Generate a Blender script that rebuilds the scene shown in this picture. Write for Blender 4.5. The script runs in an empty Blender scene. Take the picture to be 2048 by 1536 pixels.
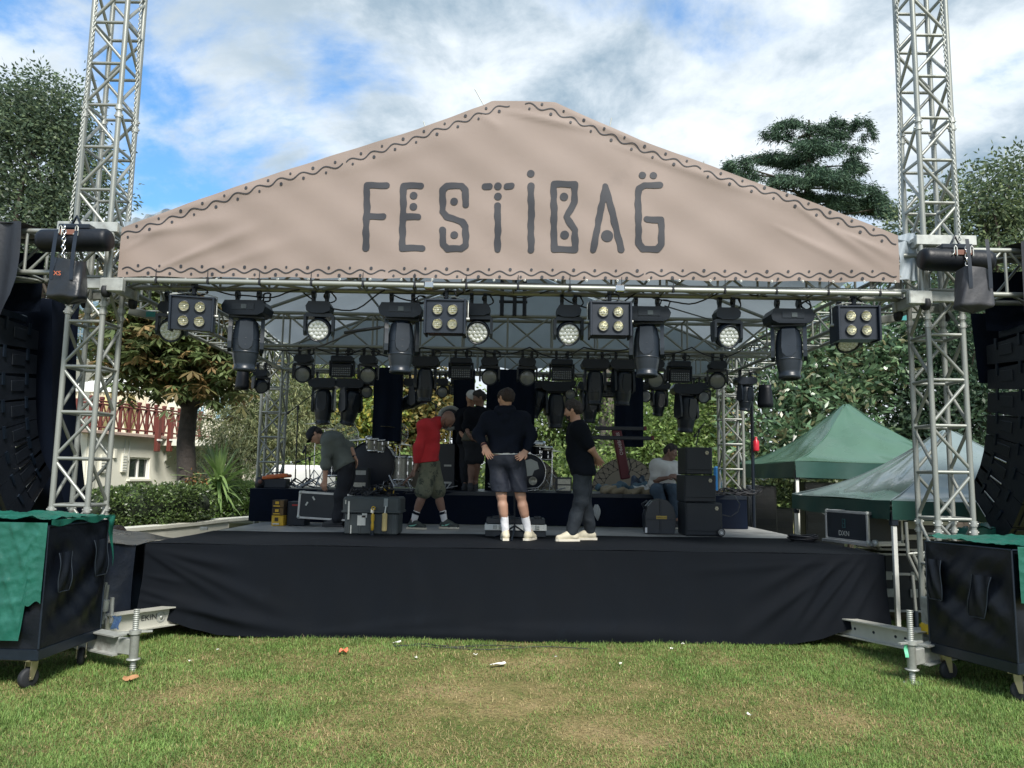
import bpy, math, random
import numpy as np
from mathutils import Vector, Matrix, Quaternion

random.seed(5)
rng = np.random.default_rng(11)
scene = bpy.context.scene
COL = scene.collection
PI = math.pi

# ------------------------------------------------------------------ camera
FPX = 1538.0                      # focal length in photo pixels (photo 2048 x 1536)
PITCH, ROLL, YAW = math.radians(6.8), math.radians(0.9), 0.0
CAMZ = 1.65
cam_d = bpy.data.cameras.new('camera')
cam_d.sensor_width = 36.0
cam_d.lens = 36.0 * FPX / 2048.0
cam_d.clip_start, cam_d.clip_end = 0.05, 2000.0
cam = bpy.data.objects.new('camera', cam_d)
COL.objects.link(cam)
CAM_R = Matrix.Rotation(YAW, 3, 'Z') @ Matrix.Rotation(PI / 2 + PITCH, 3, 'X') @ Matrix.Rotation(ROLL, 3, 'Z')
cam.matrix_world = Matrix.Translation((0, 0, CAMZ)) @ CAM_R.to_4x4()
scene.camera = cam

# ------------------------------------------------------------------ exposure, world, sun
scene.view_settings.view_transform = 'Standard'
scene.view_settings.look = 'None'
scene.view_settings.gamma = 1.0
scene.view_settings.use_curve_mapping = False
scene.view_settings.exposure = 1.22
SUN_EL, SUN_AZ = math.radians(47), math.radians(160)     # azimuth clockwise from +Y (behind the camera, to its right)
SUN_STRENGTH, SKY_STRENGTH = 2.8, 0.135
world = bpy.data.worlds.new('World')
scene.world = world
world.use_nodes = True


def build_world():
    nt = world.node_tree
    N, L = nt.nodes, nt.links
    N.clear()
    out = N.new('ShaderNodeOutputWorld')
    bg = N.new('ShaderNodeBackground')
    bg.inputs[1].default_value = SKY_STRENGTH
    L.new(bg.outputs[0], out.inputs[0])
    sky = N.new('ShaderNodeTexSky')
    sky.sky_type = 'NISHITA'
    sky.sun_disc = False
    sky.sun_elevation = SUN_EL
    sky.sun_rotation = SUN_AZ
    sky.air_density, sky.dust_density, sky.ozone_density = 1.0, 0.6, 2.0

    def math_(op, a, b=None, c=None):
        n = N.new('ShaderNodeMath'); n.operation = op
        for i, v in enumerate((a, b, c)):
            if v is None: continue
            if isinstance(v, (int, float)): n.inputs[i].default_value = v
            else: L.new(v, n.inputs[i])
        return n.outputs[0]

    def maprange(v, a, b, c=0.0, d=1.0):
        n = N.new('ShaderNodeMapRange'); n.interpolation_type = 'SMOOTHSTEP'
        L.new(v, n.inputs[0])
        for i, x in zip((1, 2, 3, 4), (a, b, c, d)): n.inputs[i].default_value = x
        return n.outputs[0]

    def noise(vec, scale, detail, rough, off, dist=0.0):
        mp = N.new('ShaderNodeMapping'); mp.inputs[1].default_value = off
        L.new(vec, mp.inputs[0])
        n = N.new('ShaderNodeTexNoise'); n.inputs['Scale'].default_value = scale
        n.inputs['Detail'].default_value = detail; n.inputs['Roughness'].default_value = rough
        n.inputs['Distortion'].default_value = dist
        L.new(mp.outputs[0], n.inputs['Vector'])
        return n.outputs[0]

    def mix(f, a, b):
        n = N.new('ShaderNodeMix'); n.data_type = 'RGBA'
        L.new(f, n.inputs[0])
        for k, v in ((6, a), (7, b)):
            if isinstance(v, tuple): n.inputs[k].default_value = v
            else: L.new(v, n.inputs[k])
        return n.outputs[2]

    tc = N.new('ShaderNodeTexCoord')
    sep = N.new('ShaderNodeSeparateXYZ'); L.new(tc.outputs['Generated'], sep.inputs[0])
    x, y, z = sep.outputs
    den = math_('ADD', math_('MAXIMUM', z, 0.0), 0.36)
    com = N.new('ShaderNodeCombineXYZ')
    L.new(math_('DIVIDE', x, den), com.inputs[0]); L.new(math_('DIVIDE', y, den), com.inputs[1])
    P = com.outputs[0]
    n1 = noise(P, 1.9, 11, 0.58, (1.2, 6.1, 0.0), 0.35)
    n2 = noise(P, 5.2, 9, 0.60, (7.3, 2.2, 4.0), 0.3)
    n3 = noise(P, 1.6, 9, 0.58, (1.3, 9.2, 2.0), 0.3)
    side = maprange(x, -0.50, 0.20, 0.30, 1.0)                       # more cloud towards +x
    cover = math_('ADD', math_('ADD', math_('MULTIPLY', n1, 0.72), math_('MULTIPLY', n2, 0.28)), math_('MULTIPLY', side, 0.15))
    lowz = maprange(z, 0.02, 0.36, 0.15, 0.01)
    cover = math_('ADD', cover, lowz)
    mask = maprange(cover, 0.465, 0.60)
    # thick parts of the cloud are greyer, thin edges white
    thick = maprange(math_('ADD', math_('MULTIPLY', n3, 0.62), math_('MULTIPLY', n2, 0.38)), 0.35, 0.55)
    thick = math_('MULTIPLY', thick, maprange(x, -0.5, 0.0, 0.55, 1.1))
    thick = math_('MULTIPLY', thick, maprange(z, 0.06, 0.28, 0.05, 1.0))
    cloud = mix(thick, (3.3, 3.55, 3.75, 1), (1.12, 1.55, 1.95, 1))
    blue = N.new('ShaderNodeMix'); blue.data_type = 'RGBA'; blue.blend_type = 'MULTIPLY'
    blue.inputs[0].default_value = 1.0
    L.new(sky.outputs[0], blue.inputs[6]); blue.inputs[7].default_value = (0.36, 0.66, 0.84, 1)
    haze = N.new('ShaderNodeMix'); haze.data_type = 'RGBA'; haze.inputs[0].default_value = 0.22
    L.new(blue.outputs[2], haze.inputs[6]); haze.inputs[7].default_value = (1.2, 2.05, 3.2, 1)
    L.new(mix(mask, haze.outputs[2], cloud), bg.inputs[0])


build_world()
sun_d = bpy.data.lights.new('sun', 'SUN')
sun_d.energy = SUN_STRENGTH
sun_d.angle = math.radians(15)
sun_d.color = (1.0, 0.95, 0.87)
sun = bpy.data.objects.new('sun', sun_d)
COL.objects.link(sun)
sdir = Vector((math.sin(SUN_AZ) * math.cos(SUN_EL), math.cos(SUN_AZ) * math.cos(SUN_EL), math.sin(SUN_EL)))
sun.rotation_euler = sdir.to_track_quat('Z', 'Y').to_euler()
sun.location = sdir * 60


# ------------------------------------------------------------------ measuring helpers
def ray(px, py):
    return CAM_R @ Vector(((px - 1024) / FPX, -(py - 768) / FPX, -1.0))


def at(px, py, Y):
    d = ray(px, py)
    return Vector((0, 0, CAMZ)) + d * (Y / d.y)


def atz(px, py, Z):
    d = ray(px, py)
    return Vector((0, 0, CAMZ)) + d * ((Z - CAMZ) / d.z)


# ------------------------------------------------------------------ materials
MATS = {}


def mat(name, col, rough=0.6, metal=0.0, var=0.12, scale=6.0, bump=0.0, bscale=40.0, col2=None, trans=0.0,
        attr=False, spec=0.5, coat=0.0, wear=None, alpha=1.0, sheen=0.0):
    if name in MATS: return MATS[name]
    m = bpy.data.materials.new(name)
    m.use_nodes = True
    nt = m.node_tree; N, L = nt.nodes, nt.links
    p = N['Principled BSDF']
    p.inputs['Roughness'].default_value = rough
    p.inputs['Metallic'].default_value = metal
    p.inputs['Specular IOR Level'].default_value = spec
    p.inputs['Coat Weight'].default_value = coat
    p.inputs['Alpha'].default_value = alpha
    if sheen: p.inputs['Sheen Weight'].default_value = sheen
    tc = N.new('ShaderNodeTexCoord')
    nz = N.new('ShaderNodeTexNoise'); nz.inputs['Scale'].default_value = scale
    nz.inputs['Detail'].default_value = 5; nz.inputs['Roughness'].default_value = 0.6
    L.new(tc.outputs['Object'], nz.inputs['Vector'])
    mr = N.new('ShaderNodeMapRange')
    mr.inputs[1].default_value, mr.inputs[2].default_value = 0.3, 0.7
    L.new(nz.outputs[0], mr.inputs[0])
    mx = N.new('ShaderNodeMix'); mx.data_type = 'RGBA'
    L.new(mr.outputs[0], mx.inputs[0])
    if attr:
        at_ = N.new('ShaderNodeAttribute'); at_.attribute_name = 'Col'
        lo = N.new('ShaderNodeMix'); lo.data_type = 'RGBA'; lo.blend_type = 'MULTIPLY'; lo.inputs[0].default_value = 1
        L.new(at_.outputs[0], lo.inputs[6]); lo.inputs[7].default_value = (1 - var,) * 3 + (1,)
        hi = N.new('ShaderNodeMix'); hi.data_type = 'RGBA'; hi.blend_type = 'MULTIPLY'; hi.inputs[0].default_value = 1
        L.new(at_.outputs[0], hi.inputs[6]); hi.inputs[7].default_value = (1 + var,) * 3 + (1,)
        L.new(lo.outputs[2], mx.inputs[6]); L.new(hi.outputs[2], mx.inputs[7])
    elif col2 is not None:
        mx.inputs[6].default_value = (*col, 1); mx.inputs[7].default_value = (*col2, 1)
    else:
        mx.inputs[6].default_value = (*[c * (1 - var) for c in col], 1)
        mx.inputs[7].default_value = (*[c * (1 + var) for c in col], 1)
    cout = mx.outputs[2]
    if wear:
        wcol, lo_, hi_, wsc = wear
        n2 = N.new('ShaderNodeTexNoise'); n2.inputs['Scale'].default_value = wsc
        n2.inputs['Detail'].default_value = 8; n2.inputs['Roughness'].default_value = 0.7
        L.new(tc.outputs['Object'], n2.inputs['Vector'])
        m2 = N.new('ShaderNodeMapRange'); m2.inputs[1].default_value, m2.inputs[2].default_value = lo_, hi_
        L.new(n2.outputs[0], m2.inputs[0])
        mw = N.new('ShaderNodeMix'); mw.data_type = 'RGBA'
        L.new(m2.outputs[0], mw.inputs[0]); L.new(cout, mw.inputs[6]); mw.inputs[7].default_value = (*wcol, 1)
        cout = mw.outputs[2]
    L.new(cout, p.inputs['Base Color'])
    rr = N.new('ShaderNodeMapRange')
    rr.inputs[3].default_value, rr.inputs[4].default_value = max(0.02, rough - 0.08), min(1, rough + 0.08)
    L.new(nz.outputs[0], rr.inputs[0]); L.new(rr.outputs[0], p.inputs['Roughness'])
    if bump:
        bn = N.new('ShaderNodeTexNoise'); bn.inputs['Scale'].default_value = bscale; bn.inputs['Detail'].default_value = 6
        L.new(tc.outputs['Object'], bn.inputs['Vector'])
        b = N.new('ShaderNodeBump'); b.inputs['Strength'].default_value = bump; b.inputs['Distance'].default_value = 0.02
        L.new(bn.outputs[0], b.inputs['Height']); L.new(b.outputs[0], p.inputs['Normal'])
    if trans:
        t = N.new('ShaderNodeBsdfTranslucent'); L.new(cout, t.inputs[0])
        ms = N.new('ShaderNodeMixShader'); ms.inputs[0].default_value = trans
        L.new(p.outputs[0], ms.inputs[1]); L.new(t.outputs[0], ms.inputs[2])
        L.new(ms.outputs[0], N['Material Output'].inputs[0])
    MATS[name] = m
    return m


ALU = mat('aluminium', (0.28, 0.295, 0.275), 0.42, 0.45, 0.10, 9, bump=0.05, bscale=60, wear=((0.18, 0.19, 0.175), 0.55, 0.75, 5))
STEEL = mat('galvanised_steel', (0.42, 0.44, 0.42), 0.5, 0.5, 0.15, 14, wear=((0.25, 0.24, 0.22), 0.55, 0.72, 8))
CHROME = mat('chrome', (0.7, 0.7, 0.7), 0.2, 1.0, 0.05)
BLK = mat('black_plastic', (0.006, 0.012, 0.023), 0.42, 0, 0.2, 10)
BLKM = mat('black_satin_metal', (0.005, 0.010, 0.019), 0.38, 0, 0.2, 10, bump=0.05)
GREYP = mat('dark_grey_plastic', (0.014, 0.021, 0.032), 0.38, 0, 0.15, 6)
DRAPE = mat('black_drape_cloth', (0.002, 0.006, 0.017), 0.9, 0, 0.2, 3, spec=.2, bump=0.15, bscale=90)
SKIRT = mat('black_skirt_cloth', (0.0030, 0.0047, 0.0078), 0.85, 0, 0.12, 2.0, spec=.14, bump=0.06, bscale=180, wear=((0.0048, 0.0075, 0.012), 0.60, 0.80, 3))
NYLON = mat('black_nylon', (0.0018, 0.0038, 0.0082), 0.48, 0, 0.2, 5, spec=.35, bump=0.12, bscale=35)
RUBBER = mat('black_rubber', (0.012, 0.014, 0.018), 0.7)
WHITE = mat('white_paint', (0.75, 0.76, 0.72), 0.5, 0, 0.05)
CABLE = mat('black_cable', (0.012, 0.014, 0.02), 0.5)


# ------------------------------------------------------------------ objects
def prop(o, label=None, cat=None, group=None, kind=None):
    if label: o['label'] = label
    if cat: o['category'] = cat
    if group: o['group'] = group
    if kind: o['kind'] = kind
    return o


def thing(name, label, cat, loc=(0, 0, 0), rz=0.0, group=None):
    o = bpy.data.objects.new(name, None)
    o.empty_display_size = 0.2
    COL.objects.link(o)
    o.location = loc
    o.rotation_euler = (0, 0, rz)
    return prop(o, label, cat, group)


def link(name, me, parent=None, m=None):
    o = bpy.data.objects.new(name, me)
    COL.objects.link(o)
    if m is not None and not me.materials: me.materials.append(m)
    if parent is not None: o.parent = parent
    return o


def np_mesh(name, V, F, smooth=False, cols=None):
    """V (n,3), F: array (m,k) or list of index tuples"""
    me = bpy.data.meshes.new(name)
    V = np.asarray(V, np.float32)
    if isinstance(F, np.ndarray):
        k = F.shape[1]
        me.vertices.add(len(V)); me.vertices.foreach_set('co', V.ravel())
        me.loops.add(F.size); me.loops.foreach_set('vertex_index', F.astype(np.int32).ravel())
        me.polygons.add(len(F))
        me.polygons.foreach_set('loop_start', np.arange(0, F.size, k, dtype=np.int32))
        me.update(calc_edges=True)
        me.validate()
    else:
        me.from_pydata([tuple(v) for v in V], [], [tuple(f) for f in F])
        me.update()
    if smooth: me.polygons.foreach_set('use_smooth', np.ones(len(me.polygons), bool))
    if cols is not None:
        a = me.attributes.new('Col', 'FLOAT_COLOR', 'POINT')
        c = np.ones((len(me.vertices), 4), np.float32); c[:, :3] = cols[:len(me.vertices)]
        a.data.foreach_set('color', c.ravel())
    return me


class MB:
    """collects shapes, then links them as ONE mesh object"""

    def __init__(s):
        s.v, s.f, s.sm = [], [], []

    def add(s, vs, fs, smooth=False):
        b = len(s.v)
        s.v += [tuple(v) for v in vs]
        s.f += [tuple(i + b for i in f) for f in fs]
        s.sm += [smooth] * len(fs)
        return s

    def box(s, c, size, R=None, bev=0.0):
        hx, hy, hz = size[0] / 2, size[1] / 2, size[2] / 2
        c = Vector(c)
        if bev <= 0:
            pts = [Vector((x * hx, y * hy, z * hz)) for x in (-1, 1) for y in (-1, 1) for z in (-1, 1)]
            fs = [(0, 1, 3, 2), (4, 6, 7, 5), (0, 4, 5, 1), (2, 3, 7, 6), (0, 2, 6, 4), (1, 5, 7, 3)]
        else:
            b = min(bev, hx * .9, hy * .9, hz * .9)
            pts, idx = [], {}
            for x in (-1, 1):
                for y in (-1, 1):
                    for z in (-1, 1):
                        for a in range(3):
                            p = [x * (hx - b), y * (hy - b), z * (hz - b)]
                            p[a] = (x * hx, y * hy, z * hz)[a]
                            idx[(x, y, z, a)] = len(pts); pts.append(Vector(p))
            fs = []
            for a in range(3):
                u, w = (a + 1) % 3, (a + 2) % 3
                for sg in (-1, 1):
                    q = []
                    for su, sw in ((-1, -1), (1, -1), (1, 1), (-1, 1)):
                        k = [0, 0, 0]; k[a], k[u], k[w] = sg, su, sw
                        q.append(idx[(*k, a)])
                    fs.append(tuple(q if sg > 0 else q[::-1]))
                for su in (-1, 1):
                    for sw in (-1, 1):
                        k0 = [0, 0, 0]; k1 = [0, 0, 0]
                        k0[a], k1[a] = -1, 1
                        for k in (k0, k1): k[u], k[w] = su, sw
                        q = [idx[(*k0, u)], idx[(*k1, u)], idx[(*k1, w)], idx[(*k0, w)]]
                        fs.append(tuple(q if su * sw < 0 else q[::-1]))
            for x in (-1, 1):
                for y in (-1, 1):
                    for z in (-1, 1):
                        q = [idx[(x, y, z, a)] for a in range(3)]
                        fs.append(tuple(q if x * y * z > 0 else q[::-1]))
        if R is not None: pts = [R @ p for p in pts]
        return s.add([p + c for p in pts], fs)

    def cyl(s, p0, p1, r0, r1=None, n=12, caps=True, smooth=True):
        p0, p1 = Vector(p0), Vector(p1)
        r1 = r0 if r1 is None else r1
        d = (p1 - p0).normalized()
        a = d.orthogonal().normalized(); b = d.cross(a)
        vs = []
        for p, r in ((p0, r0), (p1, r1)):
            vs += [p + (a * math.cos(t) + b * math.sin(t)) * r for t in (2 * PI * i / n for i in range(n))]
        s.add(vs, [(i, (i + 1) % n, n + (i + 1) % n, n + i) for i in range(n)], smooth)
        if caps:
            s.add(vs[:n], [tuple(range(n))[::-1]]); s.add(vs[n:], [tuple(range(n))])
        return s

    def tube(s, pts, r, n=6, closed=False):
        pts = [Vector(p) for p in pts]
        m = len(pts); vs = []
        a = None
        for i, p in enumerate(pts):
            d = (pts[(i + 1) % m] - pts[i - 1]) if closed else (pts[min(i + 1, m - 1)] - pts[max(i - 1, 0)])
            if d.length < 1e-9: d = Vector((0, 0, 1))
            d.normalize()
            a = d.orthogonal().normalized() if a is None else (a - d * a.dot(d)).normalized()
            b = d.cross(a)
            rr = r[i] if isinstance(r, (list, tuple)) else r
            vs += [p + (a * math.cos(2 * PI * k / n) + b * math.sin(2 * PI * k / n)) * rr for k in range(n)]
        fs = []
        for i in range(m if closed else m - 1):
            j = (i + 1) % m
            fs += [(i * n + k, i * n + (k + 1) % n, j * n + (k + 1) % n, j * n + k) for k in range(n)]
        s.add(vs, fs, True)
        if not closed: s.add(vs[:n], [tuple(range(n))[::-1]]); s.add(vs[-n:], [tuple(range(n))])
        return s

    def lathe(s, c, axis, prof, n=24, sx=1.0, ref=None):
        """prof: list of (r, h) along axis from c"""
        c, d = Vector(c), Vector(axis).normalized()
        a = (Vector(ref) if ref else d.orthogonal()).normalized(); b = d.cross(a)
        vs = []
        for r, h in prof:
            vs += [c + d * h + (a * math.cos(2 * PI * k / n) * sx + b * math.sin(2 * PI * k / n)) * max(r, 1e-5) for k in range(n)]
        fs = []
        for i in range(len(prof) - 1):
            fs += [(i * n + k, i * n + (k + 1) % n, (i + 1) * n + (k + 1) % n, (i + 1) * n + k) for k in range(n)]
        return s.add(vs, fs, True)

    def prism(s, poly, o, u, v, w, depth):
        """polygon (list of 2d) in plane u,v at o, extruded along w by depth"""
        o, u, v, w = Vector(o), Vector(u), Vector(v), Vector(w)
        A = [o + u * p[0] + v * p[1] for p in poly]
        n = len(A)
        B = [p + w * depth for p in A]
        return s.add(A + B, [tuple(range(n))[::-1], tuple(range(n, 2 * n))] + [(i, (i + 1) % n, n + (i + 1) % n, n + i) for i in range(n)])

    def grid(s, fn, nu, nv, smooth=True, closed_u=False):
        vs = [fn(i / nu, j / nv) for j in range(nv + 1) for i in range(nu + 1)]
        w = nu + 1
        return s.add(vs, [(j * w + i, j * w + i + 1, (j + 1) * w + i + 1, (j + 1) * w + i) for j in range(nv) for i in range(nu)], smooth)

    def mesh(s, name, off=None):
        V = np.array(s.v, np.float32)
        if off is not None: V = V - np.array(off, np.float32)
        me = np_mesh(name, V, s.f)
        me.polygons.foreach_set('use_smooth', np.array(s.sm, bool))
        return me

    def build(s, name, m, parent=None, world=True):
        off = None
        o = None
        if parent is not None and world:
            p = parent; off = Vector((0, 0, 0))
            while p is not None:
                off += p.location; p = p.parent
        return link(name, s.mesh(name, off), parent, m)


def tagged(o, label, cat, group=None, kind=None):
    return prop(o, label, cat, group, kind)


def dup(root, loc=None, rz=None, label=None, group=None, mw=None):
    def cp(o, par):
        c = o.copy(); COL.objects.link(c)
        if par is not None:
            c.parent = par
        for k in KIDS.get(o, ()): cp(k, c)
        return c
    KIDS = {}
    for o in root.children_recursive: KIDS.setdefault(o.parent, []).append(o)
    r = cp(root, None)
    if loc is not None: r.location = loc
    if rz is not None: r.rotation_euler = (0, 0, rz)
    if label: r['label'] = label
    if group: r['group'] = group
    return r


_UC = {}


def unit_cyl(m, n=10):
    k = (m.name, n)
    if k not in _UC:
        b = MB().cyl((0, 0, 0), (0, 0, 1), 1, n=n, caps=False)
        me = b.mesh('strut'); me.materials.append(m)
        _UC[k] = me
    return _UC[k]


def strut(name, p0, p1, r, parent, m=ALU, n=10):
    """a round bar as an object of its own; bars share one mesh"""
    o = bpy.data.objects.new(name, unit_cyl(m, n))
    COL.objects.link(o)
    p0, p1 = Vector(p0), Vector(p1)
    if parent is not None:
        o.parent = parent; p0 = p0 - parent.location; p1 = p1 - parent.location
    d = p1 - p0
    o.location = p0
    o.rotation_mode = 'QUATERNION'
    o.rotation_quaternion = d.to_track_quat('Z', 'Y')
    o.scale = (r, r, d.length)
    return o


def text_mesh(txt, size, name='lettering'):
    cu = bpy.data.curves.new('tmp_text', 'FONT')
    cu.body = txt; cu.size = size; cu.align_x = 'CENTER'; cu.align_y = 'CENTER'; cu.resolution_u = 3
    o = bpy.data.objects.new('tmp_text', cu)
    COL.objects.link(o)
    dg = bpy.context.evaluated_depsgraph_get(); dg.update()
    me = bpy.data.meshes.new_from_object(o.evaluated_get(dg))
    bpy.data.objects.remove(o); bpy.data.curves.remove(cu)
    me.name = name
    me.materials.clear()
    return me


def lettering(txt, size, pos, right, up, m, parent, name='lettering', sx=1.0):
    me = text_mesh(txt, size)
    r, u = Vector(right).normalized(), Vector(up).normalized()
    n = r.cross(u)
    M = Matrix((r * sx, u, n)).transposed().to_4x4()
    off = Vector((0, 0, 0)); p = parent
    while p is not None: off += p.location; p = p.parent
    M.translation = Vector(pos) - off
    me.transform(M)
    return link(name, me, parent, m)


# ------------------------------------------------------------------ implicit surfaces (people, cloth heaps)
def surface_nets(v, o, h):
    s = v < 0
    nx, ny, nz = v.shape
    cs = [(i, j, k) for i in (0, 1) for j in (0, 1) for k in (0, 1)]
    sl = lambda A, c: A[c[0]:nx - 1 + c[0], c[1]:ny - 1 + c[1], c[2]:nz - 1 + c[2]]
    cnt = sum(sl(s, c).astype(np.int8) for c in cs)
    act = (cnt > 0) & (cnt < 8)
    ii = np.argwhere(act)
    idx = -np.ones(act.shape, np.int64); idx[act] = np.arange(len(ii))
    val = {c: sl(v, c)[act] for c in cs}
    P = np.zeros((len(ii), 3)); n = np.zeros(len(ii))
    for a in cs:
        for ax in range(3):
            if a[ax] == 0:
                b = list(a); b[ax] = 1; b = tuple(b)
                va, vb = val[a], val[b]
                x = (va < 0) != (vb < 0)
                t = np.where(x, va / np.where(x, va - vb, 1), 0)
                q = np.tile(np.array(a, float), (len(ii), 1)); q[:, ax] += t
                P += q * x[:, None]; n += x
    V = (ii + P / n[:, None]) * h + np.array(o)
    Fs = []
    for ax in range(3):
        u, w = (ax + 1) % 3, (ax + 2) % 3
        A = [slice(1, -1)] * 3; B = [slice(1, -1)] * 3
        A[ax] = slice(0, v.shape[ax] - 1); B[ax] = slice(1, v.shape[ax])
        sa, sb = s[tuple(A)], s[tuple(B)]
        e = np.argwhere(sa != sb)
        if not len(e): continue
        fl = sa[tuple(e.T)]
        g = e.copy(); g[:, u] += 1; g[:, w] += 1

        def cell(du, dw):
            q = g.copy(); q[:, u] -= du; q[:, w] -= dw
            return idx[tuple(q.T)]
        q = np.stack([cell(1, 1), cell(0, 1), cell(0, 0), cell(1, 0)], 1)
        q[~fl] = q[~fl][:, ::-1]
        Fs.append(q)
    return V, np.concatenate(Fs)


def sdf_mesh(prims, h, name, cuts=(), wr=0.0, wscale=18.0, seed=0, shell=None):
    """prims: (p0, p1, r0, r1, k[, mode]) round cones, mode 's' subtracts; cuts: (point, normal) removes the side the normal points to"""
    pts = np.array([list(p[0]) for p in prims if len(p) < 6] + [list(p[1]) for p in prims if len(p) < 6])
    rm = max(max(p[2], p[3]) for p in prims)
    lo = pts.min(0) - rm - 3 * h - wr; hi = pts.max(0) + rm + 3 * h + wr
    dim = np.ceil((hi - lo) / h).astype(int) + 1
    v = np.full(dim, 0.5, np.float32)
    ax = [lo[i] + h * np.arange(dim[i]) for i in range(3)]
    for p in prims:
        a, b = np.array(p[0], float), np.array(p[1], float)
        r0, r1, k = p[2], p[3], p[4]
        m = max(r0, r1) + max(k, 2 * h) + 2 * h
        l = np.minimum(a, b) - m; u = np.maximum(a, b) + m
        i0 = np.clip(np.floor((l - lo) / h).astype(int), 0, dim); i1 = np.clip(np.ceil((u - lo) / h).astype(int) + 1, 0, dim)
        sl = tuple(slice(i0[i], i1[i]) for i in range(3))
        X = ax[0][sl[0]][:, None, None]; Y = ax[1][sl[1]][None, :, None]; Z = ax[2][sl[2]][None, None, :]
        ab = b - a; L2 = max(float(ab @ ab), 1e-9)
        t = np.clip(((X - a[0]) * ab[0] + (Y - a[1]) * ab[1] + (Z - a[2]) * ab[2]) / L2, 0, 1)
        d = np.sqrt((X - a[0] - t * ab[0]) ** 2 + (Y - a[1] - t * ab[1]) ** 2 + (Z - a[2] - t * ab[2]) ** 2) - (r0 + (r1 - r0) * t)
        w = v[sl]
        if len(p) > 5: v[sl] = np.maximum(w, -d)
        else:
            hh = np.maximum(k - np.abs(w - d), 0) / max(k, 1e-6)
            v[sl] = np.minimum(w, d) - hh * hh * k * 0.25
    if wr:
        r_ = np.random.default_rng(seed)
        X = ax[0][:, None, None]; Y = ax[1][None, :, None]; Z = ax[2][None, None, :]
        for q in range(5):
            k_ = r_.normal(size=3); k_ /= np.linalg.norm(k_); k_ *= wscale * r_.uniform(.7, 1.8)
            k2 = r_.normal(size=3) * wscale * .35
            ph = X * k_[0] + Y * k_[1] + Z * k_[2] + 1.6 * np.sin(X * k2[0] + Y * k2[1] + Z * k2[2]) + q
            v += (wr * (1 - .12 * q) * .62) * (np.sin(ph) if q % 2 else (1.6 * np.abs(np.sin(ph * .5)) - 1.0))
    for c, n in cuts:
        n = np.array(n, float); n /= np.linalg.norm(n); c = np.array(c, float)
        X = ax[0][:, None, None]; Y = ax[1][None, :, None]; Z = ax[2][None, None, :]
        v = np.maximum(v, (X - c[0]) * n[0] + (Y - c[1]) * n[1] + (Z - c[2]) * n[2])
    V, F = surface_nets(v, lo, h)
    return np_mesh(name, V, F, True)


# ------------------------------------------------------------------ flat print as thin mesh (marching squares)
def print_mesh(fn, x0, x1, y0, y1, h):
    """vertices (n,2) and faces of the region fn(X,Y) < 0"""
    nx, ny = int((x1 - x0) / h) + 2, int((y1 - y0) / h) + 2
    xs, ys = x0 + h * np.arange(nx), y0 + h * np.arange(ny)
    X, Y = np.meshgrid(xs, ys, indexing='ij')
    S = fn(X, Y)
    vid, V, F = {}, [], []

    def corner(i, j):
        k = (i, j)
        if k not in vid: vid[k] = len(V); V.append((xs[i], ys[j]))
        return vid[k]

    def edge(a, b):
        k = (a, b) if a < b else (b, a)
        if k not in vid:
            (i, j), (p, q) = k
            t = S[i, j] / (S[i, j] - S[p, q])
            vid[k] = len(V); V.append((xs[i] + (xs[p] - xs[i]) * t, ys[j] + (ys[q] - ys[j]) * t))
        return vid[k]
    neg = S < 0
    any_ = neg[:-1, :-1] | neg[1:, :-1] | neg[:-1, 1:] | neg[1:, 1:]
    for i, j in np.argwhere(any_):
        c = [(i, j), (i + 1, j), (i + 1, j + 1), (i, j + 1)]
        poly = []
        for k in range(4):
            a, b = c[k], c[(k + 1) % 4]
            if neg[a]: poly.append(corner(*a))
            if neg[a] != neg[b]: poly.append(edge(a, b))
        if len(poly) >= 3: F.append(tuple(poly))
    return np.array(V), F


def seg_d(X, Y, a, b):
    ax_, ay = a; bx, by = b
    dx, dy = bx - ax_, by - ay
    t = np.clip(((X - ax_) * dx + (Y - ay) * dy) / max(dx * dx + dy * dy, 1e-9), 0, 1)
    return np.hypot(X - ax_ - t * dx, Y - ay - t * dy)


# ------------------------------------------------------------------ truss
def truss(name, label, p0, p1, up, w, h, bay, rc=0.025, rb=0.0125, cat='truss', group=None, faces='tbfr', node=True, phase=0):
    p0, p1, up = Vector(p0), Vector(p1), Vector(up).normalized()
    t = thing(name, label, cat, p0, 0, group)
    d = (p1 - p0); L = d.length; d.normalize()
    sd = d.cross(up).normalized()
    cs = {(a, b): sd * (a * w / 2) + up * (b * h / 2) for a in (-1, 1) for b in (-1, 1)}
    for c in cs.values(): strut('chord', p0 + c, p1 + c, rc, t, n=12)
    F = {'f': ((-1, -1), (-1, 1)), 'r': ((1, -1), (1, 1)), 't': ((-1, 1), (1, 1)), 'b': ((-1, -1), (1, -1))}
    n = max(1, round(L / bay)); bl = L / n
    for q, k in enumerate(faces):
        a, b = cs[F[k][0]], cs[F[k][1]]
        for i in range(n + 1):
            u = p0 + d * min(max(i * bl, 0.03), L - 0.03)
            strut('rung', u + a, u + b, rb, t)
            if i < n:
                v0, v1 = p0 + d * (i * bl + .03), p0 + d * ((i + 1) * bl - .03)
                if (i + q + phase) % 2: strut('brace', v0 + a, v1 + b, rb, t)
                else: strut('brace', v0 + b, v1 + a, rb, t)
    return t
# ================================================================== ground
def vnoise(X, Y, seed, sc):
    r_ = np.random.default_rng(seed)
    out = 0
    for q in range(9):
        k = r_.normal(size=2) * sc * (1.0 + .35 * q)
        out = out + np.sin(X * k[0] + Y * k[1] + r_.uniform(0, 6.28) + 1.3 * np.sin(X * k[1] * .7 - Y * k[0] * .6 + q)) / (1 + .35 * q)
    return out / 3.2


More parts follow.
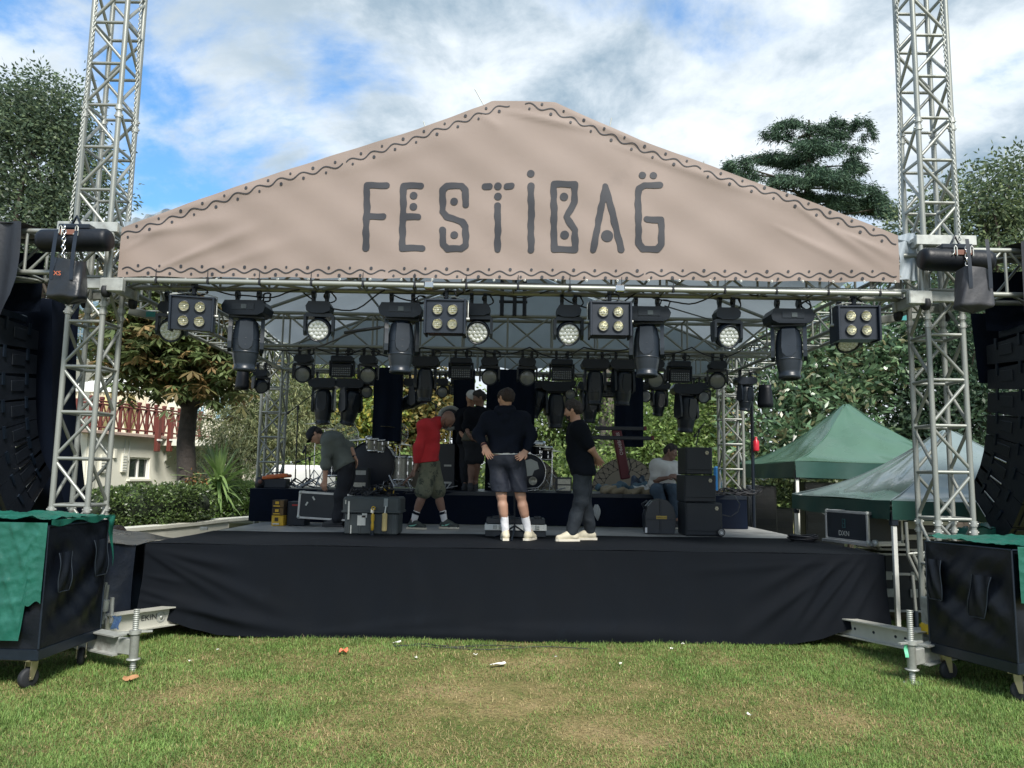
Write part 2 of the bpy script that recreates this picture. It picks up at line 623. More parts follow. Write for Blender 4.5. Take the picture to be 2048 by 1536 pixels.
def dryness(X, Y):
    """0 lush .. 1 bare dry turf; worn strip in front of the stage"""
    n = vnoise(X, Y, 3, 1.5) * .5 + vnoise(X, Y, 4, 4.5) * .35 + vnoise(X, Y, 14, 11.) * .18
    worn = np.exp(-((X + .1) / 1.9) ** 2) * np.exp(-((Y - 5.6) / 1.5) ** 2) * .62 + .20 * np.exp(-((Y - 7.3) / .6) ** 2) * np.exp(-(X / 3.5) ** 2)
    side = .22 * np.exp(-((X + 2.6) / .8) ** 2 - ((Y - 6.1) / .35) ** 2) + .30 * np.exp(-((X - 2.2) / .5) ** 2 - ((Y - 5.6) / .7) ** 2)
    return np.clip(.30 + n * .42 + worn + side - .12, 0, 1)


def build_ground():
    n = 260
    xs = np.sinh(np.linspace(-1, 1, n) * 5.2) / math.sinh(5.2) * 400
    ys = np.sinh(np.linspace(-.55, 1, n) * 5.2) / math.sinh(5.2) * 400 + 6
    X, Y = np.meshgrid(xs, ys)
    Z = vnoise(X, Y, 8, .8) * .012
    V = np.stack([X, Y, Z], -1).reshape(-1, 3)
    i = np.arange(n - 1); A = (i[:, None] * n + i[None, :]).ravel()
    Fq = np.stack([A, A + 1, A + n + 1, A + n], 1)
    g = link('ground', np_mesh('ground', V, Fq, True))
    m = bpy.data.materials.new('turf_soil'); m.use_nodes = True
    nt = m.node_tree; N, L = nt.nodes, nt.links
    p = N['Principled BSDF']; p.inputs['Roughness'].default_value = .95; p.inputs['Specular IOR Level'].default_value = .15
    tc = N.new('ShaderNodeTexCoord')
    def nz(sc, det, off=0):
        mp = N.new('ShaderNodeMapping'); mp.inputs[1].default_value = (off, off, 0); L.new(tc.outputs['Object'], mp.inputs[0])
        q = N.new('ShaderNodeTexNoise'); q.inputs['Scale'].default_value = sc; q.inputs['Detail'].default_value = det
        q.inputs['Roughness'].default_value = .65; L.new(mp.outputs[0], q.inputs['Vector']); return q.outputs[0]
    def ramp(v, pts):
        r = N.new('ShaderNodeValToRGB'); L.new(v, r.inputs[0])
        e = r.color_ramp.elements
        e[0].position, e[0].color = pts[0][0], (*pts[0][1], 1); e[1].position, e[1].color = pts[-1][0], (*pts[-1][1], 1)
        for q in pts[1:-1]:
            k = e.new(q[0]); k.color = (*q[1], 1)
        return r.outputs[0]
    c = ramp(nz(1.1, 9), [(.32, (.075, .115, .03)), (.46, (.13, .14, .05)), (.58, (.24, .20, .10)), (.70, (.28, .22, .13))])
    c2 = ramp(nz(38, 6, 3), [(.3, (.5, .5, .5)), (.7, (1.35, 1.3, 1.2))])
    mx = N.new('ShaderNodeMix'); mx.data_type = 'RGBA'; mx.blend_type = 'MULTIPLY'; mx.inputs[0].default_value = 1
    L.new(c, mx.inputs[6]); L.new(c2, mx.inputs[7]); L.new(mx.outputs[2], p.inputs['Base Color'])
    b = N.new('ShaderNodeBump'); b.inputs['Strength'].default_value = .6; b.inputs['Distance'].default_value = .02
    L.new(nz(70, 6, 9), b.inputs['Height']); L.new(b.outputs[0], p.inputs['Normal'])
    g.data.materials.append(m)
    prop(g, 'worn green lawn with dry straw coloured patches before the stage', 'lawn', kind='structure')


build_ground()

# ================================================================== stage
SY0, SY1, SZ = 8.05, 14.6, 0.90
SX0, SX1 = at(295, 1083, SY0).x, at(1765, 1105, SY0).x
stage = thing('stage', 'raised stage platform of grey plywood decks behind the black skirt', 'stage', (0, SY0, 0))
PLY = mat('grey_plywood', (0.30, 0.31, 0.31), .42, 0, .22, 3.5, bump=.1, bscale=50, wear=((.12, .125, .13), .5, .72, 2.2))
PLANKW = 1.0
nx_, ny_ = 4, 7
dx_, dy_ = (SX1 - SX0) / nx_, (SY1 - SY0) / ny_
for i in range(nx_):
    for j in range(ny_):
        MB().box((SX0 + (i + .5) * dx_, SY0 + (j + .5) * dy_, SZ - .06), (dx_ - .008, dy_ - .008, .12), bev=.004).build('deck_panel', PLY, stage)
for i in range(nx_ + 1):
    for j in (0, 2, 4, 7):
        x = min(max(SX0 + i * dx_, SX0 + .05), SX1 - .05); y = min(max(SY0 + j * dy_, SY0 + .12), SY1 - .1)
        MB().cyl((x, y, 0), (x, y, SZ - .12), .024).build('support_leg', STEEL, stage)

# black carpet over the front of the deck
cp = MB()
cp.grid(lambda u, v: Vector((SX0 + u * (SX1 - SX0), SY0 + v * (1.78 + .1 * math.sin(u * 9) * .2 + .25 * u), SZ + .005 + .003 * math.sin(u * 31 + v * 7))), 60, 10)
tagged(cp.build('black_carpet', SKIRT), 'black cloth laid flat over the front edge of the stage deck', 'carpet')


# skirt
def ridge(p, a, b, wd, amp):
    """a fold along a-b: value of a smooth ridge at 2d point p, fading at both ends"""
    ax_, az = a; bx, bz = b
    dx, dz = bx - ax_, bz - az
    L2 = dx * dx + dz * dz
    t = ((p[0] - ax_) * dx + (p[1] - az) * dz) / L2
    if t < -.15 or t > 1.15: return 0.0
    d = abs((p[0] - ax_) * dz - (p[1] - az) * dx) / math.sqrt(L2)
    f = max(0.0, math.sin(PI * min(max((t + .15) / 1.3, 0), 1)))
    w = wd * (.5 + t)
    return amp * f * math.exp(-(d / max(w, .01)) ** 2)


def pz(px, py, Y=8.05):
    q = at(px, py, Y); return (q.x, q.z)


def skirt_bottom(x):
    pts = [(SX0 - .05, .24), (-3.45, .17), (-3.15, .08), (-2.9, .025), (-2.5, .01), (2.4, .01), (2.85, .02), (3.15, .08), (3.4, .17), (SX1 + .05, .19)]
    for (a, za), (b, zb) in zip(pts, pts[1:]):
        if x <= b: return za + (zb - za) * (x - a) / (b - a)
    return pts[-1][1]


folds = [(pz(300, 1095), pz(480, 1135), .05, .030), (pz(300, 1100), pz(560, 1215), .05, .026), (pz(298, 1105), pz(470, 1205), .04, .024),
         (pz(300, 1180), pz(520, 1245), .05, .03), (pz(310, 1200), pz(620, 1262), .05, .03), (pz(300, 1150), pz(380, 1165), .03, .015),
         (pz(1690, 1115), pz(1480, 1265), .05, .04), (pz(1660, 1130), pz(1560, 1268), .05, .045), (pz(1720, 1112), pz(1590, 1262), .035, .04),
         (pz(1735, 1120), pz(1640, 1250), .04, .035), (pz(1750, 1150), pz(1690, 1240), .03, .03), (pz(1740, 1112), pz(1450, 1118), .03, .014),
         (pz(1730, 1118), pz(1400, 1140), .04, .014), (pz(700, 1262), pz(1400, 1270), .05, .02), (pz(1640, 1112), pz(1500, 1190), .05, .02),
         (pz(640, 1262), pz(900, 1240), .05, .015), (pz(1000, 1250), pz(1350, 1262), .06, .02), (pz(820, 1110), pz(840, 1260), .12, .012), (pz(1180, 1110), pz(1170, 1260), .12, .012)]


def skirt_pt(u, v):
    x = SX0 - .01 + u * (SX1 - SX0 + .02)
    zb = skirt_bottom(x)
    z = SZ + .002 + (zb - SZ) * v
    y = SY0 - .012 - .10 * v * v - .02 * v * math.sin(x * 1.9 + 1)
    p = (x, z)
    y -= sum(ridge(p, *f) for f in folds) * min(1, v * 5)
    y -= .006 * v * math.sin(x * 11 + 3 * z) + .004 * v * math.sin(x * 23 - 5 * z)
    return Vector((x, y, z))


sk = thing('stage_skirt', 'wide black cloth skirt hanging down the stage front, creased at both ends', 'skirt', (0, SY0 - .1, 0))
MB().grid(skirt_pt, 300, 46).build('front_cloth', SKIRT, sk)
for xs_, sg in ((SX0 - .014, -1), (SX1 + .014, 1)):
    MB().grid(lambda u, v: Vector((xs_ + sg * (.02 * math.sin(u * 17) * v + .015 * math.sin(u * 5 + 2)) , SY0 + u * 2.6, SZ - v * (.72 + .05 * math.sin(u * 6)))), 40, 12).build('side_cloth', SKIRT, sk)

# drum riser
RZ = 1.40
rs = thing('drum_riser', 'long low black riser across the back of the stage', 'riser', (-.2, 11.8, SZ))
for i in range(4):
    w = 7.55 / 4; x = -3.95 + (i + .5) * w
    MB().box((x, 13.0, RZ - .03), (w - .006, 2.4, .06), bev=.004).build('deck_panel', BLK, rs)
MB().grid(lambda u, v: Vector((-3.95 + u * 7.55, 11.80 - .01 * math.sin(u * 60) * v - .01 * math.sin(u * 23 + v * 3), RZ - .002 - v * (RZ - SZ - .008))), 160, 8).build('front_cloth', DRAPE, rs)
MB().grid(lambda u, v: Vector((-3.955 - .006 * math.sin(u * 20) * v, 11.8 + u * 2.4, RZ - .002 - v * (RZ - SZ - .008))), 30, 6).build('side_cloth', DRAPE, rs)
MB().grid(lambda u, v: Vector((3.605 + .006 * math.sin(u * 20) * v, 11.8 + u * 2.4, RZ - .002 - v * (RZ - SZ - .008))), 30, 6).build('side_cloth', DRAPE, rs)

# ================================================================== towers and trusses
TW = 0.335
TXL, TXR, TY = at(140, 1000, 7.31).x, at(1909, 1000, 7.31).x, 7.48
BAY = .44
TZ0 = at(140, 1011, 7.31).z - 2 * BAY
ZB, ZT = 3.50, 3.86                       # roof truss chord heights
tower_lab = ['aluminium lattice tower beside the cover with the hanging green sheet', 'aluminium lattice tower standing over the yellow base plate',
             'smaller looking rear lattice tower behind the chestnut tree side of the stage', 'rear lattice tower beside the peaked green tent']
rl = at(543, 900, 13.45); rr_ = at(1462, 900, 13.45)
tpos = [(TXL, TY, TZ0, TZ0 + 17 * BAY, 0), (TXR, TY, TZ0, TZ0 + 17 * BAY, 1), (rl.x, 13.45, .1, 4.4, 0), (rr_.x, 13.45, .1, 4.4, 1)]
for (x, y, z0, z1, ph), lb in zip(tpos, tower_lab):
    t = truss('truss_tower', lb, (x, y, z0), (x, y, z1), (0, 1, 0), TW, TW, BAY, .0262, .0165, 'tower', 'lattice towers holding up the stage roof', phase=ph)
    for zj in ([at(140, 1028, 7.31).z, 3.2, 5.2, 7.2] if y < 10 else [1.3, 3.2]):
        for a in (-1, 1):
            for b in (-1, 1):
                k = MB()
                c = Vector((x + a * TW / 2, y + b * TW / 2, zj))
                k.cyl(c - Vector((0, 0, .065)), c - Vector((0, 0, .015)), .034, n=10).cyl(c + Vector((0, 0, .015)), c + Vector((0, 0, .065)), .034, n=10)
                k.cyl(c - Vector((0, 0, .03)), c + Vector((0, 0, .03)), .02, n=8)
                for e in (-.04, .04): k.cyl(c + Vector((-.045, 0, e)), c + Vector((.045, 0, e)), .01, n=6)
                k.build('connector', STEEL, t)

FY = 7.36                                 # front face of the front roof truss
truss('roof_truss', 'front roof truss under the printed banner, carrying the nearest lights', (-4.0, FY + .17, (ZB + ZT) / 2), (4.0, FY + .17, (ZB + ZT) / 2), (0, 0, 1), .34, .36, .5, .025, .0125, 'truss', 'trusses under the stage roof')
MY, MZB, MZT = 10.75, 3.43, 3.90
truss('roof_truss', 'middle roof truss with the second row of dark lights', (-3.9, MY + .17, (MZB + MZT) / 2), (3.75, MY + .17, (MZB + MZT) / 2), (0, 0, 1), .34, MZT - MZB, .62, .025, .014, 'truss', 'trusses under the stage roof')
RY, RZB, RZT = 13.2, 3.42, 3.76
truss('roof_truss', 'rear roof truss holding the black drape columns', (-4.0, RY + .17, (RZB + RZT) / 2), (3.75, RY + .17, (RZB + RZT) / 2), (0, 0, 1), .34, RZT - RZB, .5, .025, .0125, 'truss', 'trusses under the stage roof')
for sx, lb in ((-1, 'side roof truss running back above the chestnut tree side'), (1, 'side roof truss running back above the tent side')):
    xb = rl.x if sx < 0 else rr_.x
    truss('roof_truss', lb, (sx * 4.15, FY + .4, 3.66), (xb, 13.3, 3.60), (0, 0, 1), .34, .34, .5, .025, .0125, 'truss', 'trusses under the stage roof')

# long tube along the front with cable ties, clamped below the banner
p0, p1 = at(252, 560, 7.28), at(1800, 588, 7.28)
ft = thing('banner_tube', 'long aluminium tube running under the banner from tower to tower', 'tube', p0)
strut('pole', p0, p1, .026, ft, n=12)
for i in range(15):
    q = p0.lerp(p1, (i + .6) / 15)
    MB().cyl(q + Vector((0, -.030, .11)), q + Vector((0, -.030, -.03)), .004, n=5).cyl(q - Vector((.012, 0, 0)), q + Vector((.012, 0, 0)), .030, n=10).build('cable_tie', CABLE, ft)
for px in (858, 1240):
    q = p0.lerp(p1, (px - 252) / 1548)
    MB().box(q, (.09, .08, .07), bev=.01).cyl(q + Vector((-.02, 0, 0)), q + Vector((-.02, .16, .02)), .014).build('clamp', CHROME, ft)

# sleeve blocks where the roof meets the front towers
for sx, lb in ((-1, 'grey steel sleeve block round the tower by the green sheeted cover'), (1, 'grey steel sleeve block round the tower by the tents')):
    x = TXL if sx < 0 else TXR
    s_ = thing('tower_sleeve', lb, 'tower sleeve', (x, TY, 3.68), 0, 'sleeve blocks where the roof meets the towers')
    o_ = TW / 2 + .075
    for zz in (3.42, 3.98):
        for a, b, sz in ((0, -o_, (TW + .25, .05, .10)), (0, o_, (TW + .25, .05, .10)), (-o_, 0, (.05, TW + .10, .10)), (o_, 0, (.05, TW + .10, .10))):
            MB().box((x + a, TY + b, zz), sz, bev=.006).build('sleeve_plate', STEEL, s_)
    for a in (-1, 1):
        for b in (-1, 1):
            strut('post', (x + a * o_, TY + b * o_, 3.42), (x + a * o_, TY + b * o_, 3.98), .022, s_)
            MB().lathe((x + a * o_, TY + b * (o_ + .02) - .02, 3.34), (1, 0, 0), [(.0, -.02), (.06, -.02), (.06, .02), (0, .02)], 14).build('roller', RUBBER, s_)
    MB().box((x - sx * .30, TY - o_ - .04, 3.40), (.22, .07, .13), bev=.008).build('bracket', STEEL, s_)

# ================================================================== roof canopy
BY = 7.30                                    # plane of the banner
prof_px = [(238, 462), (400, 403), (560, 350), (690, 308), (840, 262), (965, 216), (985, 206), (1110, 209), (1280, 285), (1440, 343), (1630, 412), (1797, 477)]
prof = [(at(x, y, BY).x, at(x, y, BY).z) for x, y in prof_px]


def roof_z(x):
    if x <= prof[0][0]: return prof[0][1]
    for (a, za), (b, zb) in zip(prof, prof[1:]):
        if x <= b: return za + (zb - za) * (x - a) / (b - a)
    return prof[-1][1]


ROOF = mat('grey_roof_tarpaulin', (0.36, 0.42, 0.47), .55, 0, .10, 1.5, bump=.12, bscale=12, trans=.27)
rf = thing('roof_canopy', 'grey tarpaulin roof sheet rising to a flat ridge over the stage', 'roof', (0, 10.4, 4.0))
x_l, x_r = prof[0][0] - .10, prof[-1][0] + .16


def roof_pt(u, v):
    x = x_l + (x_r - x_l) * u
    y = BY + .03 + v * 6.5
    z = roof_z(x) + .022 + .03 * math.sin(v * PI * 4) * .5 - .02 * math.sin(u * 40) * math.sin(v * PI)
    edge = max(0, (abs(u - .5) - .47) / .03)
    z -= edge * (.05 + .05 * abs(math.sin(v * 13)))
    return Vector((x, y, z))


MB().grid(roof_pt, 120, 26).build('tarpaulin', ROOF, rf)
# rear gable sheet
MB().grid(lambda u, v: Vector((x_l + (x_r - x_l) * u, 13.78 - .02 * math.sin(u * 60) * v, roof_z(x_l + (x_r - x_l) * u) - v * (roof_z(x_l + (x_r - x_l) * u) - 3.50 - .10 * abs(math.sin(u * 24))))), 120, 10).build('rear_gable_sheet', ROOF, rf)
# flap at the right end and crumpled sheet edge at the left
f0, f1 = at(1797, 470, BY + .02), at(1838, 560, BY + .05)
MB().grid(lambda u, v: Vector((f0.x + (f1.x - f0.x) * u * (1 + .15 * v), BY + .03 + .05 * u + .018 * math.sin(u * 9 + v * 8), f0.z + (f1.z - f0.z) * v + .05 * u * (1 - v))), 14, 20).build('end_flap', ROOF, rf)
g0, g1, g2 = at(246, 444, BY + .02), at(345, 425, BY + .02), at(246, 470, BY)
MB().grid(lambda u, v: Vector((g0.x + (g1.x - g0.x) * u, BY + .035 + .025 * math.sin(u * 22 + v * 3) + .02 * v, g0.z + (roof_z(g1.x) + .06 - g0.z) * u - v * (.16 - .10 * u) + .010 * math.sin(u * 31))), 24, 8).build('crumpled_edge', ROOF, rf)
# rods at the ridge, rafters and ridge post
for a, b in (((950, 178), (971, 216)), ((847, 243), (853, 262)), ((1223, 236), (1217, 264)), ((1407, 322), (1410, 332))):
    strut('guy_rod', at(*a, BY + .1), at(*b, BY + .1), .006, rf, STEEL, 6)
for y in (7.6, 10.92, 13.37):
    for a, b in ((0, 6), (7, 11)):
        za = (prof[a][0], y, prof[a][1] - .09); zb = (prof[b][0], y, prof[b][1] - .09)
        strut('rafter', za, zb, .024, rf, ALU)
for i in (2, 6, 7, 9):
    strut('purlin', (prof[i][0], 7.4, prof[i][1] - .05), (prof[i][0], 13.6, prof[i][1] - .05), .02, rf, ALU)
for x in (-.16, .02, .16):
    strut('ridge_post', (x, 10.7, 3.9), (x, 10.7, roof_z(x) - .08), .03, rf, BLKM)
for z in (4.1, 4.45, 4.8): strut('ridge_post', (-.2, 10.7, z), (.2, 10.7, z), .022, rf, BLKM)

# ================================================================== printed banner
bw = [(pz(330, 535, BY), pz(520, 455, BY), .05, .035), (pz(280, 470, BY), pz(470, 440, BY), .06, .03), (pz(420, 540, BY), pz(600, 480, BY), .06, .02),
      (pz(255, 500, BY), pz(350, 440, BY), .05, .02), (pz(1010, 225, BY), pz(1190, 262, BY), .03, .03), (pz(960, 232, BY), pz(1000, 260, BY), .03, .02),
      (pz(1110, 215, BY), pz(1300, 300, BY), .03, .025), (pz(1600, 420, BY), pz(1780, 545, BY), .05, .03), (pz(1560, 460, BY), pz(1740, 550, BY), .05, .02),
      (pz(1690, 470, BY), pz(1790, 520, BY), .04, .025), (pz(700, 340, BY), pz(980, 250, BY), .10, .02), (pz(600, 560, BY), pz(1500, 560, BY), .06, .012),
      (pz(300, 440, BY), pz(680, 330, BY), .05, .022), (pz(1250, 300, BY), pz(1600, 420, BY), .05, .022)]


def banner_y(x, z):
    d = .5 * sum(ridge((x, z), *f) for f in bw)
    d += .006 * math.sin(x * 2.1 + z * 3) + .004 * math.sin(x * 5 - z * 7) + .0035 * math.sin(x * 9 + z * 13)
    return BY - .03 - d


bl_, br_ = at(238, 556, BY), at(1797, 567, BY)
bt = lambda x: bl_.z + (br_.z - bl_.z) * (x - bl_.x) / (br_.x - bl_.x)
CREAM = mat('cream_banner_vinyl', (0.272, 0.218, 0.194), .68, 0, .05, 1.2, bump=.10, bscale=7, trans=.12, wear=((.235, .19, .17), .60, .80, 1.6))
INK = mat('slate_blue_print', (0.018, 0.021, 0.030), .65, 0, .06, 4)
ban = thing('banner', 'large cream gable banner lettered FESTIBAG with wavy dotted borders', 'banner', (0, BY, 4.4))


def ban_pt(u, v):
    x = bl_.x + (br_.x - bl_.x) * u
    zb, zt = bt(x) + .012 * abs(math.sin(x * 5)), roof_z(x) + .012
    z = zb + (zt - zb) * v
    return Vector((x, banner_y(x, z), z))


MB().grid(ban_pt, 260, 60).build('vinyl_sheet', CREAM, ban)

# lettering: strokes in the pixel space of a zoom on the banner (2048 px across photo x 680..1360)
ZK = 680 / 2048


def zp(p):
    q = at(680 + p[0] * ZK, 180 + p[1] * ZK, BY); return (q.x, q.z)


UPX = (zp((1000, 700))[0] - zp((900, 700))[0]) / 100        # metres per zoom pixel
letters = {
    'F': ([[(166, 582), (166, 720), (160, 960)], [(166, 582), (282, 582)], [(170, 768), (262, 768)]], []),
    'E': ([[(385, 582), (384, 720), (376, 960), (496, 957)], [(385, 582), (488, 584)], [(386, 768), (474, 768)]], [(446, 642, 23), (445, 709, 23)]),
    'S': ([[(758, 697), (758, 610), (735, 584), (645, 584), (620, 610), (620, 735), (645, 768), (735, 798), (758, 830), (758, 940), (730, 963), (650, 963), (622, 938), (620, 850)]], [(689, 677, 23), (690, 879, 23)]),
    'T': ([[(874, 586), (900, 586)], [(1004, 588), (1032, 588)], [(951, 702), (951, 966)]], [(952, 587, 23), (952, 648, 23)]),
    'I': ([[(1150, 585), (1152, 700), (1150, 966)]], [(1149, 512, 23)]),
    'B': ([[(1287, 577), (1412, 577), (1412, 682), (1362, 770), (1414, 852), (1414, 966), (1289, 966), (1287, 577)]], [(1348, 651, 25), (1352, 879, 26)]),
    'A': ([[(1522, 968), (1540, 880), (1596, 588), (1640, 760), (1692, 968)]], [(1606, 887, 36)]),
    'G': ([[(1922, 581), (1830, 583), (1800, 600), (1792, 640), (1796, 930), (1822, 965), (1905, 965), (1932, 935), (1932, 788), (1845, 786)]], [(1819, 520, 22), (1885, 521, 22)]),
}


def print_part(fn, x0, x1, z0, z1, h, name, label=None):
    V, F = print_mesh(fn, x0, x1, z0, z1, h)
    P = [(x, banner_y(x, z) - .006, z) for x, z in V]
    o = MB().add(P, F, True).build(name, INK, ban)
    if label: o['label'] = label
    return o


for ch, (strokes, dots) in letters.items():
    st = [[zp(p) for p in s] for s in strokes]
    dt = [(*zp(d[:2]), d[2] * UPX) for d in dots]
    hw = 19.5 * UPX
    allp = [p for s in st for p in s] + [(d[0] - d[2], d[1] - d[2]) for d in dt] + [(d[0] + d[2], d[1] + d[2]) for d in dt]
    x0, x1 = min(p[0] for p in allp) - .15, max(p[0] for p in allp) + .15
    z0, z1 = min(p[1] for p in allp) - .15, max(p[1] for p in allp) + .15

    def fn(X, Z, st=st, dt=dt, hw=hw, ch=ch):
        D = np.full(X.shape, 9.0)
        for s in st:
            for a, b in zip(s, s[1:]): D = np.minimum(D, seg_d(X, Z, a, b) - hw)
        D += .0028 * np.sin(X * 31 + 2 * np.sin(Z * 19)) + .0024 * np.sin(Z * 47 + X * 13)
        for d in dt: D = np.minimum(D, np.hypot(X - d[0], Z - d[1]) - d[2])
        return D
    print_part(fn, x0, x1, z0, z1, .0075, 'letter', 'slate blue painted letter ' + ch)

# wavy dotted border: one line per stretch
def border(pts, wl, amp, side_dots, name, gap=()):
    P = [Vector((*zpx, 0)) for zpx in pts]
    L = [0]
    for a, b in zip(P, P[1:]): L.append(L[-1] + (b - a).length)
    tot = L[-1]
    N_ = int(tot / .012)
    line, dots = [], []

    def pos(s):
        for k in range(len(P) - 1):
            if s <= L[k + 1] or k == len(P) - 2:
                t = (s - L[k]) / (L[k + 1] - L[k]); d = (P[k + 1] - P[k]).normalized()
                return P[k].lerp(P[k + 1], t), Vector((-d.y, d.x, 0))
    for i in range(N_ + 1):
        s = tot * i / N_
        p, n = pos(s)
        line.append(p + n * amp * math.sin(2 * PI * s / wl))
    nd = int(tot / (wl / 2))
    for k in range(nd):
        s = (k + .5) * wl / 2
        p, n = pos(s)
        dots.append((p - n * (amp * 1.75) * math.sin(2 * PI * s / wl), .0115 + .004 * ((k * 7) % 3) / 2))
    m = MB()
    r = .0050
    vs = []
    for i, p in enumerate(line):
        d = (line[min(i + 1, N_)] - line[max(i - 1, 0)]).normalized(); n = Vector((-d.y, d.x, 0))
        for sg in (-1, 1):
            q = p + n * r * sg
            vs.append((q.x, banner_y(q.x, q.y) - .006, q.y))
    m.add(vs, [(2 * i, 2 * i + 1, 2 * i + 3, 2 * i + 2) for i in range(N_)], True)
    m.build('wavy_line', INK, ban)
    m = MB()
    for c, rd in dots:
        ring = [(c.x + rd * math.cos(t), c.y + rd * math.sin(t) * 1.05) for t in (2 * PI * i / 10 for i in range(10))]
        m.add([(x, banner_y(x, z) - .0065, z) for x, z in ring], [tuple(range(10))])
    m.build('border_dot', INK, ban)['kind'] = 'stuff'


bp = lambda *ps: [pz(x, y, BY) for x, y in ps]
border(bp((248, 540), (500, 543), (772, 546)), .205, .021, 1, 'b')
border(bp((778, 546), (1030, 548), (1286, 551)), .205, .021, 1, 'b')
border(bp((1290, 550), (1560, 552), (1790, 551)), .205, .021, 1, 'b')
border(bp((245, 472), (400, 420), (560, 365), (688, 331)), .225, .022, 1, 'b')
border(bp((694, 327), (840, 277), (1018, 211)), .22, .022, 1, 'b')
border(bp((1050, 211), (1110, 226), (1280, 300), (1400, 342)), .22, .022, 1, 'b')
border(bp((1405, 346), (1560, 396), (1790, 488)), .225, .022, 1, 'b')
# eyelets along the hem
ey = MB()
for i in range(26):
    q = at(250 + i * 61.5, 559 + i * .25, BY)
    ey.lathe((q.x, banner_y(q.x, q.z) - .003, q.z), (0, -1, 0), [(.006, 0), (.012, .003), (.013, 0)], 8)
ey.build('eyelet', STEEL, ban)['kind'] = 'stuff'
# ================================================================== stage lights
LENS = mat('frosted_lens', (0.72, 0.75, 0.74), .12, 0, .10, 30, coat=.6)
LENSD = mat('dark_lens', (0.10, 0.12, 0.14), .12, 0, .1, 30, coat=.8)
REFL = mat('warm_reflector', (0.66, 0.65, 0.52), .30, .8, .08, 60, coat=.6)
SCREEN = mat('dim_display', (0.10, 0.12, 0.13), .25, 0, .1)


def clamp(mb, p, r=.03):
    """hook clamp gripping a tube above p"""
    p = Vector(p)
    mb.box(p + Vector((0, 0, .03)), (.035, .05, .09), bev=.006)
    mb.cyl(p + Vector((-.018, 0, .085)), p + Vector((.018, 0, .085)), .042, n=12)
    mb.cyl(p + Vector((0, -.05, .06)), p + Vector((0, -.02, .06)), .012, n=6)
    return mb


def cable_loop(mb, p, w, h, seed):
    r_ = random.Random(seed)
    for k in range(2):
        ph = r_.uniform(0, 6)
        mb.tube([Vector(p) + Vector((w * math.cos(t) + .01 * math.sin(3 * t + ph), .03 * math.sin(t + ph), h * math.sin(t))) for t in (2 * PI * i / 16 for i in range(16))], .007, 5, True)


def make_beam(label, group, seed=0, tilt=0.0, yawz=0.0, s=1.0, small=False):
    """long moving head hanging from its base; origin at the tube it hangs from"""
    t = thing('moving_head_light', label, 'stage light', group=group)
    b = MB()
    poly = [(-.20, -.02), (-.17, .035), (.17, .035), (.20, -.02), (.185, -.075), (.13, -.10), (-.13, -.10), (-.185, -.075)]
    b.prism([(x * s, z * s) for x, z in poly], (0, -.13 * s, -.10 * s), (1, 0, 0), (0, 0, 1), (0, 1, 0), .26 * s)
    base = b.build('base', BLK, t, False)
    if not small:
        d = MB().box((.0, -.133 * s, -.125 * s), (.20 * s, .008, .055 * s)).build('display', GREYP, t, False); d.parent = base
        d = MB().box((.01, -.139 * s, -.125 * s), (.05 * s, .008, .04 * s)).build('screen', SCREEN, t, False); d.parent = base
    for sx in (-1, 1):
        clamp(MB(), (sx * .10 * s, 0, -.07 * s + .005)).build('clamp', BLKM, t, False)
    R = Matrix.Rotation(yawz, 3, 'Z')
    R2 = R @ Matrix.Rotation(tilt, 3, 'X')
    y = MB()
    for sx in (-1, 1):
        prof = [(-.030, 0), (.030, 0), (.042, -.10), (.050, -.24), (.045, -.30), (.0, -.33), (-.045, -.30), (-.050, -.24), (-.042, -.10)]
        n0 = len(y.v)
        y.prism([(a * 1.5 * s, b_ * s) for a, b_ in prof], (sx * .140 * s - .017 * s, 0, -.20 * s), (0, 1, 0), (0, 0, 1), (1, 0, 0), .034 * s)
    y.box((0, 0, -.205 * s), (.31 * s, .12 * s, .035 * s), bev=.01)
    y.v = [tuple(R @ Vector(p)) for p in y.v]
    y.build('yoke', GREYP, t, False)
    piv = R @ Vector((0, 0, -.42 * s))
    h = MB()
    up = R2 @ Vector((0, 0, 1)); ref = R2 @ Vector((1, 0, 0))
    prof = [(.0, .20), (.07, .20), (.105, .17), (.124, .07), (.126, -.06), (.118, -.15), (.104, -.21), (.098, -.245), (.105, -.25), (.105, -.275), (.086, -.28), (.080, -.262), (0, -.262)]
    h.lathe(piv, up, [(r * s * 1.02, z * s) for r, z in prof], 24, .92, ref)
    for k in range(3):
        z = .02 - k * .06
        h.lathe(piv, up, [(.126 * s, z * s), (.131 * s, (z - .008) * s), (.126 * s, (z - .016) * s)], 24, .92, ref)
    hd = h.build('head', GREYP, t, False)
    f = MB()                                           # raised rounded cover on the head side facing the audience
    fwd = R2 @ Vector((0, -1, 0))
    f.prism([(-.045, .15), (.045, .15), (.052, .0), (.045, -.05), (.02, -.08), (-.02, -.08), (-.045, -.05), (-.052, .0)], piv + fwd * .102 * s, ref * s * 1.25, up * s * 1.1, fwd, .026 * s)
    f.build('side_cover', GREYP, hd, False)
    MB().lathe(piv, up, [(.001, -.264 * s), (.078 * s, -.268 * s), (.078 * s, -.264 * s)], 20).build('lens', LENSD, hd, False)
    c = MB(); cable_loop(c, (.17 * s, 0, -.01), .05, .045, seed)
    c.build('cable_loop', CABLE, t, False)
    return t


def hexes(r, n_ring):
    pts = [(0, 0)]
    for q in range(1, n_ring + 1):
        m = 6 * q
        for k in range(m):
            a = 2 * PI * k / m + .26
            pts.append((r * q / n_ring * math.cos(a), r * q / n_ring * math.sin(a)))
    return pts


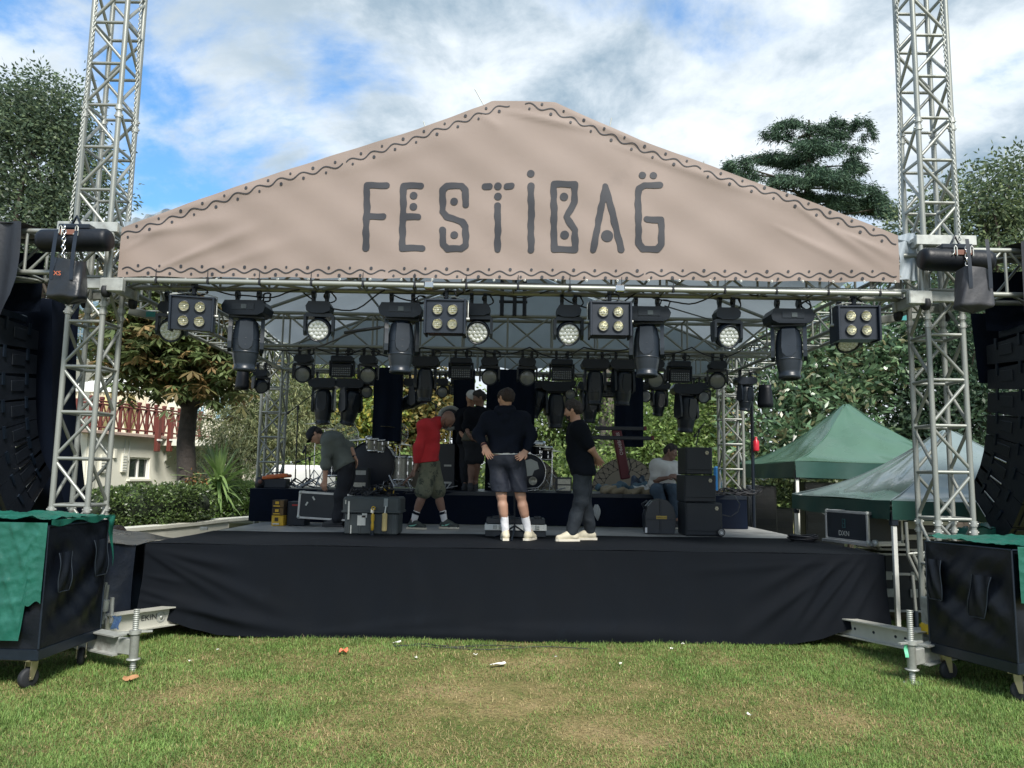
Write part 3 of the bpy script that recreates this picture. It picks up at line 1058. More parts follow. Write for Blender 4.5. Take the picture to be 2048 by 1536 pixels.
def make_wash(label, group, seed=0, tilt=.35, yawz=0.0, s=1.0, lens=LENS, detail=True):
    """round LED wash head in a U yoke; tilt from straight down towards the audience"""
    t = thing('wash_light', label, 'stage light', group=group)
    b = MB().prism([(-.13, 0), (-.10, .05), (.10, .05), (.13, 0), (.12, -.05), (.06, -.075), (-.06, -.075), (-.12, -.05)], (0, -.09 * s, -.11 * s), (s, 0, 0), (0, 0, s), (0, 1, 0), .18 * s)
    base = b.build('base', BLK, t, False)
    for sx in (-1, 1): clamp(MB(), (sx * .07 * s, 0, -.06 * s)).build('clamp', BLKM, t, False)
    R = Matrix.Rotation(yawz, 3, 'Z')
    y = MB()
    for sx in (-1, 1):
        y.prism([(-.06, 0), (.06, 0), (.055, -.17), (.03, -.21), (-.03, -.21), (-.055, -.17)], R @ Vector((sx * .142 * s - .013 * s, 0, -.20 * s)), R @ Vector((0, s, 0)), (0, 0, s), R @ Vector((1, 0, 0)), .026 * s)
    y.prism([(-.155, -.02), (-.13, .02), (.13, .02), (.155, -.02)], R @ Vector((0, -.06 * s, -.20 * s)), R @ Vector((s, 0, 0)), (0, 0, s), R @ Vector((0, 1, 0)), .12 * s)
    y.build('yoke', GREYP, t, False)
    piv = Vector((0, 0, -.345 * s))
    ax_ = (R @ Matrix.Rotation(-tilt, 3, 'X') @ Vector((0, -1, 0))) if False else (R @ Vector((0, -math.cos(tilt), -math.sin(tilt))))
    h = MB()
    h.lathe(piv, ax_, [(0, -.115 * s), (.07 * s, -.11 * s), (.105 * s, -.085 * s), (.118 * s, -.03 * s), (.122 * s, .04 * s), (.122 * s, .075 * s), (.112 * s, .078 * s), (.108 * s, .062 * s), (0, .060 * s)], 28)
    for k in range(4): h.lathe(piv, ax_, [(.116 * s, (-.06 + k * .02) * s), (.124 * s, (-.055 + k * .02) * s), (.116 * s, (-.05 + k * .02) * s)], 28)
    hd = h.build('head', BLK, t, False)
    a = ax_.orthogonal().normalized(); c = ax_.cross(a)
    fp = MB().lathe(piv, ax_, [(0, .063 * s), (.100 * s, .063 * s), (.104 * s, .061 * s)], 28).build('front_plate', lens, hd, False)
    if detail:
        lm = LENSMESH.get(s)
        if lm is None:
            q = MB().lathe((0, 0, 0), (0, 0, 1), [(.023 * s, 0), (.0215 * s, .006 * s), (.015 * s, .011 * s), (0, .013 * s)], 10)
            lm = q.mesh('lens'); lm.materials.append(lens); LENSMESH[s] = lm
        for u, v in hexes(.080 * s, 2):
            o = link('lens', lm, hd)
            o.location = piv + a * u + c * v + ax_ * .062 * s
            o.rotation_mode = 'QUATERNION'; o.rotation_quaternion = ax_.to_track_quat('Z', 'Y')
    q = MB(); cable_loop(q, (.10 * s, 0, 0), .05, .05, seed); q.build('cable_loop', CABLE, t, False)
    return t


LENSMESH = {}


def make_blinder(label, group, seed=0, rz=0.0, tilt=0.0):
    t = thing('blinder_light', label, 'stage light', group=group)
    R = Matrix.Rotation(rz, 3, 'Z') @ Matrix.Rotation(tilt, 3, 'X')
    w, h, d = .36, .31, .20
    c0 = Vector((0, 0, -.28))
    T = lambda x, y, z: c0 + R @ Vector((x, y, z))
    b = MB()
    b.box(T(0, .035, 0), (w, d - .07, h), R, .012)
    fpl = print_mesh(lambda X, Y: np.maximum(np.maximum(np.abs(X) - w / 2 + .002, np.abs(Y) - h / 2 + .002), .0475 - np.minimum(np.minimum(np.hypot(X - .072, Y - .07), np.hypot(X + .072, Y - .07)), np.minimum(np.hypot(X - .072, Y + .07), np.hypot(X + .072, Y + .07)))), -w / 2 - .01, w / 2 + .01, -h / 2 - .01, h / 2 + .01, .012)
    b.add([T(x, -d / 2, z) for x, z in fpl[0]], fpl[1])
    for ex in (-1, 1): b.box(T(ex * (w / 2 - .004), -d / 2 + .04, 0), (.008, .078, h), R)
    for ez in (-1, 1): b.box(T(0, -d / 2 + .04, ez * (h / 2 - .004)), (w - .02, .078, .008), R)
    for sx in (-1, 1): b.box(T(sx * (w / 2 + .012), -.02, 0), (.02, d + .04, h + .03), R, .004)
    b.box(T(0, 0, h / 2 + .012), (w + .05, d + .03, .014), R)
    bd = b.build('housing', BLK, t, False)
    for ix in (-1, 1):
        for iz in (-1, 1):
            c = T(ix * .072, -d / 2 - .002, iz * .070)
            ax_ = R @ Vector((0, -1, 0))
            o = MB().lathe(c, ax_, [(.046, .012), (.053, .016), (.053, 0), (.046, 0)], 20).build('lamp_ring', BLKM, t, False)
            o2 = MB().lathe(c, ax_, [(.0, -.034), (.016, -.031), (.030, -.020), (.040, -.005), (.047, .011)], 20).lathe(c, ax_, [(.012, -.03), (.013, -.012), (.008, -.004), (0, -.002)], 10).build('lamp_face', REFL, t, False); o2.parent = o
            o3 = MB()
            for k in (-1, 0, 1): o3.box(c + R @ Vector((0, -.012, k * .018)), (.07, .003, .003), R)
            o3 = o3.build('guard_bar', STEEL, t, False); o3.parent = o
    y = MB()
    pts = [T(-w / 2 - .035, 0, 0), T(-w / 2 - .035, 0, h / 2 + .03), Vector((-.08, 0, -.06)), Vector((.08, 0, -.06)), T(w / 2 + .035, 0, h / 2 + .03), T(w / 2 + .035, 0, 0)]
    y.tube(pts, .007, 6)
    for sx in (-1, 1): y.cyl(T(sx * (w / 2 + .015), 0, 0), T(sx * (w / 2 + .05), 0, 0), .016, n=8)
    y.build('bracket', STEEL, t, False)
    clamp(MB(), (0, 0, -.07)).build('clamp', BLKM, t, False)
    q = MB(); cable_loop(q, (.03, .03, -.04), .07, .04, seed); q.build('cable_loop', CABLE, t, False)
    return t


def make_strobe(label, group, seed=0, s=1.0):
    """moving LED panel: flat head with rows of small lamps in a yoke"""
    t = thing('led_panel_light', label, 'stage light', group=group)
    MB().box((0, 0, -.11 * s), (.30 * s, .20 * s, .09 * s), bev=.015).build('base', BLK, t, False)
    for sx in (-1, 1): clamp(MB(), (sx * .08 * s, 0, -.05 * s)).build('clamp', BLKM, t, False)
    y = MB()
    for sx in (-1, 1): y.box((sx * .165 * s, 0, -.24 * s), (.025 * s, .09 * s, .22 * s), bev=.006)
    y.box((0, 0, -.155 * s), (.34 * s, .09 * s, .02 * s)).build('yoke', BLK, t, False)
    h = MB().box((0, 0, -.27 * s), (.29 * s, .13 * s, .19 * s), bev=.012).build('head', BLK, t, False)
    for j in range(4):
        m = MB()
        for i in range(9):
            m.lathe((-.116 * s + i * .029 * s, -.064 * s, -.335 * s + j * .030 * s), (0, -1, 0), [(.012 * s, 0), (.010 * s, .006), (0, .008)], 8)
        m.build('lamp_row', LENSD2, h, False)
    q = MB(); cable_loop(q, (.10 * s, 0, 0), .05, .04, seed); q.build('cable_loop', CABLE, t, False)
    return t


LENSD2 = mat('grey_lens', (0.18, 0.20, 0.22), .2, 0, .1, 30, coat=.5)
GF = 'lights hanging from the front truss'
GM = 'lights hanging from the middle truss'
GR = 'lights hanging from the rear truss'


def put(t, px, pyt, Y):
    t.location = at(px, pyt, Y)
    return t


HZ = FY + .34                                # rear bottom tube of the front truss
fy = lambda px: 597 + (px - 1024) * .006     # its height in the photo
FD = [
    ('b', 497, 'long dark moving head beside the green gold blinder over the chestnut tree', 0.05, .3),
    ('b', 805, 'long dark moving head just beside the blinder nearest the letter S', 0.02, .25),
    ('b', 1293, 'long dark moving head to one side of the blinder nearest the letters A and G', -.04, -.2),
    ('b', 1575, 'long dark moving head with the pinkish display, near the tents', -.06, -.35),
    ('l', 388, 'four lamp blinder turned inwards with a wash light peeking out behind it', .28, .1),
    ('l', 893, 'four lamp blinder hanging below the letter S with a wash light at its side', 0, .02),
    ('l', 1219, 'four lamp blinder hanging below the letters B and A', 0, -.02),
    ('l', 1707, 'four lamp blinder at the tower near the tents, hiding a wash light', -.05, 0),
    ('w', 348, 'round wash light half hidden behind the inward turned blinder', .45, .2),
    ('w', 641, 'round wash light hanging alone below the letter F side of the banner', .30, .1),
    ('w', 957, 'round wash light pressed against the blinder below the letter S', .30, 0.0),
    ('w', 1137, 'round wash light pressed against the blinder below the letter B', .30, 0.05),
    ('w', 1452, 'round wash light hanging alone beyond the letter G', .32, .15),
    ('w', 1690, 'round wash light hidden behind the blinder next to the tents, only its underside showing', .9, 0.0),
]
for k, (ty, px, lb, a, b) in enumerate(FD):
    Y = HZ - .02
    if ty == 'b': t = make_beam(lb, GF, k, tilt=a, yawz=b, s=1.1)
    elif ty == 'l':
        Y = FY + .02; t = make_blinder(lb, GF, k, a, b)
    else: t = make_wash(lb, GF, k, a, b, .97)
    if ty == 'w' and px in (348, 1690): Y = HZ + .10
    pt = at(px, 597, Y)
    t.location = (pt.x, Y, ZB - .075 if ty != 'l' else ZB - .06)

MYr = MY + .02
MD = [
    ('w', 609, 'dark wash light over the first mic stand, first of the second row', .25, 0), ('s', 686, 'flat LED panel with dotted lamp rows between two dark wash lights', 0, 0),
    ('w', 738, 'dark wash light beside the dotted LED panel above the drum cymbals', .25, .1), ('x', 852, 'small moving head with folded yoke between the long head and the LED panel', 0, .2),
    ('s', 923, 'flat LED panel with dotted lamp rows above the man with the white cap', 0, 0), ('w', 980, 'dark wash light above the dark haired man on the riser', .2, 0),
    ('w', 1055, 'dark wash light above the man in the navy hoodie', .2, 0), ('s', 1124, 'flat LED panel with dotted lamp rows above the man in the black tee', 0, 0),
    ('x', 1190, 'slim moving head hanging straight down past the black tee man', 0, 0), ('x', 1246, 'slim moving head hanging in front of the drape by the red column stand', .1, .3),
    ('w', 1310, 'dark wash light peeping out under the long dark moving head', .25, -.1), ('s', 1358, 'flat LED panel with dotted lamp rows nearest the rear tower by the tents', 0, 0),
    ('w', 1434, 'dark wash light hanging in front of the rear tower by the tents', .25, -.3)]
for k, (ty, px, lb, a, b) in enumerate(MD):
    pt = at(px, 700, MYr)
    if ty == 'w': t = make_wash(lb, GM, k + 20, a, b, .95, LENSD2, False)
    elif ty == 's': t = make_strobe(lb, GM, k + 20, 1.0)
    else: t = make_beam(lb, GM, k + 20, a, b, 1.0, True)
    t.location = (pt.x, MYr, MZB - .075)
RD = [
    ('x', 650, 'black moving head hanging low against the willow', 0, 0, 1.25), ('x', 704, 'black moving head with tilted lower body beside the drape column', .25, .9, 1.25),
    ('x', 770, 'black moving head in front of the drape column above the drums', 0, .4, 1.0), ('x', 832, 'black moving head swung sideways above the man in red', 1.25, 1.25, 1.0),
    ('w', 886, 'dark wash light above the bald man in red', .2, 0, .8), ('x', 1075, 'black moving head tilted behind the navy hoodie man', .35, 1.0, 1.0),
    ('x', 1112, 'black moving head hanging long behind the black tee man', .05, .2, 1.25), ('w', 1140, 'dark wash light right above the head of the black tee man', .2, .1, .8),
    ('x', 1255, 'black moving head with a pale loop, against the drape column', .2, .5, 1.1), ('s', 1215, 'dotted LED panel low in front of the drape column', 0, 0, .9),
    ('x', 1318, 'stubby black moving head hanging before the green bush', .3, .2, .9), ('x', 1372, 'longest black moving head hanging above the speaker stack', .1, .5, 1.3),
    ('w', 735, 'black wash light low on the rear truss above the silver toms', .25, .2, .85), ('s', 918, 'dotted LED panel low on the rear truss above the man with the white cap', 0, 0, .9),
    ('w', 990, 'black wash light low on the rear truss over the head of the navy hoodie man', .2, -.1, .85), ('s', 1030, 'dotted LED panel low on the rear truss beside the head of the navy hoodie man', 0, 0, .9),
    ('x', 1180, 'black moving head low on the rear truss between black tee man and drape column', .1, .3, 1.1), ('w', 1290, 'black wash light low on the rear truss at the edge of the drape column', .2, .1, .85),
    ('w', 1405, 'black wash light low on the rear truss past the longest moving head', .2, .1, .85),
    ('w', 523, 'black wash light hanging beside the rear tower on the chestnut side', .6, .8, .9), ('x', 1490, 'black moving head hanging beside the rear tower on the tent side', .1, .5, .85)]
for k, (ty, px, lb, a, b, s) in enumerate(RD):
    Y = RY + .02 if 560 < px < 1460 else 12.4
    pt = at(px, 745, Y)
    if ty == 'w': t = make_wash(lb, GR, k + 40, a, b, s, LENSD2, False)
    elif ty == 's': t = make_strobe(lb, GR, k + 40, s)
    else: t = make_beam(lb, GR, k + 40, a, b, s, True)
    t.location = (pt.x, Y, RZB - .075)

# black drape columns hanging at the back
def drape(x0, x1, Y, z0, z1, label, amp=.02, n=26):
    t = thing('black_drape', label, 'drape', ((x0 + x1) / 2, Y, z0), 0, 'black drapes at the back of the stage')
    w = x1 - x0
    MB().grid(lambda u, v: Vector((x0 + u * w + .02 * math.sin(v * 5 + x0) * (u - .5), Y + amp * math.sin(u * w * 26) * (.4 + .6 * v) - .03 * v, z1 + (z0 - z1) * v)), n, 14).build('cloth', DRAPE, t)
    MB().grid(lambda u, v: Vector((x1 - u * w, Y + .14 + amp * math.sin(u * w * 22), z1 + (z0 - z1) * v)), n, 6).build('back_cloth', DRAPE, t)
    for x in (x0, x1): MB().box((x, Y + .06, (z0 + z1) / 2), (.012, .15, z1 - z0)).build('edge_strip', DRAPE, t)


for a, b, yb, lb in ((745, 800, 882, 'black drape column hanging above the drums by the willow'), (1231, 1286, 893, 'black drape column hanging behind the red column stand'),
                     (903, 944, 984, 'narrow black drape behind the man with the white cap'), (970, 1066, 984, 'wide black drape reaching the riser behind the navy hoodie man')):
    q0, q1 = at(a, yb, 13.0), at(b, yb, 13.0)
    drape(q0.x, q1.x, 13.0, max(q0.z, RZ), 3.45, lb)

# cables slung along the trusses
cb = MB()
for k in range(9):
    px0 = 520 + k * 108
    a, b = at(px0, 703, MY - .06), at(px0 + 108, 703, MY - .06)
    cb.tube([a.lerp(b, i / 12) + Vector((0, .02 * math.sin(i), -.05 * math.sin(PI * i / 12) * (1 + k % 3) + .06)) for i in range(13)], .009, 5)
for k in range(7):
    a, b = at(430 + k * 170, 600, HZ), at(600 + k * 170, 600, HZ)
    cb.tube([a.lerp(b, i / 12) + Vector((0, .05 * math.sin(i), .10 - .07 * math.sin(PI * i / 12) * (1 + (k * 2) % 3))) for i in range(13)], .008, 5)
cb.tube([at(690, 665, 9.0), at(760, 655, 8.6)], .02, 6)
cb.tube([at(600 + 24 * i, 700 - 7 * i + 4 * math.sin(i), 10.4 - .3 * i) for i in range(8)], .012, 5)
cb.tube([at(1330 + 20 * i, 612 + 6 * i, 7.9 + .25 * i) for i in range(7)], .008, 5)
tagged(cb.build('truss_cable', CABLE), 'black cables slung along the roof trusses between the lights', 'cable')
# yellow exit style box and junction hints: grey cable trays at the side trusses
for a, b, lb in (((255, 618), (330, 640), 'pale steel crossbar plate inside the corner of the roof by the chestnut tree'), ((1750, 640), (1830, 632), 'pale steel crossbar plate inside the corner of the roof by the tents')):
    p, q = at(*a, 8.3), at(*b, 8.5)
    t = thing('steel_plate', lb, 'plate', (p + q) / 2, 0, 'crossbar plates in the roof corners')
    d = (q - p)
    MB().box((p + q) / 2, (d.length, .05, .09), Matrix.Rotation(-math.asin(d.z / d.length), 3, 'Y'), .008).build('bar', ALU, t)
    MB().box((p + q) / 2 + Vector((.06, -.028, 0)), (.10, .006, .06)).build('sticker', mat('teal_sticker', (.05, .28, .30), .5), t)

# chain motors for the rear corners with small bags
for px, py, Y, lb in ((486, 735, 12.2, 'small black chain bag hanging under the long dark head near the chestnut tree'), (1530, 770, 12.2, 'small grey chain bag hanging beside the rear tower by the tents')):
    p = at(px, py, Y)
    t = thing('chain_bag', lb, 'bag', p - Vector((0, 0, .2)), 0, 'small chain bags at the rear corners')
    MB().lathe(p - Vector((0, 0, .20)), (0, 0, 1), [(0, -.16), (.125, -.16), (.13, -.10), (.105, .14), (.098, .20), (.09, .20), (.09, .10), (0, .08)], 18, .8).build('sack', NYLON, t)
    MB().tube([p + Vector((-.09 * 1, 0, 0)), p + Vector((-.05, 0, .14)), p + Vector((0, 0, .19)), p + Vector((.05, 0, .14)), p + Vector((.09, 0, 0))], .008, 5).build('strap', mat('webbing', (.25, .26, .26), .7), t)

# ================================================================== chain hoists at the front towers
LINKM = None


def chain_links(p0, p1, s=.034, r=.0055):
    mb = MB()
    p0, p1 = Vector(p0), Vector(p1)
    n = int((p1 - p0).length / (s * .78)); d = (p1 - p0).normalized()
    a = d.orthogonal().normalized(); b = d.cross(a)
    for i in range(n):
        c = p0 + d * (i + .5) * s * .78
        u = a if i % 2 else b
        mb.tube([c + d * (s * .5 * math.cos(t)) + u * (s * .30 * math.sin(t)) for t in (2 * PI * k / 8 for k in range(8))], r, 4, True)
    return mb


LOGO = mat('orange_print', (.55, .14, .06), .6)
for sx, cx, cy, lb in ((-1, 150, 481, 'by the green sheeted cover'), (1, 1912, 521, 'by the tents')):
    Y = 7.05
    c = at(cx, cy, Y)
    hb = thing('chain_hoist', 'black cloth wrapped chain hoist lying across the tower ' + lb, 'chain hoist', c, 0, 'chain hoists on the front towers')
    w = .66 / 2; r = .108
    ang = .03 * sx
    axv = Vector((math.cos(ang), 0, -math.sin(ang)))
    prof = [(0, -w), (r * .8, -w), (r * .98, -w + .03)] + [(r * (1 + .012 * math.sin(i * 2.3)), -w + .05 + (2 * w - .1) * i / 10) for i in range(11)] + [(r * .98, w - .03), (r * .8, w), (0, w)]
    MB().lathe(c, axv, prof, 26).build('cloth_cover', NYLON, hb)
    MB().box(c + Vector((sx * .01, -r - .004, .045)), (.17, .012, .05), bev=.004).build('label_patch', mat('brown_leather', (.16, .07, .05), .6), hb)
    for e in (-.07, .08):
        q = c + Vector((e, -r - .015, .06))
        MB().tube([q + Vector((.012, 0, -.05)), q + Vector((.012, 0, .03)), q + Vector((0, 0, .045)), q + Vector((-.012, 0, .03)), q + Vector((-.012, 0, -.02)), q + Vector((-.03, 0, -.04))], .006, 5).build('hook', STEEL, hb)
    h = MB()
    h.box(c + Vector((0, .02, r + .02)), (.30, .12, .05), bev=.01).tube([c + Vector((-.05, 0, r + .03)), c + Vector((0, 0, r + .13)), c + Vector((.05, 0, r + .03))], .014, 6)
    h.build('top_hook', BLKM, hb)
    xk = at(138 if sx < 0 else 1926, 480, Y)
    chain_links((c.x + sx * .03, Y - .13, c.z + .10), (c.x + sx * .02, Y - .13, c.z - .22), .048, .0075).build('slack_chain', CHROME, hb)
    tx = c.x + (.03 if sx < 0 else -.05)
    # lifting chains up to the tower head
    ch = thing('lifting_chain', 'steel chains running up the outside of the tower ' + lb, 'chain', (tx, Y, c.z), 0, 'lifting chains on the front towers')
    if sx < 0:
        chain_links(at(140, 445, 7.15), at(197, -20, 7.15)).build('chain', STEEL, ch)
        chain_links(at(258, 440, 7.35), at(283, -20, 7.35), .034, .005).build('chain', STEEL, ch)
    else:
        chain_links(at(1920, 480, 7.15), at(1880, -20, 7.15)).build('chain', STEEL, ch)
        chain_links(at(1800, 462, 7.35), at(1794, -20, 7.35), .034, .005).build('chain', STEEL, ch)
    # bag for the spare chain
    b0 = at(135 if sx < 0 else 1948, 565 if sx < 0 else 582, Y - .18)
    bg = thing('chain_bag', 'large black chain bag hanging below the hoist ' + lb, 'bag', b0, 0, 'large chain bags under the hoists')

    def bagpt(u, v, b0=b0, sx=sx):
        t = u * 2 * PI
        q = 1 + .05 * math.sin(3 * t + v * 4) + .03 * math.sin(7 * t + v * 9)
        wx = (.125 + .035 * v) * q; wy = (.09 + .03 * v) * q
        sq = lambda a: math.copysign(abs(a) ** .6, a)
        e = min(1, (1 - v) * 8)
        return b0 + Vector((sq(math.cos(t)) * wx * e - sx * .02 * v, sq(math.sin(t)) * wy * e, .20 - .40 * v + .015 * math.sin(2 * t) * (1 - v) + (-.012 * abs(math.sin(2 * t)) * v)))
    BAGM = mat('bag_nylon', (0.012, 0.015, 0.020), .35, 0, .2, 8, bump=.2, bscale=18) if sx < 0 else mat('bag_canvas', (0.036, 0.038, 0.046), .6, 0, .2, 8, bump=.2, bscale=18)
    MB().grid(bagpt, 48, 26).build('sack', BAGM, bg)
    for e in (-.09, .09):
        MB().grid(lambda u, v: b0 + Vector((e + (u - .5) * .035, -.105 - .012 * math.sin(v * 3) + .02 * (1 - v), .22 * (1 - v) * 2.1 - .0)), 2, 8).build('strap', BLK, bg)
    if sx < 0:
        lettering('XS', .055, b0 + Vector((-.02, -.135, .05)), (1, .1, 0), (0, -.1, 1), LOGO, bg)

# ================================================================== wing trusses, drapes and line arrays
CAB = mat('speaker_cabinet_black', (0.004, 0.007, 0.013), .5, 0, .2, 6, bump=.1, bscale=60)
for sx in (-1, 1):
    lb = 'by the green sheeted cover' if sx < 0 else 'beyond the tents'
    zt, zb = (at(60, 463, 7.3).z, at(60, 545, 7.3).z) if sx < 0 else (at(2000, 502, 7.3).z, at(2000, 590, 7.3).z)
    x0 = (TXL if sx < 0 else TXR) + sx * TW / 2
    truss('wing_truss', 'cantilever truss beam from the tower to the speaker column ' + lb, (x0, 7.46, (zt + zb) / 2), (sx * 6.1, 7.46, (zt + zb) / 2), (0, 0, 1), .34, zt - zb, .42, .026, .014, 'truss', 'cantilever beams for the speaker columns')
    # line array: cabinets in a J curve
    la = thing('line_array', 'tall curved column of black speaker cabinets hanging ' + lb, 'speaker column', (sx * 5.15, 7.7, zb - .2), 0, 'speaker columns at the stage wings')
    pos = Vector((0, 7.20, at(60, 655, 7.9).z)); ang = 0.0
    cw, chh, cd = .98, .285, .74
    pos0 = pos.z + .06
    for k in range(8):
        ang += (.02, .04, .06, .08, .11, .15, .17, .18)[k]
        R = Matrix.Rotation(-ang, 3, 'X') if False else Matrix.Rotation(ang, 3, 'X')
        dn = R @ Vector((0, 0, -1)); bk = R @ Vector((0, 1, 0))
        c = pos + dn * (chh / 2) + bk * (cd / 2)
        cc = Vector((sx * 5.45, c.y, c.z))
        b = MB()
        # trapezoid sides: the back is lower than the front
        hf, hb_ = chh / 2 - .006, chh / 2 - .045
        prof = [(-cd / 2, -hf), (cd / 2, -hb_), (cd / 2, hb_), (-cd / 2, hf)]
        b.prism(prof, cc - Vector((cw / 2, 0, 0)), bk, -dn, (1, 0, 0), cw)
        cb_ = b.build('speaker_cabinet', CAB, la)
        g = MB().box(cc - bk * (cd / 2 + .006), (cw - .10, .012, chh - .05), R, .004).build('grille', BLKM, cb_)
        for e in (-1, 1):
            for f in (-.16, .2):
                MB().box(cc + Vector((e * (cw / 2 + .008), 0, 0)) + bk * f - dn * (chh / 2 - .05), (.014, .035, .12), R).build('link_plate', BLKM, cb_)
            if e == -sx:
                MB().box(cc + Vector((e * (cw / 2 + .006), 0, 0)) + bk * .06 - dn * .02, (.008, .20, .11), R, .004).build('handle_recess', CAB, cb_)
                if k >= 4: MB().box(cc + Vector((e * (cw / 2 + .014), 0, 0)) + bk * .06 + dn * .09, (.010, .19, .018), R, .003).build('rigging_bar', CHROME, cb_)
                strut('edge_line', cc + Vector((e * (cw / 2 + .003), 0, 0)) - bk * .36 - dn * (chh / 2 - .006), cc + Vector((e * (cw / 2 + .003), 0, 0)) + bk * .36 - dn * (chh / 2 - .046), .004, cb_, GREYP, 5)
        pos = pos + dn * chh
    MB().box((sx * 5.45, 7.55, pos0), (.9, .5, .08), bev=.01).build('fly_frame', BLKM, la)
    # black sheet thrown over the beam and the array
    dr = thing('beam_drape', 'black weatherproof sheet thrown over the cantilever beam ' + lb, 'drape', (sx * 5.3, 7.2, zt), 0, 'black sheets over the speaker columns')
    xa = at(48, 470, 7.2).x if sx < 0 else at(2036, 520, 7.2).x
    xe = sx * 6.0

    def sheet(u, v, sx=sx, xa=xa, xe=xe, zt=zt):
        x = xe + (xa - xe) * u
        bulge = .05 * math.sin(u * 11 + 2 * v) * v + .03 * math.sin(u * 27 + v)
        low = 1.5 * (1 - u) ** .6 + .55 if sx < 0 else 2.9 * (1 - .12 * u)
        z = zt + .04 - v * low + .02 * math.sin(u * 9)
        return Vector((x + sx * .10 * v * math.sin(u * PI), 7.22 - .05 - bulge, z))
    CLW = mat('black_sheet_plastic', (0.012, 0.015, 0.022), .5, 0, .2, 3, bump=.15, bscale=20)
    MB().grid(sheet, 40, 30).build('front_sheet', CLW, dr)
    MB().grid(lambda u, v: Vector((xe + (xa - xe) * u, 7.17 + v * .55, zt + .045 + .03 * math.sin(u * 8) * math.sin(v * 3.1))), 20, 6).build('top_sheet', CLW, dr)
    # dark cloth wrapped behind the cabinets
    xi = sx * 4.70
    if sx < 0:
        MB().grid(lambda u, v: Vector((xi + .025 * math.sin(v * 7 + u * 4) - .08 * (1 - v), 7.80 + u * .42 + .72 * v ** 2.2, zb - .05 - v * 2.70)), 10, 30).build('side_sheet', DRAPE, dr)
        MB().grid(lambda u, v: Vector((xi - .02 - u * 1.5, 8.22 + .6 * v ** 2.2 + .03 * math.sin(u * 14), zb - .05 - v * 2.75)), 16, 30).build('rear_sheet', DRAPE, dr)
    else:
        MB().grid(lambda u, v: Vector((4.86 + .05 * v + u * 1.4, 8.02 + .03 * math.sin(u * 14), zb - .02 - v * .75)), 16, 10).build('rear_sheet', DRAPE, dr)
    MB().grid(lambda u, v: Vector((sx * (4.85 + u * .9), 7.75 + .03 * math.sin(u * 9), zt - .08 - v * .62)), 10, 8).build('top_flap', DRAPE, dr)

# ================================================================== base beams, jacks
def ibeam(mb, a, b, h=.15, w=.12, t=.012):
    a, b = Vector(a), Vector(b)
    d = (b - a); L = d.length; d.normalize()
    s = d.cross(Vector((0, 0, 1))).normalized(); u = s.cross(d)
    R = Matrix((d, s, u)).transposed()
    c = (a + b) / 2
    mb.box(c, (L, t, h), R); mb.box(c + u * (h / 2), (L, w, t), R); mb.box(c - u * (h / 2), (L, w, t), R)
    return mb


def screw_jack(t, base, h, top=.52):
    base = Vector(base)
    MB().cyl(base, base + Vector((0, 0, .02)), .075, n=14).build('foot_plate', STEEL, t)
    m = MB().cyl(base, base + Vector((0, 0, top)), .021, n=12)
    for i in range(int(top / .016)): m.lathe(base + Vector((0, 0, .02 + i * .016)), (0, 0, 1), [(.021, 0), (.027, .004), (.021, .008)], 12)
    m.build('screw', STEEL, t)
    MB().cyl(base + Vector((0, 0, h - .10)), base + Vector((0, 0, h + .10)), .036, n=14).build('sleeve', ALU, t)
    n = MB().cyl(base + Vector((0, 0, h + .105)), base + Vector((0, 0, h + .135)), .05, n=8)
    n.box(base + Vector((0, 0, h + .12)), (.26, .025, .014), Matrix.Rotation(.4, 3, 'Z')).build('wing_nut', STEEL, t)
    MB().lathe(base + Vector((0, 0, h - .11)), (0, 0, 1), [(.03, 0), (.056, .01), (.056, .016), (.03, .02)], 10).build('lock_collar', STEEL, t)


PALE = mat('pale_aluminium_beam', (0.50, 0.50, 0.45), .45, .3, .1, 5, bump=.04, wear=((.36, .36, .33), .55, .72, 5))
# left base
b = thing('base_beams', 'pale steel beams lettered EKIN with a screw jack, under the black cover side', 'tower base', (-4.0, 7.3, 0), 0, 'steel bases of the front towers')
e0, e1 = at(212, 1243, 7.35), at(352, 1238, 8.02)
e0.z, e1.z = .22, .20
m = ibeam(MB(), e0, e1 + (e1 - e0) * .9, .17, .13).build('beam', PALE, b)
dd = (e1 - e0).normalized(); nn = Vector((dd.y, -dd.x, 0))
nn = nn if nn.y < 0 else -nn
lettering('EKIN', .075, e0.lerp(e1, .585) + nn * .010 + Vector((0, 0, .01)), dd, (0, 0, 1), mat('black_stencil', (.03, .03, .035), .7), b, sx=1.1)
rg = MB()
for r in (.045, .038): rg.lathe(e0.lerp(e1, .76) + nn * .009, nn, [(r, 0), (r + .004, .003), (r + .008, 0)], 18)
rg.lathe(e0.lerp(e1, .76) + nn * .008, nn, [(.018, 0), (.016, .012), (0, .014)], 8)
rg.build('bolt_ring', STEEL, b)
f0, f1 = at(150, 1272, 6.95), at(240, 1279, 6.62)
f0.z = f1.z = .20
ibeam(MB(), f0, f1, .15, .12).build('beam', STEEL, b)
j = at(268, 1300, 6.56)
MB().box((f1 + Vector((j.x, j.y, .2))) / 2, ((Vector((j.x, j.y, .2)) - f1).length, .05, .13), Matrix.Rotation(math.atan2(j.y - f1.y, j.x - f1.x), 3, 'Z'), .006).build('outrigger_arm', STEEL, b)
screw_jack(b, (j.x, j.y, -.02), .22)
MB().box((TXL, TY, .17), (.55, .55, .14), bev=.008).build('base_plate', STEEL, b)
for i, (a, c) in enumerate((((208, 1165), (204, 1248)), ((212, 1165), (200, 1240)), ((216, 1170), (206, 1240)))):
    strut('brace', at(*a, 7.3), at(*c, 7.3), .016, b, ALU)
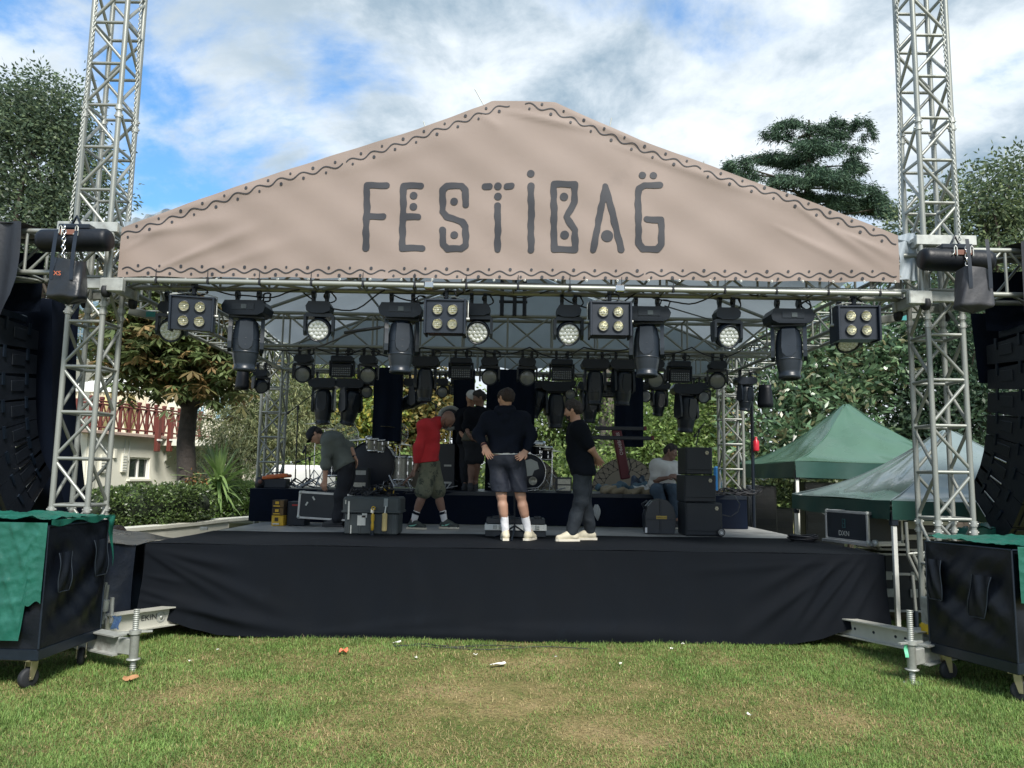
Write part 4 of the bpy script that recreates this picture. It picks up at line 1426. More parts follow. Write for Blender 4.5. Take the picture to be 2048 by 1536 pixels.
MB().cyl(at(211, 1200, 7.28), at(208, 1222, 7.28), .035).cyl(at(225, 1195, 7.35), at(222, 1246, 7.35), .018).build('hinge', STEEL, b)
tp = thing('crumpled_wrapper', 'small blue and black wrapper lying on the EKIN beam', 'litter', at(231, 1246, 7.3))
MB().grid(lambda u, v: at(224 + 16 * u, 1232 + 26 * v, 7.28) + Vector((0, .03 * math.sin(u * 7 + v * 5), 0)), 6, 8).build('foil', mat('blue_foil', (.10, .18, .35), .25, .3, .3, 12), tp)

# right base
b = thing('base_beams', 'pale steel beam with bolt holes, yellow plate and screw jack at the tower foot', 'tower base', (4.0, 7.3, 0), 0, 'steel bases of the front towers')
e0, e1 = at(1690, 1256, 8.0), at(1846, 1283, 7.2)
e0.z, e1.z = .19, .21
ibeam(MB(), e0 + (e0 - e1) * .8, e1, .16, .13).build('beam', PALE, b)
dd = (e1 - e0).normalized(); nn = Vector((dd.y, -dd.x, 0)); nn = nn if nn.y < 0 else -nn
for k in (.15, .4, .68, .80):
    MB().lathe(e0.lerp(e1, k) + nn * .008, nn, [(0, 0), (.014, 0), (.014, .002)], 10).build('bolt_hole', BLK, b)
j = at(1823, 1320, 6.62)
f1 = Vector((4.02, 7.0, .20))
ibeam(MB(), (4.12, 7.15, .20), (j.x + .14, j.y + .10, .20), .15, .12).build('beam', STEEL, b)
MB().box(((j.x + .07), j.y + .05, .2), (.16, .06, .13), Matrix.Rotation(.6, 3, 'Z'), .006).build('outrigger_arm', STEEL, b)
screw_jack(b, (j.x, j.y, -.02), .22, .60)
YEL = mat('yellow_paint', (.62, .42, .02), .5, 0, .1, 8, wear=((.3, .25, .15), .58, .7, 9))
MB().box((4.12, 7.36, .285), (.34, .5, .03), bev=.004).build('yellow_plate', YEL, b)
pl = MB().box(at(1862, 1235, 7.25), (.10, .16, .36), bev=.006).build('post_block', STEEL, b)
MB().box(at(1862, 1258, 7.245), (.104, .164, .09), bev=.006).build('yellow_band', YEL, b)
MB().box((4.05, 7.3, .56), (.34, .3, .012), bev=.003).build('hinge_plate', ALU, b)
MB().box((TXR, TY + .02, .17), (.5, .5, .14), bev=.008).build('base_plate', STEEL, b)
tg = at(1814, 1302, 6.6)
MB().grid(lambda u, v: tg + Vector((.03 * u - .02, .01 * math.sin(v * 5), .05 - .10 * v)), 2, 6).build('green_tag', mat('mint_tape', (.12, .5, .3), .5), b)
# ================================================================== covered speaker stacks on casters
TARP = mat('green_tarpaulin', (0.010, 0.098, 0.072), .40, 0, .16, 4, bump=.3, bscale=14, trans=.06, wear=((.03, .16, .125), .56, .74, 3))
BRASS = mat('brass_zinc', (.46, .41, .29), .32, .85, .1, 10)


def wrinkle(a, b, s):
    return .012 * math.sin(a * 7 + 3 * math.sin(b * 4 + s)) + .008 * math.sin(b * 11 - a * 5 + s * 2) + .004 * math.sin(a * 23 + b * 19 + s)


def caster(t, c, rz, r=.075):
    c = Vector(c)
    R = Matrix.Rotation(rz, 3, 'Z')
    ax_ = R @ Vector((1, 0, 0))
    w = MB().lathe(c + Vector((0, 0, r)), ax_, [(0, -.022), (r * .8, -.024), (r, -.016), (r, .016), (r * .8, .024), (0, .022)], 22).build('caster_wheel', RUBBER, t)
    f = MB()
    off = R @ Vector((0, .045, 0))
    for e in (-1, 1):
        p = c + ax_ * (e * .034)
        f.prism([(-.014, -.012), (.014, -.012), (.042, .075), (.046, .135), (-.004, .135), (-.014, .06)], p + Vector((0, 0, r)) - ax_ * .003, R @ Vector((0, 1, 0)), (0, 0, 1), ax_, .006)
    f.box(c + off * .3 + Vector((0, 0, r + .137)), (.13, .13, .012), R)
    f.cyl(c + ax_ * -.04 + Vector((0, 0, r)), c + ax_ * .04 + Vector((0, 0, r)), .012, n=8).build('caster_fork', BRASS, t)


def covered_stack(label, corner, along, depth, width, H, group, sgn, pockets):
    """corner: front inner ground corner; along: unit vector from it to the inner back corner; outwards is sgn"""
    c = Vector(corner); a = Vector(along).normalized()
    o = Vector((a.y, -a.x, 0)); o = o if o.x * sgn > 0 else -o
    t = thing('covered_speaker_stack', label, 'covered speaker', c, 0, group)
    z0, z1 = .30, H
    up = Vector((0, 0, 1))

    def face(p0, du, dv, nrm, s, nu=46, nv=46):
        def fn(u, v):
            e = min(u, 1 - u, v, 1 - v) * 6
            k = min(1, e)
            return p0 + du * u + dv * v + nrm * (wrinkle(u * 1.3, v * 1.3, s) * k * 1.2 + .012 * k)
        return MB().grid(fn, nu, nv)
    hh = Vector((0, 0, z1 - z0))
    base = c + Vector((0, 0, z0))
    face(base, a * depth, hh, -o, 1).build('inner_side_cover', NYLON, t)
    face(base + o * width, -o * width, hh, -a, 2).build('front_cover', NYLON, t)
    face(base + a * depth, o * width, hh, a, 3, 20, 20).build('back_cover', NYLON, t)
    face(base + a * depth + o * width, -a * depth, hh, o, 5, 20, 20).build('outer_side_cover', NYLON, t)
    face(base + hh, o * width, a * depth, up, 4).build('top_cover', NYLON, t)
    # piping along the edges
    for p, q in ((base, base + hh), (base + a * depth, base + a * depth + hh), (base + hh, base + hh + a * depth), (base + hh, base + hh + o * width)):
        strut('piping', p, q, .008, t, BLK, 8)
    # flaps over the handles
    for fa, fz, fw, fh, sk_ in pockets:
        def fp(u, v, fa=fa, fz=fz, fw=fw, fh=fh, sk_=sk_):
            uu = fa * depth + (u - .5) * fw * (1 - .12 * v) + sk_ * v
            return c + a * uu + Vector((0, 0, fz - v * fh)) - o * (.034 + .03 * math.sin(v * PI * .9) * (1 - abs(u - .5)) + .008 * math.sin(u * 9 + v * 7))
        fl = MB().grid(fp, 10, 12).build('handle_flap', NYLON, t)
        edge = [fp(0, i / 8) for i in range(9)] + [fp(i / 6, 1) for i in range(1, 7)] + [fp(1, 1 - i / 8) for i in range(1, 9)]
        MB().tube([e - o * .004 for e in edge], .0045, 5).build('flap_piping', GREYP, fl)
    # wooden dolly and casters
    MB().box(c + a * depth / 2 + o * width / 2 + Vector((0, 0, .255)), (width, depth, .09), Matrix((o, a, up)).transposed(), .008).build('dolly', BLKM, t)
    for u in (.08, .9):
        for w in (.10, width - .10):
            caster(t, c + a * depth * u + o * w, math.atan2(a.y, a.x) - PI / 2 + .5 * sgn + u)
    return t, a, o, base, hh


GC = 'black covered speaker stacks on casters'
cf = at(72, 1352, 5.98); cbk = at(195, 1300, 6.80)
t, a, o, base, hh = covered_stack('black covered speaker stack with a green tarpaulin hanging down its front', (cf.x, cf.y, 0), (cbk.x - cf.x, cbk.y - cf.y, 0), .84, 1.1, 1.21, GC, -1,
                                  [(.22, 1.00, .17, .30, .0), (.80, 1.06, .20, .30, .03)])
# tarpaulin over it
tp = thing('green_tarpaulin', 'crumpled green tarpaulin over the top and front of the black covered stack', 'tarpaulin', base + hh)


def crum(u, v, s=0):
    # thin sharp creases running in several directions
    r = 0
    for k, (a, b, w) in enumerate(((3.1, 1.7, .006), (-2.2, 3.9, .005), (5.3, -1.2, .004), (1.1, 6.7, .004), (7.9, 5.1, .0025))):
        x = u * a + v * b + s * 1.7 + k + .35 * math.sin(u * 5 + v * 3 + k + s)
        r += w * (1 - abs(((x % 1) * 2 - 1))) ** 3
    return r * 1.6 + .006 * math.sin(u * 4 + v * 3 + s)


MB().grid(lambda u, v: base + hh + o * (-.025 + u * 1.2) + a * (-.03 + v * .90) + Vector((0, 0, .034 + abs(crum(u * 1.2, v, 1)) * 1.6 + .05 * math.exp(-((u - .30) / .10) ** 2 - ((v - .5) / .4) ** 2))), 60, 50).build('top_sheet', TARP, tp)


def front_sheet(u, v):
    xo = -.02 + u * 1.2
    drop = .60 if u < .10 else .60 + .27 * min(1, (u - .10) / .012) if u < .112 else .87
    if u < .10: drop = .60 - .02 * math.sin(u * 60)
    return base + hh + o * xo + a * (-.045) + Vector((0, 0, .03 - v * drop)) - a * (abs(crum(u * 2, v, 2)) * 1.0 * min(1, .15 + u * 9) * min(1, .2 + (1 - v) * 7) + .012 * v)


MB().grid(front_sheet, 84, 50).build('front_sheet', TARP, tp)
MB().grid(lambda u, v: base + hh - o * (.040 + .012 * math.sin(u * 9 + v * 6)) + a * (.72 + .15 * u) + Vector((0, 0, .04 - v * (.02 + .42 * u ** 2))), 10, 16).build('side_strip', TARP, tp)
MB().grid(lambda u, v: base + hh - o * (.038 + .006 * math.sin(u * 30)) + a * (-.03 + .9 * u) + Vector((0, 0, .05 - v * (.035 + .02 * math.sin(u * 12)))), 40, 3).build('hem', TARP, tp)

cf = at(2040, 1388, 6.02); cbk = at(1874, 1338, 6.72)
t, a, o, base, hh = covered_stack('black covered speaker stack with quilted side, in front of the tents', (cf.x, cf.y, 0), (cbk.x - cf.x, cbk.y - cf.y, 0), .80, 1.1, 1.14, GC, 1,
                                  [(.86, 1.00, .15, .33, -.01), (.30, .92, .17, .33, .06)])
tp = thing('green_tarpaulin', 'thin green tarpaulin lying flat over the black covered stack by the tents', 'tarpaulin', base + hh)
MB().grid(lambda u, v: base + hh + o * (-.0 + u * 1.2) + a * (-.03 + v * .88) + Vector((0, 0, .034 + abs(crum(u * 1.2, v, 4)) * 1.2)), 60, 50).build('top_sheet', TARP, tp)
MB().grid(lambda u, v: base + hh + o * (.01 + u * 1.2) + a * (-.045) + Vector((0, 0, .03 - v * (.42 + .1 * u))) - a * abs(crum(u * 2, v, 5)) * min(1, .15 + u * 9), 60, 40).build('front_sheet', TARP, tp)
# green wrapped heap behind it
q = at(1990, 1055, 8.0)
gh = thing('wrapped_crate', 'crate wrapped in crumpled green plastic standing behind the covered stack', 'crate', (q.x, 8.0, 0))
MB().box((q.x + .02, 8.2, .52), (.50, .4, 1.0), bev=.02).build('crate_body', BLKM, gh)
MB().grid(lambda u, v: Vector((q.x - .25 + .54 * u, 7.98 - .03 * abs(crum(u * 2, v, 7)) * 20 * .1 - .02, 1.22 - .45 * v - .10 * (2 * u - 1) ** 2 + .03 * math.sin(u * 13))), 26, 16).build('plastic_front', TARP, gh)
MB().grid(lambda u, v: Vector((q.x - .25 + .54 * u, 7.96 + .48 * v, 1.225 - .10 * (2 * u - 1) ** 2 + .03 * math.sin(u * 13) - .05 * v + abs(crum(u, v, 3)))), 26, 14).build('plastic_top', TARP, gh)

# black plastic covered case between the left stack and the stage
c0 = at(206, 1062, 8.1); c1 = at(292, 1084, 8.1)
bx = thing('covered_case', 'low case under shiny black plastic between the green sheeted stack and the stage', 'case', (-4.15, 8.0, 0))
SHINY = mat('shiny_black_plastic', (0.006, 0.009, 0.016), .30, 0, .2, 5, bump=.2, bscale=14)
MB().grid(lambda u, v: Vector((-4.75 + 1.0 * u, 7.86 + .02 * math.sin(u * 9 + v * 4), .02 + .93 * (1 - v) + .04 * u * 0 - .05 * u * (1 - v))), 24, 20).build('front_plastic', SHINY, bx)
MB().grid(lambda u, v: Vector((-4.75 + 1.0 * u, 7.85 + .9 * v, .955 - .05 * u + .08 * v * (1 - u) + .008 * math.sin(u * 11 + v * 7))), 30, 20).build('top_plastic', SHINY, bx)
MB().box((-4.32, 8.32, .44), (.84, .86, .86), bev=.02).build('case_body', BLKM, bx)

# ================================================================== pop up canopies on the right
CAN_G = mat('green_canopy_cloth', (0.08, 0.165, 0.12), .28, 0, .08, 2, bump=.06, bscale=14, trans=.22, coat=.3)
CAN_SHEEN = mat('sky_sheen_green_canopy', (0.20, 0.26, 0.27), .28, 0, .08, 2, bump=.03, bscale=9, trans=.15, coat=.8)  # pale tone is sky reflection put into the green cloth's base colour
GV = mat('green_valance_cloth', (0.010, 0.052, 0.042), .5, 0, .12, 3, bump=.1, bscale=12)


def canopy(label, x0, y0, w, d, ze, zp, mtop, val, legs, s, rip=1.0):
    t = thing('canopy_tent', label, 'canopy tent', (x0 + w / 2, y0 + d / 2, 0), 0, 'green pop up canopies beside the stage')
    pk = Vector((x0 + w / 2, y0 + d / 2, zp))
    cs = [Vector((x0, y0, ze)), Vector((x0 + w, y0, ze)), Vector((x0 + w, y0 + d, ze)), Vector((x0, y0 + d, ze))]
    for i in range(4):
        A, B = cs[i], cs[(i + 1) % 4]

        def fn(u, v, A=A, B=B, i=i):
            e = A.lerp(B, u)
            h = v ** 1.0
            p = e.lerp(pk, v)
            sag = .26 * math.sin(PI * min(1, v * 1.02)) ** 1.0 * (zp - ze) * .62
            k = math.sin(PI * u) * (1 - v)
            p.z += -sag * (1 - .35 * math.sin(PI * u)) - .07 * k * math.sin(PI * min(1, v * 2.2)) + .012 * rip * math.sin(u * 26 + v * 9 + s) * (1 - v) * math.sin(PI * v) + .010 * rip * math.sin(u * 9 + v * 17 + s) + .006 * abs(math.sin(u * 14 + 3 * v)) * math.sin(PI * v)
            if v > .97: p.z -= .03 * (v - .97) / .03
            return p
        MB().grid(fn, 40, 40).build('roof_panel', mtop, t)
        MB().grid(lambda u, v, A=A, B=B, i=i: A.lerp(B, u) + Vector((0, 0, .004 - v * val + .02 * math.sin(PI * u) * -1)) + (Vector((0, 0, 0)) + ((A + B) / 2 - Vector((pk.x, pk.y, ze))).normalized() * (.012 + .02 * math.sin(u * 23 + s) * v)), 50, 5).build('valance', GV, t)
    for c in cs:
        e_ = [c.lerp(pk, v) + Vector((0, 0, .008 - .26 * math.sin(PI * min(1, v * 1.02)) * (zp - ze) * .62)) for v in (i / 20 for i in range(20))]
        MB().tube(e_, .007, 5).build('seam', mtop, t)
    for k, c in enumerate(cs):
        if k in legs:
            inn = (Vector((pk.x, pk.y, c.z)) - c).normalized() * .05
            b = c + inn
            MB().box((b.x, b.y, (c.z - .16) / 2), (.046, .046, c.z - .16), bev=.004).build('leg', WHITE, t)
            MB().box((b.x, b.y, c.z - .20), (.075, .075, .15), bev=.008).build('leg_slider', BLK, t)
            for tgt in (cs[(k + 1) % 4], cs[(k - 1) % 4]):
                q = b.lerp(Vector((tgt.x, tgt.y, b.z)), .5)
                strut('truss_bar', b + Vector((0, 0, -.22)), Vector((q.x, q.y, c.z - .03)), .013, t, WHITE, 6)
                strut('truss_bar', b + Vector((0, 0, -.05)), Vector((q.x, q.y, c.z - .30)), .013, t, WHITE, 6)
    return t


q = at(1590, 920, 12.0)
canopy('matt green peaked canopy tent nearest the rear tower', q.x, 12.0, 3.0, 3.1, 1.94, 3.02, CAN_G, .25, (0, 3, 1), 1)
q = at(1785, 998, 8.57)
canopy('shiny green canopy tent with sky sheen in its colour, low, behind the front tower', q.x, 8.6, 3.0, 3.0, 1.44, 2.36, CAN_SHEEN, .21, (0, 3, 1), 3, .45)
# ================================================================== people
def skin(name, c): return mat(name, c, .5, 0, .08, 14, bump=.03, bscale=60)


SK_A = skin('fair_skin', (0.47, 0.27, 0.19)); SK_B = skin('tan_skin', (0.38, 0.21, 0.14)); SK_C = skin('brown_skin', (0.21, 0.12, 0.088))
HAIRB = mat('dark_brown_hair', (0.018, 0.013, 0.012), .55, 0, .5, 70, bump=1.0, bscale=85)
HAIRA = mat('short_brown_hair', (0.034, 0.021, 0.017), .6, 0, .5, 70, bump=1.0, bscale=85)
NAVY = mat('navy_sweat_cloth', (0.005, 0.008, 0.018), .85, 0, .15, 6, spec=.2, bump=.75, bscale=9)
NAVYS = mat('navy_shorts_cloth', (0.017, 0.022, 0.038), .7, 0, .12, 6, bump=.9, bscale=11)
BTEE = mat('black_tee_cloth', (0.003, 0.005, 0.010), .85, 0, .15, 6, spec=.2, bump=.75, bscale=9)
SLATE = mat('dark_slate_trouser_cloth', (0.017, 0.024, 0.033), .8, 0, .15, 6, bump=.9, bscale=11)
RED = mat('red_sweat_cloth', (0.42, 0.018, 0.026), .85, 0, .12, 6, bump=.75, bscale=9)
CAMO = mat('camouflage_cloth', (0.085, 0.10, 0.07), .85, 0, .1, 9, bump=.1, col2=(0.16, 0.165, 0.115), wear=((.035, .045, .035), .52, .58, 11))
GREYS = mat('grey_shirt_cloth', (0.115, 0.135, 0.125), .8, 0, .12, 5, bump=.75, bscale=9)
BPANT = mat('black_trouser_cloth', (0.010, 0.013, 0.020), .85, 0, .2, 5, bump=.9, bscale=11)
WTEE = mat('white_tee_cloth', (0.62, 0.63, 0.62), .85, 0, .06, 5, bump=.75, bscale=9)
JEAN = mat('blue_denim', (0.045, 0.075, 0.115), .8, 0, .25, 6, bump=.9, bscale=11)
WSOCK = mat('white_sock', (0.72, 0.73, 0.76), .9, 0, .05, 20, bump=.2)
CREAMS = mat('cream_shoe', (0.60, 0.55, 0.42), .6, 0, .14, 14)
SOLE = mat('pale_shoe_sole', (0.68, 0.64, 0.54), .6, 0, .1, 12)
DSHOE = mat('dark_green_shoe', (0.030, 0.042, 0.040), .55, 0, .2, 12)
MINT = mat('mint_leather', (0.25, 0.62, 0.50), .5)
BSHOE = mat('grey_black_shoe', (0.035, 0.038, 0.045), .65, 0, .2, 12)


def U(v): return Vector(v).normalized()


class Person:
    def __init__(s, label, J, face, skinm, base, k=1.0, sexw=1.0):
        s.J = {a: Vector(b) for a, b in J.items()}
        s.k, s.skin = k, skinm
        s.face = U(face)
        s.t = thing('person', label, 'person', base)
        J = s.J
        s.lat = U(J['shR'] - J['shL']); s.latp = U(J['hipR'] - J['hipL'])
        s.up = U(J['head'] - J['neck'])
        s.hs = U(s.face.cross(s.up)); s.hu = s.hs.cross(s.face)
        s.torso_axis = U(J['chest'] - J['pelvis'])

    def torso(s, e=0.0, top=True):
        J, k = s.J, s.k
        P = []
        wa = J['chest'].lerp(J['pelvis'], .55)
        lw = U(s.lat + s.latp)
        for sg in (-1, 1):
            ch = J['chest'] + s.lat * (.085 * sg * k); w = wa + lw * (.058 * sg * k); p = J['pelvis'] + s.latp * (.080 * sg * k)
            sh = (J['shL'] if sg < 0 else J['shR'])
            P += [(ch, w, .108 * k + e, .100 * k + e, .05), (w, p, .100 * k + e, .112 * k + e, .05)]
            P += [(J['neck'].lerp(J['chest'], .25), sh, .060 * k + e, .060 * k + e, .06), (sh, ch, .062 * k + e, .10 * k + e, .06)]
        return P

    def arm(s, S, e=0.0, f=1.0, fr=0.0):
        """upper arm and forearm up to fraction f (0..2)"""
        J, k = s.J, s.k
        a, b, c = J['sh' + S], J['el' + S], J['wr' + S]
        P = []
        f1 = min(f, 1)
        P.append((a, a.lerp(b, f1), .056 * k + e, (.056 + (.042 - .056) * f1) * k + e, .03))
        if f > 1:
            g = f - 1
            P.append((b, b.lerp(c, g), .044 * k + e, (.044 + (.029 - .044) * g) * k + e * (1 - .3 * g), .03))
        return P

    def leg(s, S, e=0.0, f=1.0, flare=0.0):
        J, k = s.J, s.k
        a, b, c = J['hip' + S], J['kn' + S], J['an' + S]
        f1 = min(f, 1)
        P = [(a, a.lerp(b, f1), .088 * k + e, (.088 + (.058 - .088) * f1) * k + e + flare * f1, .035)]
        if f > 1:
            g = f - 1
            P.append((b, b.lerp(c, g), .056 * k + e + flare, (.056 + (.036 - .056) * g) * k + e + flare, .03))
        return P

    def hand(s, S, palm, spread=.2, curl=.5, side=1):
        """palm: direction the palm faces; fingers run from wrist along ha - wr"""
        J, k = s.J, s.k
        w, h = J['wr' + S], J['ha' + S]
        d = U(h - w); n = Vector(palm); n = U(n - d * n.dot(d)); q = U(d.cross(n)) * side
        P = []
        L = (.088, .098, .092, .074)
        for i in range(4):
            off = (i - 1.5)
            kn = w + d * (.085 - .004 * abs(off)) * k + q * (.0215 * off) * k
            P.append((w + q * (.011 * off) * k, kn, .0165 * k, .0135 * k, .016))
            d1 = U(d + q * (spread * off * .25) + n * curl * .5); d2 = U(d1 + n * curl * 1.1)
            m = kn + d1 * (L[i] * .52 * k); tp = m + d2 * (L[i] * .48 * k)
            P += [(kn, m, .0098 * k, .0088 * k, .004), (m, tp, .0088 * k, .0072 * k, .004)]
        b = w + d * .025 * k - q * .024 * k
        m = b + U(d * .7 - q * .75 + n * .25) * (.050 * k); tp = m + U(d * .95 - q * .25 + n * .35) * (.040 * k)
        P += [(w + d * .015, b, .016 * k, .016 * k, .012), (b, m, .0145 * k, .0115 * k, .008), (m, tp, .0108 * k, .0085 * k, .004)]
        return P

    def head(s):
        J, k, f, u, h = s.J, s.k, s.face, s.hu, s.hs
        c = J['head']
        P = [(J['neck'] - s.up * .02, c - u * .05 * k - f * .01, .060 * k, .056 * k, .02),
             (c + u * .030 * k - f * .022 * k, c + u * .024 * k + f * .012 * k, .086 * k, .082 * k, .02),
             (c - u * .02 * k + f * .025 * k, c - u * .072 * k + f * .052 * k, .066 * k, .042 * k, .03)]
        for sg in (-1, 1):
            P.append((c - u * .035 * k + h * .045 * sg * k + f * .01, c - u * .07 * k + f * .05 * k + h * .015 * sg, .030 * k, .028 * k, .03))       # jaw
            P.append((c - u * .014 * k + h * .038 * sg * k + f * .062 * k, c - u * .016 * k + h * .046 * sg * k + f * .05 * k, .026 * k, .024 * k, .02))  # cheek
            P.append((c + u * .022 * k + h * .014 * sg * k + f * .088 * k, c + u * .024 * k + h * .048 * sg * k + f * .068 * k, .014 * k, .012 * k, .012))  # brow
            P.append((c + u * .012 * k + h * .083 * sg * k - f * .008 * k, c - u * .026 * k + h * .080 * sg * k + f * .002 * k, .017 * k, .011 * k, .006))  # ear
            P.append((c + u * .004 * k + h * .031 * sg * k + f * .094 * k, c + u * .004 * k + h * .031 * sg * k + f * .096 * k, .014 * k, .014 * k, 0, 's'))  # eye socket
        P += [(c + u * .012 * k + f * .090 * k, c - u * .020 * k + f * .108 * k, .011 * k, .0155 * k, .012),
              (c - u * .052 * k + f * .088 * k - h * .014, c - u * .052 * k + f * .088 * k + h * .014, .010 * k, .010 * k, .008),
              (c - u * .063 * k + f * .084 * k - h * .011, c - u * .063 * k + f * .084 * k + h * .011, .010 * k, .010 * k, .008)]
        return P

    def body(s, hands, h=.0085, parts=('torso', 'armL', 'armR', 'legL', 'legR')):
        P = []
        if 'torso' in parts: P += s.torso()
        P += s.head()
        for S in 'LR':
            if 'arm' + S in parts:
                P += s.arm(S, f=2.0)
                P += s.hand(S, **hands[S])
            if 'leg' + S in parts:
                J, k = s.J, s.k
                P += s.leg(S, f=2.0)
                calf = J['kn' + S].lerp(J['an' + S], .30)
                bk = U(-Vector((J['to' + S] - J['an' + S]).to_tuple())); bk = U(bk - (J['an' + S] - J['kn' + S]).normalized() * bk.dot((J['an' + S] - J['kn' + S]).normalized()))
                P.append((calf + bk * .012, J['kn' + S].lerp(J['an' + S], .5) + bk * .012, .056 * k, .046 * k, .03))
                ft = J['an' + S] + (J['to' + S] - J['an' + S]) * .6
                P.append((J['an' + S], Vector((ft.x, ft.y, s.ground[S] + .045)), .034 * k, .026 * k, .03))
        me = sdf_mesh([(a[0], a[1], *a[2:]) for a in P], h, 'body')
        return s.put('body', me, s.skin)

    def put(s, name, me, m, parent=None):
        me.transform(Matrix.Translation(-s.t.location))
        o = link(name, me, parent or s.t, m)
        return o

    def cloth(s, name, P, m, h=.011, cuts=(), wr=.007, wscale=20, seed=1):
        return s.put(name, sdf_mesh(P, h, name, cuts, wr, wscale, seed), m)

    def eyes(s):
        k, c, u, f, h = s.k, s.J['head'], s.hu, s.face, s.hs
        for sg in (-1, 1):
            mb = MB().lathe(c + u * .004 * k + h * .031 * sg * k + f * .082 * k, f, [(0, -.011), (.008, -.008), (.011, 0), (.008, .008), (0, .011)], 10)
            s.put('eye', mb.mesh('eye'), mat('eye_dark', (.05, .04, .04), .2))

    def hair(s, m, style='short', seed=3):
        k, c, u, f, h = s.k, s.J['head'], s.hu, s.face, s.hs
        P = [(c + u * .036 * k - f * .026 * k, c + u * .036 * k + f * .014 * k, .091 * k, .086 * k, .02),
             (c - u * .01 * k - f * .045 * k, c - u * .045 * k - f * .040 * k, .068 * k, .052 * k, .03)]
        cuts = [(c + u * .030 * k + f * .052 * k, f * .80 - u * .60), (c - u * .052 * k - f * .04, -u)]
        for sg in (-1, 1):
            P.append((c + h * .077 * sg * k + f * .030 * k - u * .0, c + h * .077 * sg * k + f * .030 * k + u * .03 * k, .012 * k, .02 * k, .01))
        if style == 'quiff':
            P.append((c + u * .10 * k + f * .045 * k, c + u * .11 * k - f * .02 * k, .035 * k, .04 * k, .04))
        return s.put('hair', sdf_mesh(P, .007, 'hair', cuts, .004, 60, seed), m)

    def beard(s, m):
        k, c, u, f, h = s.k, s.J['head'], s.hu, s.face, s.hs
        P = [(c - u * .065 * k + f * .062 * k, c - u * .078 * k + f * .058 * k, .044 * k, .036 * k, .02)]
        for sg in (-1, 1): P.append((c - u * .005 * k + h * .068 * sg * k + f * .020 * k, c - u * .07 * k + h * .025 * sg * k + f * .055 * k, .018 * k, .028 * k, .02))
        return s.put('beard', sdf_mesh(P, .007, 'beard', [(c - u * .035 * k + f * .09, f * .3 + u * .95)], .003, 60, 5), m)

    def shoe(s, S, m, sole, stripe=None):
        J, k = s.J, s.k
        a, to = J['an' + S], J['to' + S]
        d = Vector((to.x - a.x, to.y - a.y, 0)).normalized()
        z0 = min(a.z, to.z)
        gz = s.ground[S]
        A = Vector((a.x, a.y, gz))
        P = [(A + Vector((0, 0, .055)) - d * .035, A + d * .075 + Vector((0, 0, .050)), .042, .042, .03),
             (A + d * .075 + Vector((0, 0, .048)), A + d * .165 + Vector((0, 0, .036)), .042, .036, .03),
             (A + Vector((0, 0, .06)), A + Vector((0, 0, .105)), .044, .042, .03),
             (A + d * .03 + Vector((0, 0, .095)), A + d * .10 + Vector((0, 0, .062)), .036, .034, .02)]
        o = s.put('shoe', sdf_mesh(P, .008, 'shoe', [(A + Vector((0, 0, .012)), (0, 0, -1))], .002, 50, 2), m)
        sd = Vector((-d.y, d.x, 0))
        pr = [(-.080, -.036), (-.084, .0), (-.080, .036), (0, .042), (.10, .050), (.165, .044), (.200, .018), (.203, -.015), (.165, -.042), (.10, -.046), (0, -.040)]
        so = MB().prism(pr, A + Vector((0, 0, .002)), d, sd, (0, 0, 1), .026)
        me = so.mesh('sole'); s.put('sole', me, sole, o).location = (0, 0, 0)
        if stripe:
            for sg in (-1, 1):
                q = MB()
                pts = [(-.05, .050), (-.01, .040), (.04, .048), (.08, .075), (.03, .062), (-.01, .056)]
                q.prism(pts, A + sd * (sg * .0455), d, (0, 0, 1), sd * sg, .004)
                s.put('side_mark', q.mesh('side_mark'), stripe, o)
        return o

    def sock(s, S, m, f=.62, bands=None):
        J, k = s.J, s.k
        a, b = J['kn' + S], J['an' + S]
        tp = a.lerp(b, f)
        ax_ = U(a - b)
        o = s.put('sock', sdf_mesh([(tp, b - Vector((0, 0, .02)), .047 * k, .043 * k, .01)], .008, 'sock', [(tp + ax_ * .01, ax_)], .003, 50, 4), m)
        if bands:
            for q in (.08, .20):
                c = tp.lerp(b, q)
                me = MB().cyl(c + ax_ * .009, c - ax_ * .009, .0500 * k, .0496 * k, 16, False).mesh('sock_band')
                s.put('sock_band', me, bands, o)
        return o


def JP(Y, **kw):
    out = {}
    for n, v in kw.items():
        dy = v[2] if len(v) > 2 else 0.0
        out[n] = at(v[0], v[1], Y + dy)
    return out


# ---- man in navy hoodie and shorts, seen from behind
Y = 9.02
J = JP(Y, head=(1012, 797), neck=(1010, 824, .02), chest=(1010, 857), pelvis=(1011, 917), shL=(977, 838), shR=(1044, 838),
       elL=(957, 868, -.02), wrL=(969, 893, -.15), haL=(979, 913, -.17), elR=(1064, 872, -.03), wrR=(1052, 902, -.14), haR=(1040, 914, -.17),
       hipL=(995, 922), hipR=(1028, 922), knL=(1003, 990, -.02), knR=(1041, 990, .0), anL=(1011, 1062, .0), anR=(1057, 1062, .05), toL=(1008, 1070, .2), toR=(1067, 1070, .2))
p = Person('man in navy hoodie and shorts with his back turned, hands on hips', J, (-.62, .74, -.12), SK_A, (at(1033, 1078, Y).x, Y, SZ))
p.ground = {'L': SZ + .008, 'R': SZ + .008}
p.body({'L': dict(palm=(.4, -.8, .1), spread=.3, curl=.35, side=-1), 'R': dict(palm=(-.3, -.9, .1), spread=.3, curl=.5, side=1)})
p.hair(HAIRA); p.beard(HAIRA); p.eyes()
J = p.J
hem = J['pelvis'] + Vector((0, 0, .055))
